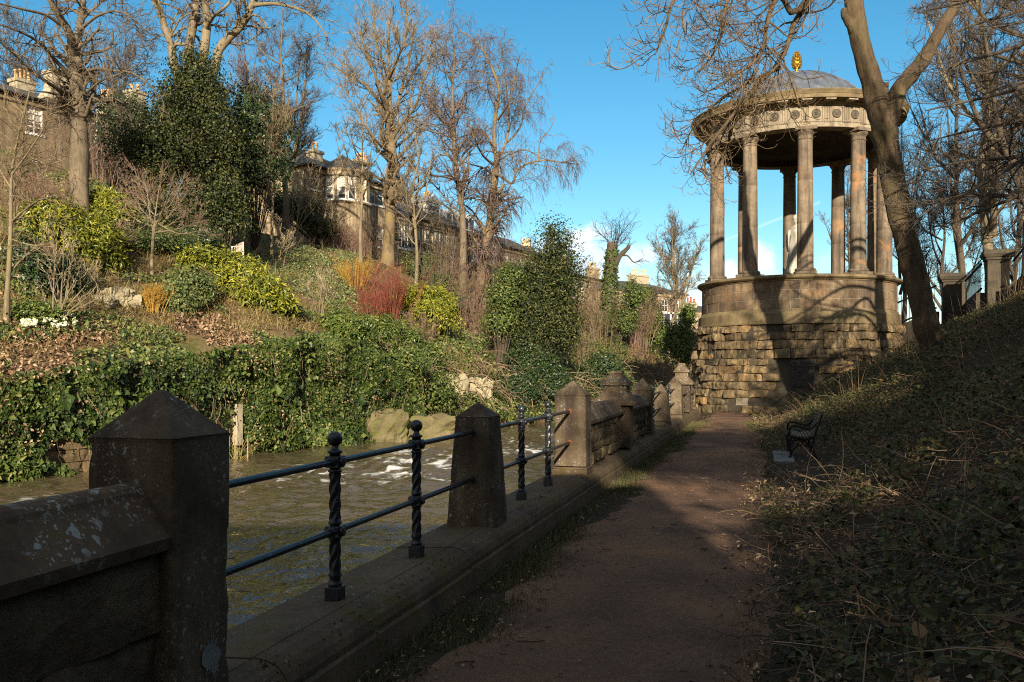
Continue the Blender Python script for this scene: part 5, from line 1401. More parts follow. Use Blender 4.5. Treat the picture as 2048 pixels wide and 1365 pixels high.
# --- ochre-twigged tree beside the villa
b = hh(778, 470); YD = 62.0
b = np.array([pw(775, 480, YD)[0], YD, hill_z(pw(775, 480, YD)[0], YD)])
tree('bare_tree', 'broad bare tree with sunlit ochre twigs standing against the bay-windowed villa', b, [
    ([b - [0, 0, .5]] + PX(YD, (781, 420), (785, 340), (781, 270), (780, 230)), .42, .30),
    (PX(YD, (781, 250), (779, 190), (778, 140), (777, 90), (780, 20)), .20, .04),
    (PX(YD, (784, 240), (798, 200, 1), (805, 170, 2), (818, 120, 2), (830, 60, 3)), .17, .03),
    (PX(YD, (783, 280), (806, 245, -1), (832, 210, -2), (850, 150, -3), (875, 110, -3)), .15, .03),
    (PX(YD, (780, 260), (765, 215, 1), (735, 175, 2), (712, 160, 2), (680, 140, 3), (655, 122, 3)), .16, .03),
    (PX(YD, (779, 235), (760, 180, -2), (742, 130, -3), (725, 80, -4), (715, 40, -4)), .14, .03),
    (PX(YD, (779, 200), (770, 140, 2), (752, 80, 3), (748, 20, 3)), .11, .03),
    (PX(YD, (800, 190), (830, 140, 3), (862, 90, 3), (880, 70, 3)), .10, .03),
    (PX(YD, (778, 160), (800, 105, -3), (812, 60, -3), (812, 10, -3)), .09, .03),
    (PX(YD, (786, 310), (760, 290, -3), (730, 250, -4), (700, 200, -4), (690, 165, -4)), .10, .025),
    (PX(YD, (786, 300), (820, 270, 3), (856, 235, 4), (885, 190, 4)), .10, .025),
], [dict(count=230, t0=.2, ang=(20, 60), lf=(.28, .55), lmin=.8, lmax=4.2, n=8, up=.10, wig=.16, rr=.42, rmin=.018),
    dict(count=1400, t0=.1, ang=(20, 60), lf=(.3, .65), lmin=.6, lmax=2.0, n=7, up=.12, wig=.18, rr=.55, rmin=.012),
    dict(count=6000, t0=.1, ang=(20, 60), lf=(.3, .7), lmin=.35, lmax=1.1, n=5, up=.14, wig=.18, rr=.6, rmin=.009)], M_BARKW, T_OCHRE, 7, group=GT)
# --- slim forked tree
YE = 60.0; b = np.array([pw(925, 520, YE)[0], YE, hill_z(pw(925, 520, YE)[0], YE)])
DROOP = (.10, .06, 0, -.10, -.2, -.3, -.38)
tree('bare_tree', 'slim dark-trunked tree with a low curved limb before the terrace', b, [
    ([b - [0, 0, .5]] + PX(YE, (926, 480), (924, 420), (914, 350), (908, 280), (905, 200), (907, 140), (912, 85)), .29, .05),
    (PX(YE, (922, 405), (930, 345), (922, 320), (935, 300), (960, 280), (975, 250)), .12, .03),
    (PX(YE, (914, 335), (898, 312, -1), (872, 314, -1), (862, 335, -2), (850, 350, -2)), .09, .02),
    (PX(YE, (924, 460), (905, 425, -1), (880, 405, -2), (858, 402, -2)), .08, .03),
    (PX(YE, (907, 270), (885, 230, 1), (862, 205, 1), (850, 170, 1)), .08, .02),
    (PX(YE, (906, 230), (930, 190, 1), (958, 170, 1), (970, 130, 1)), .08, .02),
    (PX(YE, (906, 170), (885, 130, -1), (880, 100, -1)), .06, .02),
    (PX(YE, (925, 400), (950, 398, 1), (985, 420, 1), (1010, 450, 1)), .06, .02),
], [dict(count=150, t0=.25, ang=(25, 65), lf=(.25, .5), lmin=.7, lmax=3.4, n=8, up=.04, wig=.18, rr=.45, rmin=.015),
    dict(count=800, t0=.1, ang=(25, 65), lf=(.3, .65), lmin=.5, lmax=1.8, n=7, up=-.02, wig=.2, rr=.55, rmin=.010),
    dict(count=3000, t0=.1, ang=(25, 60), lf=(.35, .8), lmin=.3, lmax=1.0, n=6, up=-.08, wig=.18, rr=.6, rmin=.008)], M_BARK, T_PURPLE, 8, group=GT)
# --- weeping birch
YF = 53.0; b = hh(955, 612); YF = b[1]
tree('birch_tree', 'weeping birch with a golden trunk and hanging purplish twigs', b, [
    ([b - [0, 0, .5]] + PX(YF, (962, 560), (972, 490), (983, 420), (990, 350), (994, 320)), .30, .22),
    (PX(YF, (994, 325), (988, 280), (992, 225), (998, 180), (985, 140), (965, 100), (940, 75), (915, 60)), .16, .03),
    (PX(YF, (995, 320), (1012, 285, 1), (1018, 240, 2), (1015, 200, 2), (1010, 150, 2), (1000, 90, 2)), .12, .02),
    (PX(YF, (988, 350), (1000, 352, -1), (1025, 368, -2), (1035, 340, -2), (1075, 322, -3), (1125, 325, -3), (1160, 330, -4)), .12, .02),
    (PX(YF, (1078, 322, -3), (1080, 285, -3), (1100, 258, -3), (1112, 232, -3)), .06, .015),
    (PX(YF, (988, 300), (970, 265, 2), (945, 258, 3), (930, 250, 3)), .09, .02),
    (PX(YF, (986, 330), (965, 310, -2), (950, 280, -3), (940, 255, -3), (925, 215, -3)), .09, .02),
    (PX(YF, (996, 240), (1020, 200, -2), (1030, 150, -2), (1040, 110, -3)), .08, .02),
    (PX(YF, (1015, 285, 1), (1040, 255, 2), (1050, 215, 3), (1075, 170, 3), (1085, 150, 3)), .08, .02),
    (PX(YF, (1018, 310), (1050, 300, 1), (1080, 315, 1), (1100, 322, 1)), .07, .015),
    (PX(YF, (986, 390), (995, 385, -2), (1008, 368, -2)), .10, .08),
], [dict(count=170, t0=.25, ang=(25, 70), lf=(.25, .55), lmin=.7, lmax=3.0, n=9, up=(.1, .08, .02, -.05, -.1, -.15, -.2, -.2), wig=.16, rr=.42, rmin=.013),
    dict(count=1300, t0=.1, ang=(25, 70), lf=(.4, .9), lmin=.7, lmax=2.2, n=8, up=(.0, -.12, -.25, -.38, -.5, -.6, -.6), wig=.10, rr=.5, rmin=.0085),
    dict(count=5000, t0=.1, ang=(20, 60), lf=(.4, .95), lmin=.5, lmax=2.1, n=6, up=(-.2, -.4, -.55, -.6, -.6), wig=.12, rr=.6, rmin=.0065)], M_BARKW, T_PURPLE, 9, group=None, cat='tree')
# --- slighter trees along the crest
round_tree('thin pale tree between the villa and the ochre-twigged tree', 722, 520, 225, 58, 60, 31, M_BARKP, T_GREY, dens=.22, rb=.13, low=.35)
round_tree('slender grey tree in front of the terrace dormers', 830, 520, 240, 58, 55, 32, M_BARKP, T_GREY, dens=.25, rb=.13, low=.35)
round_tree('pale slender tree above the clipped garden slope', 543, 415, 160, 50, 55, 33, M_BARKP, T_BRUSH, dens=.5, rb=.10, low=.3)
# --- far rounded tree beside the rotunda
round_tree('rounded bare tree standing alone beside the rotunda', 1338, 690, 436, 78, 70, 34, M_BARKP, T_GREY, dens=.8, rb=.22, low=.28, lean=12, twr=.010, tw=.9, ang=(20, 50))
round_tree('hazy far bare tree low behind the rotunda columns', 1700, 600, 330, 85, 70, 35, M_BARKD, T_GREY, dens=.5, rb=.25, bot=3.0, twr=.010)
# --- leaning tree trunks and small trees in the garden
b = hh(12, 650); Yg0 = b[1]
tree('slender_tree', 'slender leaning tree with a smooth buff trunk near the frame edge', b, [
    ([b - [0, 0, .3]] + PX(Yg0, (14, 600), (20, 500), (22, 420), (24, 340), (40, 260), (60, 180)), .095, .02),
    (PX(Yg0, (22, 445), (50, 420, -.5), (80, 400, -1), (120, 390, -1.5)), .035, .01),
    (PX(Yg0, (24, 380), (-5, 330, .5), (-20, 280, 1), (-30, 200, 1)), .04, .01),
    (PX(Yg0, (24, 350), (60, 300, -.5), (90, 250, -1), (95, 200, -1)), .035, .01),
    (PX(Yg0, (26, 480), (60, 490, -.5), (110, 495, -1)), .03, .01),
    (PX(Yg0, (24, 400), (45, 350, .5), (70, 340, 1), (130, 320, 1)), .03, .01),
], [dict(count=60, t0=.25, ang=(25, 65), lf=(.35, .7), lmin=.5, lmax=1.6, n=7, up=.05, wig=.16, rr=.5, rmin=.009),
    dict(count=420, t0=.1, ang=(25, 60), lf=(.35, .8), lmin=.3, lmax=1.0, n=6, up=.06, wig=.18, rr=.55, rmin=.006),
    dict(count=900, t0=.1, ang=(25, 60), lf=(.35, .8), lmin=.2, lmax=.5, n=4, up=.06, wig=.18, rr=.6, rmin=.0045)], M_BARKP, T_BRUSH, 41, cat='tree')
b = hh(304, 552); Ys = b[1]
lim = [([b - [0, 0, .3]] + PX(Ys, (304, 520), (306, 480), (309, 450)), .075, .05), (PX(Ys, (309, 455), (312, 420), (318, 380), (325, 345)), .04, .008), (PX(Ys, (308, 470), (300, 430, .3), (295, 390, .5), (285, 350, .6)), .04, .008)]
for i, (x, y) in enumerate(((400, 405), (410, 440), (385, 370), (350, 345), (245, 420), (255, 385), (250, 360), (405, 460), (240, 455), (370, 350), (270, 340))):
    lim.append((PX(Ys, (308, 470 - i * 4), ((308 + x) / 2, (465 + y) / 2 + (5 if x > 308 else 0), (-1) ** i * .5), (x, y, (-1) ** i * 1.2)), .03, .006))
tree('small_maple', 'small spreading tree with pale forked stem and plum coloured twigs', b, lim, [
    dict(count=170, t0=.3, ang=(15, 50), lf=(.3, .6), lmin=.5, lmax=1.5, n=6, up=.05, wig=.12, rr=.55, rmin=.006),
    dict(count=900, t0=.2, ang=(15, 50), lf=(.35, .8), lmin=.25, lmax=.8, n=5, up=.05, wig=.14, rr=.6, rmin=.0045)], M_BARKP, T_PLUM, 42, first_free=1, cat='tree')
# --- multi-stemmed shrub near the water garden
def stems(name, label, b, tops, r, bm, tm, seed, levels, cat='shrub', group=None, spread=.12, bend=.15):
    rg = np.random.default_rng(seed); lim = []
    for T in tops:
        T = np.array(T); s = np.array(b) + [rg.normal() * spread, rg.normal() * spread, -.15]
        m1 = s + (T - s) * .4 + np.array([(T - s)[0] * -bend, (T - s)[1] * -bend, 0])
        lim.append(([s, m1, s + (T - s) * .75, T], r * rg.uniform(.7, 1.1), r * .2))
    return tree(name, label, b, lim, levels, bm, tm, seed, cat, group, flare=1.0, sides=(6, 4, 3, 3))
b = hh(120, 655); Yq = b[1]
stems('multi_stem_shrub', 'vase-shaped pale multi-stemmed shrub above the ivy wall', b, PX(Yq, (95, 545, .4), (110, 500, -.3), (128, 480), (140, 500, .4), (165, 520, -.4), (185, 545, .3), (195, 570), (205, 585, .3), (85, 580, .2), (105, 470, .3), (150, 475, -.2)), .04, M_BARKP, T_STEM, 43,
      [dict(count=60, t0=.35, ang=(15, 45), lf=(.3, .6), lmin=.4, lmax=1.2, n=6, up=.06, wig=.1, rr=.5, rmin=.007), dict(count=260, t0=.2, ang=(20, 50), lf=(.3, .7), lmin=.2, lmax=.6, n=4, up=.05, wig=.14, rr=.6, rmin=.005)])
for i, (u, v, tops, lab) in enumerate((
    (590, 490, ((575, 400), (585, 380), (600, 365), (612, 345), (620, 350), (570, 420), (630, 370), (640, 395)), 'clump of pale upright stems on the slope left of the villa'),
    (655, 490, ((640, 420), (650, 395), (668, 410), (690, 400), (680, 430), (700, 440)), 'pale leaning stems just below the bay-windowed villa'),
    (645, 495, ((640, 450), (660, 440), (680, 445)), 'short pale stems at the top of the green slope'),
    (560, 530, ((565, 480), (575, 470), (582, 475)), 'pair of thin pale saplings beside the timber bench'),
    (640, 640, ((620, 570), (635, 545), (645, 560), (660, 550), (670, 580)), 'twiggy sapling in the middle of the green slope'))):
    b = hh(u, v); Yk = b[1]
    stems('pale_shrub', lab, b, PX(Yk, *[(x, y, ((j * 37) % 10 - 5) * .12) for j, (x, y) in enumerate(tops)]), .045, M_BARKP, T_STEM, 50 + i,
          [dict(count=50, t0=.35, ang=(15, 45), lf=(.3, .6), lmin=.4, lmax=1.4, n=6, up=.08, wig=.1, rr=.5, rmin=.008), dict(count=220, t0=.2, ang=(20, 50), lf=(.3, .7), lmin=.2, lmax=.7, n=4, up=.06, wig=.14, rr=.6, rmin=.0055)], group='pale shrubs on the slope')
# --- dogwoods
def dogwood(label, u, v, w, h, mt, seed, n=70, name='dogwood'):
    b = hh(u, v); Yk = b[1]; rg = np.random.default_rng(seed); k = Yk / F
    tops = [b + [rg.normal() * w * k * .5, rg.normal() * w * k * .35, h * k * rg.uniform(.55, 1.05)] for _ in range(n)]
    stems(name, label, b, tops, .017, mt, mt, seed, [dict(count=n * 9, t0=.3, ang=(10, 40), lf=(.3, .6), lmin=.3, lmax=.9, n=5, up=.06, wig=.16, rr=.6, rmin=.006)], spread=w * k * .22, bend=.05)
dogwood('vivid red-stemmed dogwood thicket', 778, 640, 62, 98, T_RED, 61, 75)
dogwood('low red dogwood stems in front of the bright thicket', 742, 650, 40, 60, T_RED, 62, 40)
dogwood('amber yellow dogwood behind the red stems', 712, 575, 50, 52, T_YEL, 63, 60)
dogwood('small orange-stemmed shrub by the garden stones', 306, 625, 24, 45, T_YEL, 64, 50)
# --- brushwood: prototypes of tangled bare shrubs, copied along the bank
def brush_proto(label, h, w, tm, seed, loc, n=26):
    rg = np.random.default_rng(seed); b = np.zeros(3)
    tops = [np.array([rg.normal() * w * .5, rg.normal() * w * .5, h * rg.uniform(.5, 1.05)]) for _ in range(n)]
    r = stems('bare_shrub', label, b, tops, .03, tm, tm, seed, [dict(count=n * 6, t0=.2, ang=(15, 55), lf=(.3, .6), lmin=.4, lmax=1.3, n=6, up=.04, wig=.16, rr=.55, rmin=.0095), dict(count=n * 26, t0=.15, ang=(20, 65), lf=(.3, .7), lmin=.2, lmax=.75, n=4, up=.04, wig=.2, rr=.6, rmin=.0075)], group='bare shrubs on the far bank', spread=w * .25)
    return r
BR = [brush_proto('x', 4.2, 2.2, T_BRUSH, 71, None), brush_proto('x', 3.0, 2.6, T_PLUM, 72, None, 30), brush_proto('x', 5.2, 2.0, T_GREY, 73, None, 20)]
used = set()
for i, (u, v, k, sc, lab) in enumerate((
    (700, 505, 1, .6, 'brownish bare shrub below the bay window'), (735, 510, 0, .6, 'straw-coloured bare shrub under the ochre tree'), (670, 480, 1, .6, 'twiggy brown bush left of the bay window'),
    (790, 505, 2, .45, 'grey upright bare shrub at the foot of the ochre tree'), (850, 520, 2, .5, 'grey thicket under the terrace railing'), (885, 560, 0, 1.1, 'tall tan bare shrub above the yellow bush'),
    (920, 560, 2, 1.1, 'tall grey bare shrub below the slim tree'), (960, 570, 0, 1.1, 'tan bare shrub around the birch foot'), (1000, 560, 1, 1.2, 'brown bare shrub right of the birch foot'),
    (1040, 560, 0, 1.1, 'straw bare shrub left of the tall holly'), (915, 660, 0, .8, 'pale dry shrub above the small rock face'), (960, 680, 1, .8, 'brown twiggy shrub over the rock outcrop'),
    (1160, 650, 0, 1.15, 'tan thicket right of the tall holly'), (1165, 720, 0, .9, 'lower tan thicket near the capped pier'), (1190, 640, 1, .9, 'brown thicket left of the ivy-clad broken trunk'), (1255, 690, 1, 1.2, 'russet scrub in front of the ivy-clad broken trunk'), (1205, 690, 0, 1.0, 'tan scrub between the tall holly and the ivy-clad broken trunk'),
    (1280, 700, 0, 1.15, 'pale tan thicket left of the lone rounded tree'), (1265, 640, 1, 1.0, 'brown thicket under the grey stone house'), (1300, 760, 1, .9, 'brown brush low beside the river bend'),
    (1370, 740, 0, 1.0, 'straw brush beside the rough round base'), (100, 430, 1, .6, 'tangled brown shrub below the house window'), (45, 400, 0, .5, 'tan tangled shrub at the frame edge under the house'), (230, 330, 2, .9, 'grey brush beside the thick mottled trunk'),
    (500, 395, 2, .8, 'grey upright brush right of the dark evergreen'), (1075, 700, 1, .8, 'arching brown brush under the holly'), (1110, 760, 2, .7, 'grey brush near the water behind the rusty-socket pier'),
    (195, 330, 1, .9, 'brown thicket against the lower wing right of the mottled trunk'), (130, 330, 2, .7, 'grey thicket left of the mottled trunk'), (690, 492, 0, .5, 'tan brush against the bay-windowed wall'), (725, 495, 1, .55, 'brown brush under the paired villa windows'), (760, 500, 0, .6, 'dense straw brush left of the ochre tree foot'),
    (815, 510, 1, .5, 'brown brush between the ochre tree and the slim tree'), (870, 530, 0, .5, 'tan brush in front of the terrace windows'), (905, 530, 1, .6, 'brown brush at the foot of the slim dark trunk'), (945, 540, 2, .5, 'grey brush between the slim tree and the birch'), (985, 545, 0, .6, 'straw brush behind the birch trunk'), (1020, 545, 1, .7, 'brown brush under the far terrace'), (1050, 560, 2, .6, 'grey brush left of the spiry holly top'),
    (870, 630, 2, .9, 'grey stems rising behind the round yellow bush'), (935, 620, 1, 1.0, 'twiggy brown mass left of the birch trunk'), (985, 640, 0, .9, 'pale twiggy mass right of the birch trunk'), (850, 690, 1, .6, 'dry brush below the round yellow bush'))):
    p = hh(u, v)
    o = BR[k] if k not in used else dup(BR[k]); used.add(k)
    o.location = Vector(p); o.scale = (sc, sc, sc); o.rotation_euler = (0, 0, i * 2.4); o['label'] = lab
# --- ivy-clad broken trunk
YS = 76.0; bs = np.array([pw(1218, 700, YS)[0], YS, hill_z(pw(1218, 700, YS)[0], YS)])
lim = [([bs - [0, 0, .4]] + PX(YS, (1217, 640), (1220, 560), (1224, 500), (1226, 488)), .62, .42), (PX(YS, (1226, 545), (1238, 515, -.5), (1255, 497, -.8), (1258, 490, -.8)), .25, .14), (PX(YS, (1240, 512, -.5), (1255, 512, -1), (1268, 525, -1.5), (1285, 518, -2)), .09, .03)]
snag = tree('broken_tree', 'broken tree trunk wrapped in ivy with a spray of thin shoots on top', bs, lim, [
    dict(count=24, t0=.6, ang=(5, 65), lf=(.2, .6), lmin=1.0, lmax=3.6, n=8, up=.12, wig=.14, rr=.08, rmin=.012, taper_len=.2),
    dict(count=240, t0=.2, ang=(20, 60), lf=(.3, .6), lmin=.3, lmax=1.3, n=6, up=.05, wig=.18, rr=.6, rmin=.009)], M_BARKD, T_DARK, 81, solid=0)
# ------------------------------------------------------------------ leaf masses
def mass(mb, blobs, clumps, per, size, aspect=.6, spread=.22, down=.25, jit=.55, inner=.72, nz=.28, seed=0, whorl=False, tint=None, zmin=None):
    """blobs: (centre, radii). clumps of leaves over each ellipsoid's shell"""
    vol = np.array([(a[0] * a[1] + a[1] * a[2] + a[0] * a[2]) for _, a in blobs]); vol = vol / vol.sum()
    for (c, a), wgt in zip(blobs, vol):
        n = max(3, int(clumps * wgt)); a = np.array(a)
        d = rng.normal(size=(n, 3)); d[:, 2] = np.where(d[:, 2] < -.5, -d[:, 2], d[:, 2]); d /= np.linalg.norm(d, axis=1, keepdims=True)
        rad = (inner + (1.06 - inner) * rng.random(n) ** .6) * (1 + nz * fbm(d[:, 0] * 1.7 + seed, d[:, 1] * 1.7, d[:, 2] * 1.7, seed, 3) * 2)
        P = np.array(c) + d * a * rad[:, None]
        N = d / a; N /= np.linalg.norm(N, axis=1, keepdims=True)
        idx = np.repeat(np.arange(n), per)
        off = rng.normal(size=(n * per, 3)) * spread * (0.5 if whorl else 1)
        Q = P[idx] + off; NN = N[idx] + off * (.8 / spread) * .35
        NN /= np.linalg.norm(NN, axis=1, keepdims=True)
        s = size * rng.uniform(.7, 1.25, len(Q))
        tn = np.clip(rng.beta(2, 2.2, len(Q)) + np.repeat(rng.normal(size=n) * .12, per), 0, 1) if tint is None else tint
        dirs = off / spread if whorl else None
        keep = np.ones(len(Q), bool) if zmin is None else Q[:, 2] > zmin
        mb.leaves(Q[keep], NN[keep], s[keep], aspect, down, jit, .12, tn[keep] if not np.isscalar(tn) else tn, dirs[keep] if dirs is not None else None)
def core(mb, blobs, f=.62, seed=0):  # solid core closing the foliage, tinted dark for the shade inside
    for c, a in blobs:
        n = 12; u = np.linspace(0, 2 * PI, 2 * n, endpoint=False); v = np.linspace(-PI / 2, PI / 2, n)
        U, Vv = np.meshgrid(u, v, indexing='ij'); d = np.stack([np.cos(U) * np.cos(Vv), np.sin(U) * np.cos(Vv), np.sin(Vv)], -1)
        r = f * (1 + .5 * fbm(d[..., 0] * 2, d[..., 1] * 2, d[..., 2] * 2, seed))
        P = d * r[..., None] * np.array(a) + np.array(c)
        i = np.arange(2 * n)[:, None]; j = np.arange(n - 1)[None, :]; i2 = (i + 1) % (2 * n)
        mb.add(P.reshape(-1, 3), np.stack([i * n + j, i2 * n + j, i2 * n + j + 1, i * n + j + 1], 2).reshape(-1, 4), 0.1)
def shrub(name, label, ell, lm, clumps, per, size, seed, cat='shrub', group=None, fy=hh, depth=.9, stem=M_BARKD, whorl=False, aspect=.5, spread=.2, Y=None, down=.25, jit=.55, inner=.62, dead=None, nz=.48):
    """ell: list of (u, v, ru, rv[, dY]) seen outlines; placed where the lowest one's foot meets the hill"""
    lo = max(ell, key=lambda e: e[1] + e[3])
    b = fy(lo[0], lo[1] + lo[3] * .85); Y0 = Y or b[1]
    if Y: b = np.array([(lo[0] - U0) / F * Y, Y, float(hill_z((lo[0] - U0) / F * Y, Y))])
    blobs = []
    for e in ell:
        if Y is None:
            f_ = fy(e[0], min(e[1] + e[3] * .85, lo[1] + lo[3])); Ye = f_[1] + .3
        else: Ye = Y0
        if len(e) > 4: Ye += e[4]
        c = pw(e[0], e[1], Ye); k = Ye / F
        blobs.append((c, (e[2] * k, max(e[2], e[3]) * k * depth, e[3] * k)))
    root = thing(name, b, label, cat, group)
    mb = MB(); mass(mb, blobs, clumps, per, size, aspect, spread, down, jit, inner, nz, seed, whorl)
    mb.build('foliage', lm, root)
    mb = MB(); rg = np.random.default_rng(seed); P = []; R = []
    for c, a in blobs:
        for k in range(9):
            d = rg.normal(size=3); d[2] = abs(d[2]); d /= np.linalg.norm(d)
            e = np.array(c) + d * np.array(a) * .85; s = np.array([b[0], b[1], b[2] - .1])
            P.append(spline([s, (s + e) / 2 + rg.normal(size=3) * .12, e], 6)); R.append(np.linspace(.035, .012, 6))
    mb.tubes(np.array(P), np.array(R), 5); mb.build('stems', stem, root)
    mb = MB(); core(mb, blobs, .55, seed); mb.build('dark_core', lm, root)
    return root
# yellow-green laurels
GY = 'yellow-leaved shrubs of the garden'
shrub('yellow_shrub', 'long bright yellow-leaved bush spilling down in front of the timber bench', [(395, 530, 38, 30), (440, 540, 45, 34), (480, 570, 48, 36), (520, 595, 46, 36), (556, 615, 36, 28), (495, 545, 30, 22)], L_LAUREL, 1500, 9, .21, 101, group=GY, whorl=True, aspect=.32, spread=.2)
shrub('yellow_shrub', 'round bright yellow bush beside the red dogwood', [(843, 615, 50, 38), (868, 650, 38, 40), (815, 605, 28, 24)], L_LAUREL, 1050, 9, .23, 102, group=GY, whorl=True, aspect=.32, spread=.22)
shrub('yellow_shrub', 'large yellow-green bush at the foot of the mottled trunk', [(130, 465, 60, 42), (180, 490, 50, 42), (215, 520, 30, 36), (95, 450, 48, 40), (210, 490, 32, 30)], L_LAUREL, 1500, 9, .22, 103, group=GY, whorl=True, aspect=.33, spread=.22)
shrub('yellow_shrub', 'smaller yellow bush right of the mottled trunk', [(232, 432, 30, 34), (215, 415, 26, 28)], L_LAUREL, 480, 9, .22, 104, group=GY, whorl=True, aspect=.33, spread=.22)
# dark evergreens
shrub('holly_tree', 'big dark glossy evergreen tree wrapping the huge pale-limbed tree', [(392, 150, 40, 34), (380, 200, 52, 42), (405, 250, 48, 46), (355, 285, 55, 46), (400, 320, 62, 48), (330, 345, 48, 40), (430, 390, 48, 46), (272, 300, 42, 36), (375, 430, 70, 36), (335, 235, 34, 30), (440, 300, 30, 40), (300, 380, 38, 30), (450, 440, 36, 30)], L_HOLLY, 3300, 15, .14, 105, 'tree', Y=44.0, depth=.55, aspect=.6, spread=.40, inner=.45, nz=.8)
shrub('holly_tree', 'dark bushy evergreen between the pale-limbed tree and the fine dark tree', [(500, 230, 42, 48), (530, 290, 50, 60), (480, 300, 45, 60), (510, 350, 60, 50)], L_IVYD, 1500, 9, .18, 106, 'tree', Y=50.0, depth=.6, spread=.45, inner=.5, nz=.4)
shrub('holly_tree', 'dark evergreen below the two-chimney wing', [(240, 235, 35, 40), (225, 300, 40, 45), (265, 260, 40, 45)], L_IVYD, 900, 9, .18, 107, 'tree', Y=50.0, depth=.6, spread=.4, inner=.5)
shrub('holly_tree', 'tall holly with a spiry top standing right of the birch', [(1103, 468, 11, 20), (1120, 497, 20, 20), (1092, 520, 24, 22), (1072, 566, 44, 36), (1124, 580, 36, 40), (1046, 615, 40, 40), (1100, 640, 44, 46), (1128, 668, 32, 44), (1052, 680, 40, 40), (1134, 530, 18, 20)], L_HOLLY, 2100, 14, .16, 108, 'tree', Y=52.0, depth=.7, spread=.42, inner=.45, nz=.85)
shrub('laurel_bush', 'dark laurel bush under the red dogwood', [(700, 670, 50, 36), (750, 680, 50, 40), (800, 700, 48, 40), (665, 650, 30, 24)], L_GREEN, 1300, 9, .17, 109, group='green bushes above the river', whorl=True, aspect=.4)
shrub('laurel_bush', 'dark green bush spilling towards the water between the two rock faces', [(800, 745, 55, 40), (845, 730, 45, 40), (860, 790, 45, 40)], L_IVY, 1300, 9, .15, 110, group='green bushes above the river')
shrub('laurel_bush', 'shaded dark bush at the waterline right of the rock outcrop', [(1060, 740, 60, 45), (1100, 780, 50, 40), (1040, 790, 40, 34)], L_IVYD, 1200, 9, .16, 111, group='green bushes above the river')
shrub('laurel_bush', 'grey-green ivy mound beside the long yellow bush', [(380, 590, 40, 36), (360, 610, 30, 28)], L_GREYG, 800, 9, .13, 112, group='green bushes above the river')
shrub('laurel_bush', 'dark rounded bush under the plum-twigged tree', [(420, 440, 50, 34), (460, 420, 40, 40), (400, 480, 40, 20)], L_IVYD, 900, 9, .16, 113, group='green bushes above the river')
shrub('laurel_bush', 'low grey-green hedge behind the plum-twigged tree', [(270, 490, 45, 16), (330, 495, 45, 16), (365, 492, 30, 14)], L_GREYG, 900, 9, .12, 114, group='green bushes above the river')
shrub('laurel_bush', 'dark bush at the top of the green slope below the villa', [(600, 430, 40, 34), (560, 415, 30, 30), (640, 465, 30, 22)], L_IVYD, 800, 9, .16, 115, group='green bushes above the river')
shrub('laurel_bush', 'dark bush in the shadow under the large yellow-green bush', [(80, 560, 40, 36), (50, 520, 30, 34), (130, 560, 40, 30)], L_IVYD, 700, 9, .15, 116, group='green bushes above the river')
shrub('laurel_bush', 'glossy green bush along the crest under the terrace railing', [(840, 540, 34, 32), (880, 590, 30, 40), (905, 620, 26, 34)], L_IVY, 900, 9, .15, 117, group='green bushes above the river')
shrub('laurel_bush', 'tall green bush beside the ivy-clad broken trunk', [(1268, 600, 20, 28), (1248, 650, 22, 32), (1228, 715, 24, 30)], L_IVY, 750, 9, .2, 118, group='green bushes above the river', Y=73.0)
shrub('laurel_bush', 'yellowish green bush beside the rough round base', [(1370, 700, 22, 46), (1350, 690, 20, 40), (1375, 640, 16, 26)], L_GREEN, 900, 9, .2, 119, group='green bushes above the river', Y=66.0)
shrub('laurel_bush', 'dark green bush below the white veranda', [(1300, 640, 26, 30), (1320, 680, 24, 34), (1290, 600, 22, 22)], L_GREEN, 900, 9, .22, 120, group='green bushes above the river', Y=82.0)
shrub('laurel_bush', 'dark laurel at the river bend behind the shaded pointed pier', [(1180, 770, 40, 34), (1230, 780, 36, 30), (1210, 740, 30, 30)], L_IVYD, 900, 9, .18, 121, group='green bushes above the river', Y=58.0)
shrub('laurel_bush', 'dark bush crowding the foot of the weeping birch', [(1010, 600, 36, 34), (1000, 650, 36, 36), (1020, 560, 24, 24)], L_IVY, 800, 9, .16, 122, group='green bushes above the river', Y=51.0)
# cream flowering shrub
fl = shrub('flowering_shrub', 'low shrub with cream flower heads near the slender leaning tree', [(75, 640, 40, 20), (110, 645, 36, 18)], L_GREEN, 420, 8, .13, 130)
P = []
for k in range(42):
    u = rng.uniform(45, 150); v = rng.uniform(622, 652); q = hh(u, v + 14); q = pw(u, v, q[1] - .35); P.append(q)
for q in P:
    mb = MB(); mb.lathe([(.01, -.05), (.05, -.03), (.05, .01), (.01, .03)], q, 7); mb.leaves(q + .03 * np.clip(rng.normal(size=(14, 3)), -1.3, 1.3), np.tile([[0, -.8, .6]], (14, 1)), .06, .8, 0, .8, .1); mb.build('flower_head', L_FLOWER, fl)
# ivy on the broken trunk
mb = MB(); n = 2600; z = rng.random(n) ** .8; zz = bs[2] + z * (pw(0, 500, YS)[2] - bs[2]); th = rng.uniform(0, 2 * PI, n)
xc = np.interp(zz, [bs[2], zv(560, YS), zv(500, YS)], [pw(1216, 0, YS)[0], pw(1220, 0, YS)[0], pw(1224, 0, YS)[0]])
rr_ = np.interp(z, [0, .55, 1], [1.0, .62, .48]) * (1 + .25 * rng.normal(size=n) * .5)
P = np.stack([xc + rr_ * np.cos(th), YS + rr_ * np.sin(th), zz], 1); mb.leaves(P, np.stack([np.cos(th), np.sin(th), 0 * th + .3], 1), .2, .8, .5, .5, .12, rng.random(n) * .7); mb.build('ivy_leaves', L_IVY, snag)

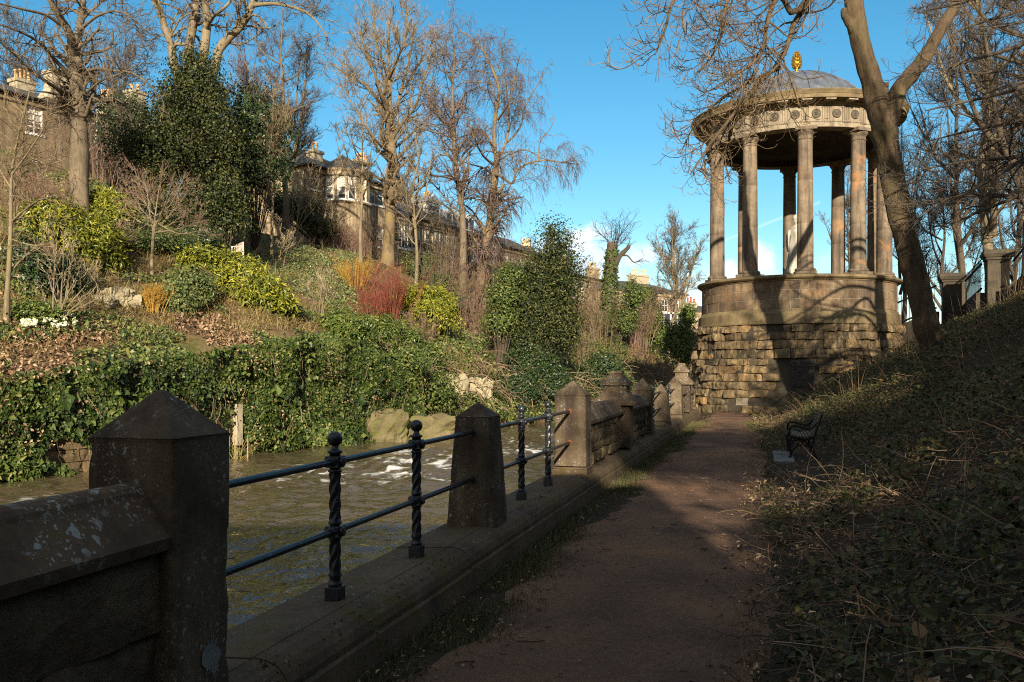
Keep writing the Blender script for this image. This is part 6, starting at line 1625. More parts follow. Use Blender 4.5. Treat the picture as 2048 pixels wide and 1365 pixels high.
# ------------------------------------------------------------------ ivy curtain over the retaining wall and the bank
def bank_scatter(n, l0, l1, w0, w1, keepf=None):
    l = rng.uniform(l0, l1, n); w = rng.uniform(w0, w1, n)
    if keepf is not None:
        k = keepf(l, w); l, w = l[k], w[k]
    x = BX + l * EX - w * EY; y = BY + l * EY + w * EX
    z = hill_z(x, y); e = .15
    nx = -(hill_z(x + e, y) - hill_z(x - e, y)) / (2 * e); ny = -(hill_z(x, y + e) - hill_z(x, y - e)) / (2 * e)
    N = np.stack([nx, ny, np.ones_like(nx)], 1); N /= np.linalg.norm(N, axis=1, keepdims=True)
    return np.stack([x, y, z], 1), N, l, w
mb = MB()
def wall_gap(l, z):
    g = np.zeros_like(l, bool)
    for (u, v, ru, rv) in ((112, 905, 34, 30), (150, 920, 34, 24), (462, 850, 16, 46), (475, 885, 22, 14)):
        lc, Yc_ = l_at(u, 0); zc = zv(v, Yc_); kl = ru / F * Yc_ / .85; kz = rv / F * Yc_
        g |= ((l - lc) / kl) ** 2 + ((z - zc) / kz) ** 2 + .5 * fbm(l * 2.2, z * 2.2, 0, 91) < 1
    return g
n = 74000; l = rng.uniform(-12, 18, n); zt = hill_z(BX + l * EX - .6 * EY, BY + l * EY + .6 * EX)
z = WZ + .02 + (zt + .35 - WZ) * rng.random(n) ** .95
low = WZ + .15 + .16 * fbm(l * .9, 0, 0, 92)
k = (~wall_gap(l, z)) & (z > low - .3 * rng.random(n)); l, z = l[k], z[k]
bul = .12 + .62 * np.clip(fbm(l * 1.0, z * .9, 0, 93, 3) + .3, 0, 1) + .12 * rng.random(len(l))
x = BX + l * EX + bul * EY; y = BY + l * EY - bul * EX
N = np.tile([[EY, -EX, .25]], (len(l), 1)) + .5 * np.stack([fbm(l * 2, z * 2, 0, 95), fbm(l * 2, z * 2, 5, 95), fbm(l * 2, z * 2, 9, 96)], 1) * 2
tn = np.clip(rng.beta(1.5, 2.2, len(l)) + .5 * fbm(l * .5, z * .7, 0, 97), 0, 1)
mb.leaves(np.stack([x, y, z], 1), N, .10 * np.exp(.38 * rng.normal(size=len(l))) * (1 + .5 * fbm(l * .7, z * .7, 0, 99)), .85, .9, .5, .12, tn)
nn_ = 130; l = rng.uniform(-12, 18, nn_); z0_ = WZ + .3 + 3.4 * rng.random(nn_); C = np.zeros((nn_, 7, 3)); a_ = rng.normal(size=nn_) * .5
for k in range(7):
    ll = l + a_ * k * .1 + .03 * rng.normal(size=nn_); C[:, k] = np.stack([BX + ll * EX + .62 * EY, BY + ll * EY - .62 * EX, np.minimum(z0_ - k * .12, hill_z(BX + ll * EX - .6 * EY, BY + ll * EY + .6 * EX) + .3)], 1)
stm = MB(); stm.tubes(C, np.tile(np.full(7, .007), (nn_, 1)), 4, rng.random(nn_)); tag(stm.build('ivy_stems', T_BRUSH), 'thin bare trailing stems over the face of the ivy curtain', 'stems', kind='stuff')
cl_ = rng.uniform(-12, 18, 60); cz_ = rng.uniform(-.8, 2.4, 60); ii = rng.integers(0, 60, 800); l = cl_[ii] + .35 * rng.normal(size=800); z = np.minimum(cz_[ii] + .22 * rng.normal(size=800), hill_z(BX + l * EX - .6 * EY, BY + l * EY + .6 * EX) + .3)
db = MB(); db.leaves(np.stack([BX + l * EX + .58 * EY, BY + l * EY - .58 * EX, z], 1), np.tile([[EY, -EX, .2]], (800, 1)), .10 * rng.uniform(.5, 1.3, 800), .6, .9, .7, .15); tag(db.build('dead_ivy', L_BROWN), 'dead brown patches in the ivy curtain', 'leaves', kind='stuff')
tag(mb.build('ivy_curtain', L_IVY), 'dense glossy ivy curtain hanging over the old river wall', 'ivy', kind='stuff')
# patches of ground vegetation on the slope
mb = MB()
P, N, l, w = bank_scatter(34000, -12, 20, .35, 6.0, lambda l, w: (fbm(l * .35, w * .5, 0, 101) + .25 * np.exp(-w) - .03 * np.abs(w - 2.5) > -.06) & ~((w > .4) & (w < 2.2) & (l < 6) & (fbm(l * .5, w, 0, 103) > -.12)))
mb.leaves(P + N * (.05 + .22 * rng.random((len(P), 1))), N + [.25, -.4, 0], .12 * rng.uniform(.6, 1.3, len(P)), .85, .3, .6, .12)
P, N, l, w = bank_scatter(30000, 15, 75, .1, 9, lambda l, w: fbm(l * .3, w * .35, 0, 105) > -.12)
mb.leaves(P + N * (.05 + .3 * rng.random((len(P), 1))), N + [.2, -.4, 0], .16 * rng.uniform(.6, 1.3, len(P)), .8, .3, .6, .12)
tag(mb.build('bank_ivy', L_IVY), 'ivy spreading over the top of the river wall and the bank', 'ivy', kind='stuff')
mb = MB()
P, N, l, w = bank_scatter(40000, 12, 34, 5, 19, lambda l, w: fbm(l * .3, w * .35, 0, 107) > -.14)
mb.leaves(P + N * (.03 + .15 * rng.random((len(P), 1))), N + [.2, -.4, 0], .12 * rng.uniform(.6, 1.3, len(P)), .75, .3, .6, .12)
P, N, l, w = bank_scatter(14000, -10, 14, 6, 26, lambda l, w: fbm(l * .3, w * .3, 0, 109) > .03)
mb.leaves(P + N * (.03 + .15 * rng.random((len(P), 1))), N + [.2, -.4, 0], .13 * rng.uniform(.6, 1.3, len(P)), .75, .3, .6, .12)
tag(mb.build('slope_groundcover', L_GREYG), 'green ground cover on the garden slope', 'ground cover', kind='stuff')
mb = MB()
P, N, l, w = bank_scatter(8000, -12, 10, .5, 3.2, lambda l, w: fbm(l * .45, w * .8, 0, 103) > -.16 + .12 * np.abs(w - 1.5))
mb.leaves(P + N * (.06 + .18 * rng.random((len(P), 1))), N + [.2, -.3, 0], .15 * rng.uniform(.5, 1.3, len(P)), .5, .3, .9, .15)
P, N, l, w = bank_scatter(22000, -12, 60, .6, 17, lambda l, w: fbm(l * .5, w * .5, 0, 113) > .02)
mb.leaves(P + N * .04, N, .12 * rng.uniform(.5, 1.3, len(P)), .5, .1, .7, .15)
tag(mb.build('fallen_leaves', L_BROWN), 'drift of dead brown leaves along the top of the river wall', 'leaves', kind='stuff')
mb = MB(); n = 16000; l = rng.uniform(16.5, 62, n); hz_ = hill_z(BX + l * EX - .5 * EY, BY + l * EY + .5 * EX); z = WZ + .05 + (np.maximum(hz_, WZ + .6) + .9 - WZ) * rng.random(n)
k = fbm(l * .7, z * .9, 0, 141) > -.22 + .25 * (z < WZ + .4); l, z, hz_ = l[k], z[k], hz_[k]; wq = np.where(z > hz_, .3 + (z - hz_) * .9, -.1) - .4 * np.clip(fbm(l * .9, z, 0, 143) + .3, 0, 1)
P = np.stack([BX + l * EX - wq * EY, BY + l * EY + wq * EX, z], 1); mb.leaves(P, np.tile([[EY, -EX, .4]], (len(l), 1)), .13 * np.exp(.35 * rng.normal(size=len(l))), .8, .8, .6, .12)
tag(mb.build('river_ivy', L_IVY), 'ragged ivy trailing to the waterline along the natural bank', 'ivy', kind='stuff')
# dry grass and roots
def blades(mb, P, N, h, lean, seg=4, w=.006, bias=(0, 0, 1), curl=.5):
    n = len(P); d = np.array(bias) + lean * rng.normal(size=(n, 3)); d[:, 2] = np.abs(d[:, 2]); d /= np.linalg.norm(d, axis=1, keepdims=True)
    hh_ = h * rng.uniform(.5, 1.3, n)[:, None]; C = np.zeros((n, seg, 3)); C[:, 0] = P; p = P.copy()
    out_ = d.copy(); out_[:, 2] = 0
    for k in range(1, seg):
        p = p + d * hh_ / (seg - 1); C[:, k] = p; d = d + curl / (seg - 1) * (out_ * .6 - np.array([0, 0, .9])) * rng.random((n, 1)); d /= np.linalg.norm(d, axis=1, keepdims=True)
    R = np.tile(np.linspace(w, w * .25, seg), (n, 1)); mb.tubes(C, R, 3, rng.random(n))
mb = MB()
P, N, l, w = bank_scatter(30000, 0, 30, 1.6, 12, lambda l, w: fbm(l * .35, w * .5, 0, 121) + .16 * np.exp(-((l - 10) / 6) ** 2) > .02)
blades(mb, P, N, .4, .5, 4, .010, (.4, -.6, .5), .9)
P, N, l, w = bank_scatter(5000, 15, 70, .2, 8, lambda l, w: fbm(l * .4, w * .5, 0, 125) > .02)
blades(mb, P, N, .8, .6, 4, .013, (.4, -.6, .3), .9)
tag(mb.build('dry_grass', L_STRAW), 'dry straw-coloured grass and stems on the slope', 'grass', kind='stuff')
mb = MB()
n = 620; l = rng.uniform(16.5, 60, n); w = rng.uniform(.02, 3, n); x = BX + l * EX - w * EY; y = BY + l * EY + w * EX; z = hill_z(x, y)
C = np.zeros((n, 8, 3)); p = np.stack([x, y, z + .2 + rng.random(n) * 1.2], 1); d = np.tile([[EY, -EX, -.1]], (n, 1)) + .6 * rng.normal(size=(n, 3))
for k in range(8):
    C[:, k] = p; d = d + .25 * rng.normal(size=(n, 3)); d[:, 2] -= .12; d /= np.linalg.norm(d, axis=1, keepdims=True); p = p + d * rng.uniform(.12, .32, (n, 1))
mb.tubes(C, np.tile(np.linspace(.028, .009, 8), (n, 1)), 4, rng.random(n)); tag(mb.build('hanging_roots', T_BRUSH), 'tangle of bare roots and stems hanging over the river bank', 'roots', kind='stuff')
mb = MB()
P, N, l, w = bank_scatter(2600, -8, 46, 1.5, 19, lambda l, w: fbm(l * .25, w * .3, 0, 131) > -.15)
blades(mb, P, N, 1.1, .45, 6, .008, (.1, -.1, 1), .35)
P, N, l, w = bank_scatter(2500, -8, 46, 1.0, 19, lambda l, w: fbm(l * .25, w * .3, 0, 133) > -.1)
blades(mb, P, N, .5, .7, 4, .006, (.1, -.2, .7), .5)
tag(mb.build('slope_stems', T_BRUSH), 'thin bare stems and dead growth scattered over the garden slope', 'stems', kind='stuff')
# a few reeds in the water's edge
rb = thing('reed_tuft', bp(l_at(476, -.6)[0], -.6, WZ), 'tuft of dead straw reeds standing in the water', 'reeds')
mb = MB(); c = bp(l_at(476, -.6)[0], -.6, WZ - .1); blades(mb, c + rng.normal(size=(26, 3)) * [.12, .12, 0], None, .9, .3, 5, .012, (.1, 0, 1), .2); mb.build('blades', L_STRAW, rb)
# ------------------------------------------------------------------ the big leaning tree by the rotunda
YT = 23.5; xb = (1866 - U0) / F * YT
b = np.array([xb, YT, float(land_z(np.array(xb), np.array(YT)))])
UPC = (.0, -.12, -.16, -.05, .12, .3, .45, .5)
lim = [([b - [0, 0, .4]] + PX(YT, (1862, 690), (1842, 605), (1820, 510), (1796, 405), (1777, 310), (1766, 250)), .30, .30),
    (PX(YT, (1768, 262), (1750, 190), (1731, 125), (1716, 60), (1707, 0), (1703, -70), (1700, -160)), .30, .20),
    (PX(YT, (1770, 265), (1786, 215), (1799, 178), (1825, 148), (1852, 112), (1880, 62), (1908, 15), (1945, -50)), .25, .13),
    (PX(YT, (1757, 205), (1768, 185, -.1), (1771, 166, -.15)), .11, .085),
    (PX(YT, (1722, 82), (1702, 50, -.1), (1690, 32, -.15), (1688, 18, -.15)), .16, .07),
    (PX(YT, (1706, -30), (1670, -60, -.8), (1640, -40, -1.5), (1622, 0, -2), (1590, 42, -2.2), (1575, 92, -2.3), (1553, 134, -2.4), (1512, 172, -2.5), (1485, 208, -2.6), (1452, 255, -2.7), (1436, 300, -2.8)), .105, .012),
    (PX(YT, (1645, -50, -1.5), (1590, 28, -2.6), (1560, -10, -3), (1535, 40, -3), (1528, 90, -3.1), (1512, 122, -3.2), (1468, 152, -3.3), (1430, 180, -3.4)), .08, .016),
    (PX(YT, (1640, -60, -1.2), (1560, -60, -1.5), (1490, -40, -2), (1455, 0, -2.2), (1446, 60, -2.4), (1425, 110, -2.5), (1390, 150, -2.6)), .08, .016),
    (PX(YT, (1600, -70, -1.5), (1480, -80, -3), (1400, -50, -3.4), (1350, -5, -3.6), (1330, 60, -3.8), (1310, 110, -3.9)), .07, .014),
    (PX(YT, (1560, 136, -2.4), (1500, 165, -1.5), (1440, 200, -1.2), (1390, 250, -1), (1360, 310, -1)), .05, .012),
    (PX(YT, (1510, 178, -2.5), (1470, 225, -3.4), (1420, 290, -3.8), (1380, 350, -4)), .05, .012),
    (PX(YT, (1470, 235, -2.6), (1450, 300, -2), (1420, 350, -1.8), (1400, 330, -1.6)), .04, .012)]
def finial_clear(C):
    u = U0 + F * C[..., 0] / C[..., 1]; v = V0 - F * (C[..., 2] - EYE) / C[..., 1]
    return ~np.any((np.abs(u - 1603) < 16) & (v > 88) & (v < 148), axis=1)
tree('leaning_tree', 'big leaning tree with rough sunlit bark beside the round temple', b, lim, [
    dict(count=120, t0=.22, ang=(30, 75), lf=(.22, .5), lmin=.6, lmax=2.2, n=9, up=UPC, wig=.12, rr=.4, rmin=.010),
    dict(count=760, t0=.15, ang=(30, 70), lf=(.35, .7), lmin=.45, lmax=1.3, n=9, up=UPC, wig=.10, rr=.5, rmin=.0065),
    dict(count=1900, t0=.1, ang=(30, 65), lf=(.35, .8), lmin=.22, lmax=.6, n=7, up=(.0, -.08, .05, .2, .35, .4), wig=.10, rr=.6, rmin=.0048)], M_BARKR, T_OVER, 201, first_free=5, flare=1.2, prune=finial_clear, sides=(40, 6, 5, 4, 3))
# twiggy trees behind on the right, and one just outside the frame whose drooping branches cross it
GR = 'bare trees behind the stair railing'
def rt(label, u, Y, vt, wpx, seed, bm=M_BARKD, tm=T_DARK, dens=1.0, rb=.25, **k):
    x = (u - U0) / F * Y; return round_tree(label, u, 0, vt, Y, wpx, seed, bm, tm, dens=dens, rb=rb, bot=float(land_z(np.array(x), np.array(float(Y)))) - .1, group=GR, **k)
rt('tall bare tree with ochre branches above the taller stair pier', 2000, 44, -160, 170, 211, M_BARKP, T_OVER, .75, .32, lean=-60)
rt('dark bare tree at the frame edge beyond the stair railing', 2060, 38, -200, 190, 212, M_BARKD, T_DARK, .8, .36, lean=-20)
rt('bushy twiggy tree low behind the lower stair pier', 1885, 54, 330, 95, 213, M_BARKD, T_DARK, .8, .16, low=.1)
rt('thin bare tree between the rotunda and the leaning trunk', 1800, 58, 220, 95, 214, M_BARKD, T_DARK, .6, .18)
rt('tall twiggy tree right of the leaning trunk', 1925, 50, 20, 130, 215, M_BARKD, T_DARK, .8, .24, lean=-20)
rt('low round twiggy tree at the frame edge behind the stair', 2030, 52, 250, 120, 216, M_BARKD, T_DARK, .8, .2)
Yn = 21.0; xn = (2230 - U0) / F * Yn; bn = np.array([xn, Yn, float(land_z(np.array(xn), np.array(Yn)))])
lim = [([bn - [0, 0, .4]] + PX(Yn, (2235, 500), (2225, 250), (2215, 50), (2190, -150)), .38, .2)]
for k, (v0, v1, u1, dy) in enumerate(((330, 330, 1830, -2), (250, 270, 1860, 1), (180, 210, 1850, -1.5), (420, 400, 1850, 1.5), (90, 130, 1880, -2), (20, 60, 1900, 1), (300, 390, 1880, -3), (380, 440, 1930, -1), (210, 330, 1900, 2), (-60, 10, 1850, -1))):
    lim.append((PX(Yn, (2222, v0 + 10), (2130, v0 - 35, dy * .4), (2030, (v0 + v1) / 2 - 15, dy * .7), (1940, v1 - 8, dy), (u1, v1 + 12, dy)), .085, .012))
tree('bare_tree', 'dark bare tree leaning in from outside the frame with long thin drooping branches', bn, lim, [
    dict(count=95, t0=.2, ang=(20, 60), lf=(.25, .5), lmin=.6, lmax=2.4, n=8, up=(-.05, -.08, -.05, 0, .05, .1, .1), wig=.10, rr=.5, rmin=.009),
    dict(count=800, t0=.1, ang=(20, 60), lf=(.35, .7), lmin=.4, lmax=1.2, n=7, up=(-.05, -.05, 0, .08, .1, .1), wig=.12, rr=.55, rmin=.006),
    dict(count=2400, t0=.1, ang=(20, 60), lf=(.35, .8), lmin=.2, lmax=.6, n=5, up=.08, wig=.12, rr=.6, rmin=.0045)], M_BARKD, T_DARK, 221, first_free=1, group=GR)

# ------------------------------------------------------------------ undergrowth on the right bank
def land_scatter(n, s0, s1, t0, t1, keepf=None, pw_=1.0):
    s = s0 + (s1 - s0) * rng.random(n) ** pw_; t = rng.uniform(t0, t1, n)
    if keepf is not None: k = keepf(s, t); s, t = s[k], t[k]
    x = s * WS + t * WC; y = s * WC - t * WS; z = land_z(x, y); e = .12
    nx = -(land_z(x + e, y) - land_z(x - e, y)) / (2 * e); ny = -(land_z(x, y + e) - land_z(x, y - e)) / (2 * e)
    N = np.stack([nx, ny, np.ones_like(nx)], 1); N /= np.linalg.norm(N, axis=1, keepdims=True)
    inside = (x - TC[0]) ** 2 + (y - TC[1]) ** 2 > 4.75 ** 2
    return np.stack([x, y, z], 1)[inside], N[inside], s[inside], t[inside]
edge = lambda s: .05 + .22 * fbm(s * .55, 4, 0, 33) - .42 * sstep(s, 21, 28) + .1 * sstep(s, 3, 6)
bench_clear = lambda s, t: ~((s > 11.5) & (s < 19.4) & (t < 1.3) & (t > .0))
mb = MB()
P, N, s, t = land_scatter(150000, 2.2, 36, -.5, 10, lambda s, t: (t > edge(s) - .12 + .25 * rng.random(len(t)) ** .6) & bench_clear(s, t) & (fbm(s * .7, t * .7, 0, 301) > -.26), 1.5)
h = .04 + .30 * rng.random(len(P)) ** 1.5 * sstep(t, .2, 1.6)
mb.leaves6(P + np.stack([0 * h, 0 * h, h], 1), N + [-.1, -.5, .2], .036 * np.exp(np.clip(.4 * rng.normal(size=len(P)), -.8, .6)) * (1 + .03 * s), .72, .25, .7, .10, np.clip(rng.beta(1.6, 1.8, len(P)) + .35 * fbm(s * .8, t * .8, 0, 305), 0, 1))
tag(mb.build('bank_undergrowth', L_BANK), 'dull ivy and bramble leaves covering the shaded bank', 'undergrowth', kind='stuff')
mb = MB()
P, N, s, t = land_scatter(4600, 2.0, 35, .2, 9, lambda s, t: bench_clear(s, t), 1.4)
n = len(P); d = rng.normal(size=(n, 3)); d[:, 2] = np.abs(d[:, 2]) * .9 + .12; d /= np.linalg.norm(d, axis=1, keepdims=True)
L = rng.uniform(.25, .95, n)[:, None]; C = np.zeros((n, 9, 3)); p = P.copy()
for k in range(9):
    C[:, k] = p; p = p + d * L / 8; d[:, 2] -= .16 * rng.random(n); d = d + .10 * rng.normal(size=(n, 3)); d /= np.linalg.norm(d, axis=1, keepdims=True)
gz_ = land_z(C[..., 0], C[..., 1]); C[..., 2] = np.maximum(C[..., 2], gz_ + .03)
sc_, tc_ = st(C[..., 0], C[..., 1]); kk = np.all(tc_ > edge(sc_) - .05, axis=1); C = C[kk]; n = len(C)
mb.tubes(C, np.tile(np.linspace(.0055, .002, 9), (n, 1)) * rng.uniform(.6, 1.3, (n, 1)), 4, rng.random(n))
P, N, s, t = land_scatter(12000, 2.0, 30, -.1, 8, lambda s, t: bench_clear(s, t), 1.5)
n = len(P); a = rng.uniform(0, 2 * PI, n); L = rng.uniform(.1, .5, n)[:, None]; d = np.stack([np.cos(a), np.sin(a), .15 * rng.normal(size=n)], 1); C = np.zeros((n, 6, 3)); p = P + [0, 0, .05] + rng.random((n, 1)) * [0, 0, .15]
for k in range(6):
    C[:, k] = p; d = d + .22 * rng.normal(size=(n, 3)); d /= np.linalg.norm(d, axis=1, keepdims=True); p = p + d * L / 5
C[..., 2] = np.maximum(C[..., 2], land_z(C[..., 0], C[..., 1]) + .02)
mb.tubes(C, np.tile(np.linspace(.0038, .0018, 6), (n, 1)) * rng.uniform(.6, 1.4, (n, 1)), 3, rng.random(n))
tag(mb.build('bramble_stems', T_BANK), 'tangle of brown bramble stems over the shaded bank', 'brambles', kind='stuff')
mb = MB()
P, N, s, t = land_scatter(900, 17, 35, 2.2, 9.5, lambda s, t: fbm(s * .4, t * .5, 0, 311) > -.05)
blades(mb, P, N, 1.25, .2, 6, .0075, (-.05, 0, 1), .35)
tag(mb.build('dead_stalks', T_BANK), 'pale upright dead stalks rising from the bank', 'stalks', kind='stuff')
mb = MB()
P, N, s, t = land_scatter(3000, 12, 35, -.6, 9.5, lambda s, t: (t > edge(s)) & bench_clear(s, t))
blades(mb, P, N, .38, .5, 4, .004, (0, -.1, .8), .8)
tag(mb.build('bank_grass', T_BANK), 'dry grass among the brambles on the bank', 'grass', kind='stuff')
mb = MB()
P, N, s, t = land_scatter(16000, 2.2, 32, -.25, 9, lambda s, t: (fbm(s * .7, t * .7, 0, 301) < -.12) | (rng.random(len(s)) < .3), 1.5)
mb.leaves(P + [0, 0, .04] + rng.random((len(P), 1)) * [0, 0, .14], N, .05 * np.exp(.3 * rng.normal(size=len(P))), .5, .1, .7, .18)
tag(mb.build('bank_litter', L_BROWN), 'dead brown leaves matted into the shaded bank', 'leaves', kind='stuff')
# leaf litter and twigs on the path and along the kerb
mb = MB()
P, N, s, t = land_scatter(5200, 2.5, 34, -2.1, .9, lambda s, t: (rng.random(len(s)) < .10 + .9 * np.exp(-((t + 1.95) / .32) ** 2) + .8 * sstep(t, -.42, .1)), 1.6)
mb.leaves(P + [0, 0, .03], N, .036 * rng.uniform(.4, 1.4, len(P)), .5, .05, .35, .2)
tag(mb.build('path_litter', L_BROWN), 'dead leaves scattered on the path and along the kerb', 'leaves', kind='stuff')
mb = MB()
P, N, s, t = land_scatter(900, 2.5, 24, -1.9, .6, lambda s, t: (np.abs(t + .9) > .5) | (rng.random(len(t)) < .35), 1.4)
a = rng.uniform(0, 2 * PI, len(P)); L = .02 + .15 * rng.random(len(P)) ** 4; C = np.zeros((len(P), 5, 3))
for k in range(5):
    q = (k / 4 - .5) * L; C[:, k, 0] = P[:, 0] + np.cos(a) * q + .01 * rng.normal(size=len(P)); C[:, k, 1] = P[:, 1] + np.sin(a) * q + .01 * rng.normal(size=len(P)); C[:, k, 2] = P[:, 2] + .034 + .006 * rng.random(len(P))
mb.tubes(C, np.tile(np.full(5, .0032), (len(P), 1)) * rng.uniform(.6, 1.8, (len(P), 1)), 5, rng.random(len(P)), cap=False)
tag(mb.build('fallen_twigs', T_BANK), 'small dark twigs lying on the path', 'twigs', kind='stuff')
mb = MB()
P, N, s, t = land_scatter(30000, 2.4, 30, -2.12, -1.2, lambda s, t: (t < -1.84 + .45 * (fbm(s * 1.3, 0, 0, 321) + .35) + .08 * rng.normal(size=len(t))) & (fbm(s * 1.1, t, 0, 323) > -.25), 1.2)
blades(mb, P, N, .085, .5, 4, .0028, (.1, 0, .8), .7)
P, N, s, t = land_scatter(12000, 2.4, 30, -.7, .7, lambda s, t: (np.abs(t - edge(s) + .03) < .34 * rng.random(len(t)) ** .8) & (fbm(s * 1.6, t * 1.6, 0, 325) > -.12), 1.2)
blades(mb, P, N, .11, .5, 4, .0028, (-.1, 0, .8), .7)
tag(mb.build('verge_grass', L_GRASS), 'thin grass along both edges of the path', 'grass', kind='stuff')
# moss and small leaves clinging to the kerb
mb = MB()
n = 5200; s = rng.uniform(2.4, 30, n); q = rng.random(n)
t = TP + .125 + .235 * q; z = np.interp(q, [0, .32, .55, .75, .82, 1], [.262, .258, .235, .19, .11, .0])
k = fbm(s * 1.5, q * 2, 0, 331) > .05; s, t, z, q = s[k], t[k], z[k], q[k]
P = np.stack([s * WS + t * WC, s * WC - t * WS, z + .002], 1); N = np.stack([WC * q, -WS * q, 1.1 - q], 1)
mb.leaves(P, N, .018 * rng.uniform(.5, 1.5, len(P)), .8, 0, .5, .3)
tag(mb.build('kerb_moss', L_GRASS), 'moss tufts clinging to the kerb', 'moss', kind='stuff')
# larger ivy near the camera on the right
pl = thing('ivy_spray', lh(1700, 1290), 'spray of larger ivy leaves low on the near bank', 'ivy')
mb = MB(); P, N, s, t = land_scatter(700, 4.2, 9, .3, 3.0, lambda s, t: fbm(s * 1.1, t * 1.1, 0, 341) > .1)
mb.leaves6(P + [0, 0, .12] + np.stack([0 * s, 0 * s, .2 * rng.random(len(s))], 1), N + [-.2, -.7, .1], .075 * rng.uniform(.6, 1.3, len(P)), .85, .3, .5, .14); mb.build('leaves', L_BANK, pl)

# ------------------------------------------------------------------ unseen shade casters added behind the viewer, sized and gapped for their shadows
def behind(label, x, y, H, wr, seed, dens, bm=M_BARK, tm=T_GREY, rb=.3):  # unseen bare trees, added to dapple the temple and leaning trunk
    zb = float(land_z(np.array(x), np.array(y))) - .1; k = F / 40.0
    rg = np.random.default_rng(seed); b = np.array([x, y, zb]); top = b + np.array([rg.normal() * .5, rg.normal() * .5, H])
    limbs = [([b] + [b + (top - b) * q + rg.normal(size=3) * .2 for q in (.25, .5, .75, 1)], rb, .03)]
    for i in range(11):
        q = .25 + .5 * i / 11; s = b + (top - b) * q; a = rg.uniform(0, 2 * PI); o = wr * rg.uniform(.7, 1.1); e = s + np.array([math.cos(a) * o, math.sin(a) * o, H * (1 - q) * rg.uniform(.4, .8)])
        limbs.append(([s, s + (e - s) * .35 - [0, 0, .3], s + (e - s) * .7, e], rb * (1 - q) * .7 + .02, .02))
    return tree('bare_tree', label, b, limbs, [dict(count=int(90 * dens), t0=.2, ang=(25, 60), lf=(.25, .5), lmin=.6, lmax=3, n=7, up=.08, wig=.18, rr=.5, rmin=.014), dict(count=int(600 * dens), t0=.1, ang=(25, 60), lf=(.3, .65), lmin=.4, lmax=1.6, n=5, up=.08, wig=.2, rr=.55, rmin=.009)], bm, tm, seed, group='unseen bare trees added for branch shadows')
behind('unseen bare tree on the near bank, added to cast branch shadows', 10.2, 1.5, 13.5, 3.6, 501, 1.0)
behind('tall unseen bare tree behind the near bank, added for its branch shadows', 13.5, -10, 17, 4.5, 502, .9, rb=.38)
br = thing('shade_bridge', (-14, -14, 0), 'unseen stone bridge behind the viewer, placed and sized to shade path and water', 'bridge')  # unseen bridge, its height set for the shade line on wall and water
mb = MB(); n = 24; zt = 7.9; x0, x1 = -40.0, 1.5; yb = (-12.0, -17.0)
cx, rx = -14.0, 9.5
xs_ = np.concatenate([[x0], np.linspace(cx - rx, cx + rx, n), [x1]]); zb_ = np.concatenate([[-3], -1.5 + 7.0 * np.sqrt(np.clip(1 - ((np.linspace(cx - rx, cx + rx, n) - cx) / rx) ** 2, 0, 1)), [-3]])
V = []
for y in yb:
    for x, z in zip(xs_, zb_): V += [[x, y, z], [x, y, zt]]
m = len(xs_); f = []
for i in range(m - 1):
    for o_ in (0, 2 * m): f.append([o_ + 2 * i, o_ + 2 * i + 2, o_ + 2 * i + 3, o_ + 2 * i + 1])
    f.append([2 * i, 2 * m + 2 * i, 2 * m + 2 * i + 2, 2 * i + 2]); f.append([2 * i + 1, 2 * i + 3, 2 * m + 2 * i + 3, 2 * m + 2 * i + 1])
f.append([2 * m - 2, 2 * m - 1, 4 * m - 1, 4 * m - 2])
mb.add(V, f); mb.build('arch', S_RET, br)
mb = MB(); mb.bx(x0, x1, -12.25, -11.95, zt - .1, zt + .05); mb.bx(x0, x1, -12.15, -11.98, zt + .05, zt + .2); mb.build('parapet_coping', S_COPE, br)
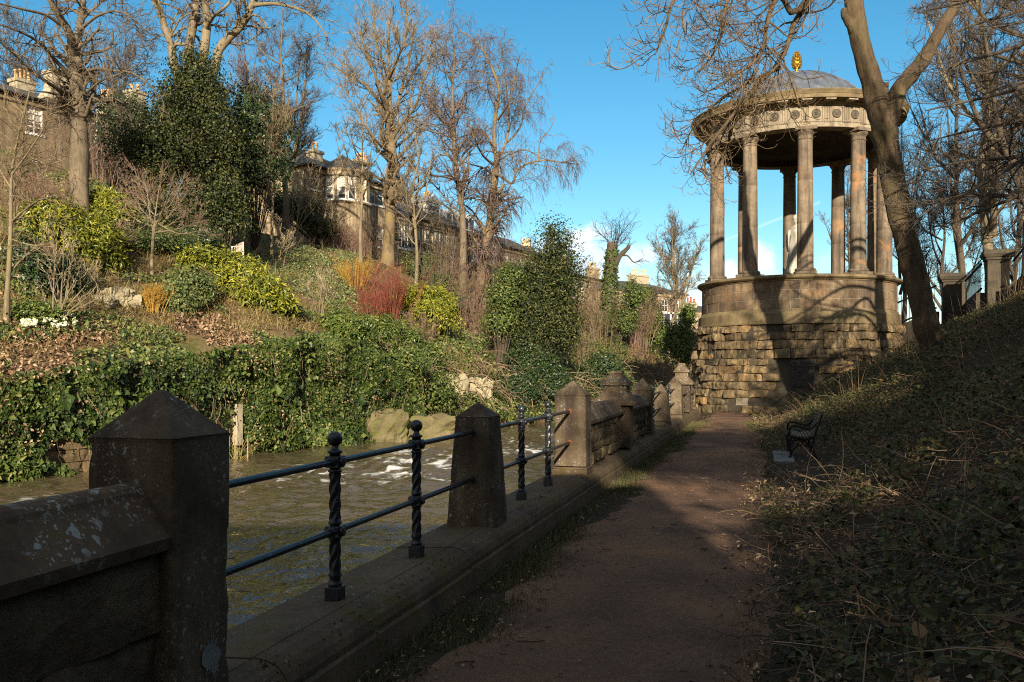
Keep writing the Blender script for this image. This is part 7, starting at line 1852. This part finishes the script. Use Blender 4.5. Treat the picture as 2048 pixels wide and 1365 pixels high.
def yew(x, y, h, r, seed, label):  # unseen yews, added with solid cores to shade path and bank
    z = float(land_z(np.array(float(x)), np.array(float(y))))
    root = thing('shade_yew', (x, y, z), label, 'tree', 'unseen yews added to shade the path and bank')
    bl = []; rg = np.random.default_rng(seed)
    for k in range(9):
        q = (k + .5) / 9; a = rg.uniform(0, 6.28); d = r * .45 * (1 - q * .6)
        bl.append((np.array([x + d * math.cos(a), y + d * math.sin(a), z + h * (.18 + .76 * q)]), (r * (1 - .55 * q) * .75, r * (1 - .55 * q) * .75, h * .16)))
    mb = MB(); mass(mb, bl, 650, 9, .34, .45, .5, .3, .6, .5, .4, seed); mb.build('crown', L_IVYD, root)
    mb = MB(); core(mb, bl, .72, seed); mb.build('shade_core', L_IVYD, root)
    mb = MB(); mb.tubes(np.array([[x, y, z - .3], [x, y, z + h * .5], [x, y, z + h * .95]]), np.array([.35, .22, .05]), 8); mb.build('trunk', M_BARKD, root)
def pine(x, y, z0, z1, r, seed, label):  # unseen pine, crown raised to leave a sun patch on the path
    zb = float(land_z(np.array(float(x)), np.array(float(y)))); root = thing('shade_pine', (x, y, zb), label, 'tree'); rg = np.random.default_rng(seed)
    bl = []
    for k in range(8):
        a = rg.uniform(0, 6.28); d = r * .5; q = (k + .5) / 8
        bl.append((np.array([x + d * math.cos(a), y + d * math.sin(a), z0 + (z1 - z0) * q]), (r * .72, r * .72, (z1 - z0) * .17)))
    mb = MB(); mass(mb, bl, 700, 9, .34, .3, .45, .2, .6, .5, .4, seed); mb.build('crown', L_IVYD, root)
    mb = MB(); core(mb, bl, .75, seed); mb.build('shade_core', L_IVYD, root)
    mb = MB(); mb.tubes(np.array([[x, y, zb - .3], [x, y, z0], [x, y, z1]]), np.array([.32, .22, .06]), 10); mb.build('trunk', M_BARKR, root)
pine(3.7, -16, 9.7, 12.25, 2.5, 431, 'unseen pine added behind the path, its bare trunk leaving a sun gap')
SHADE_YEWS = [(3.1, -9.5, 3.1, 1.75), (6.7, -8, 6.0, 2.4), (9.3, -7, 8.4, 2.3), (12.5, -5, 8.7, 2.6), (16, -3, 8.2, 2.6), (11.5, 2.5, 4.2, 1.6), (14.5, 6, 5.0, 2.2)]
for i, (x, y, h, r) in enumerate(SHADE_YEWS): yew(x, y, h, r, 400 + i, ('unseen yew added for shade, closest to the bridge end', 'tall unseen yew added for shade behind the path', 'broad unseen yew added for shade behind the near bank', 'unseen yew on the upper bank, added for shade behind the viewer', 'outermost unseen yew added for shade behind the viewer', 'low unseen yew added for shade on the near bank', 'round unseen yew added for shade below the stair')[i])
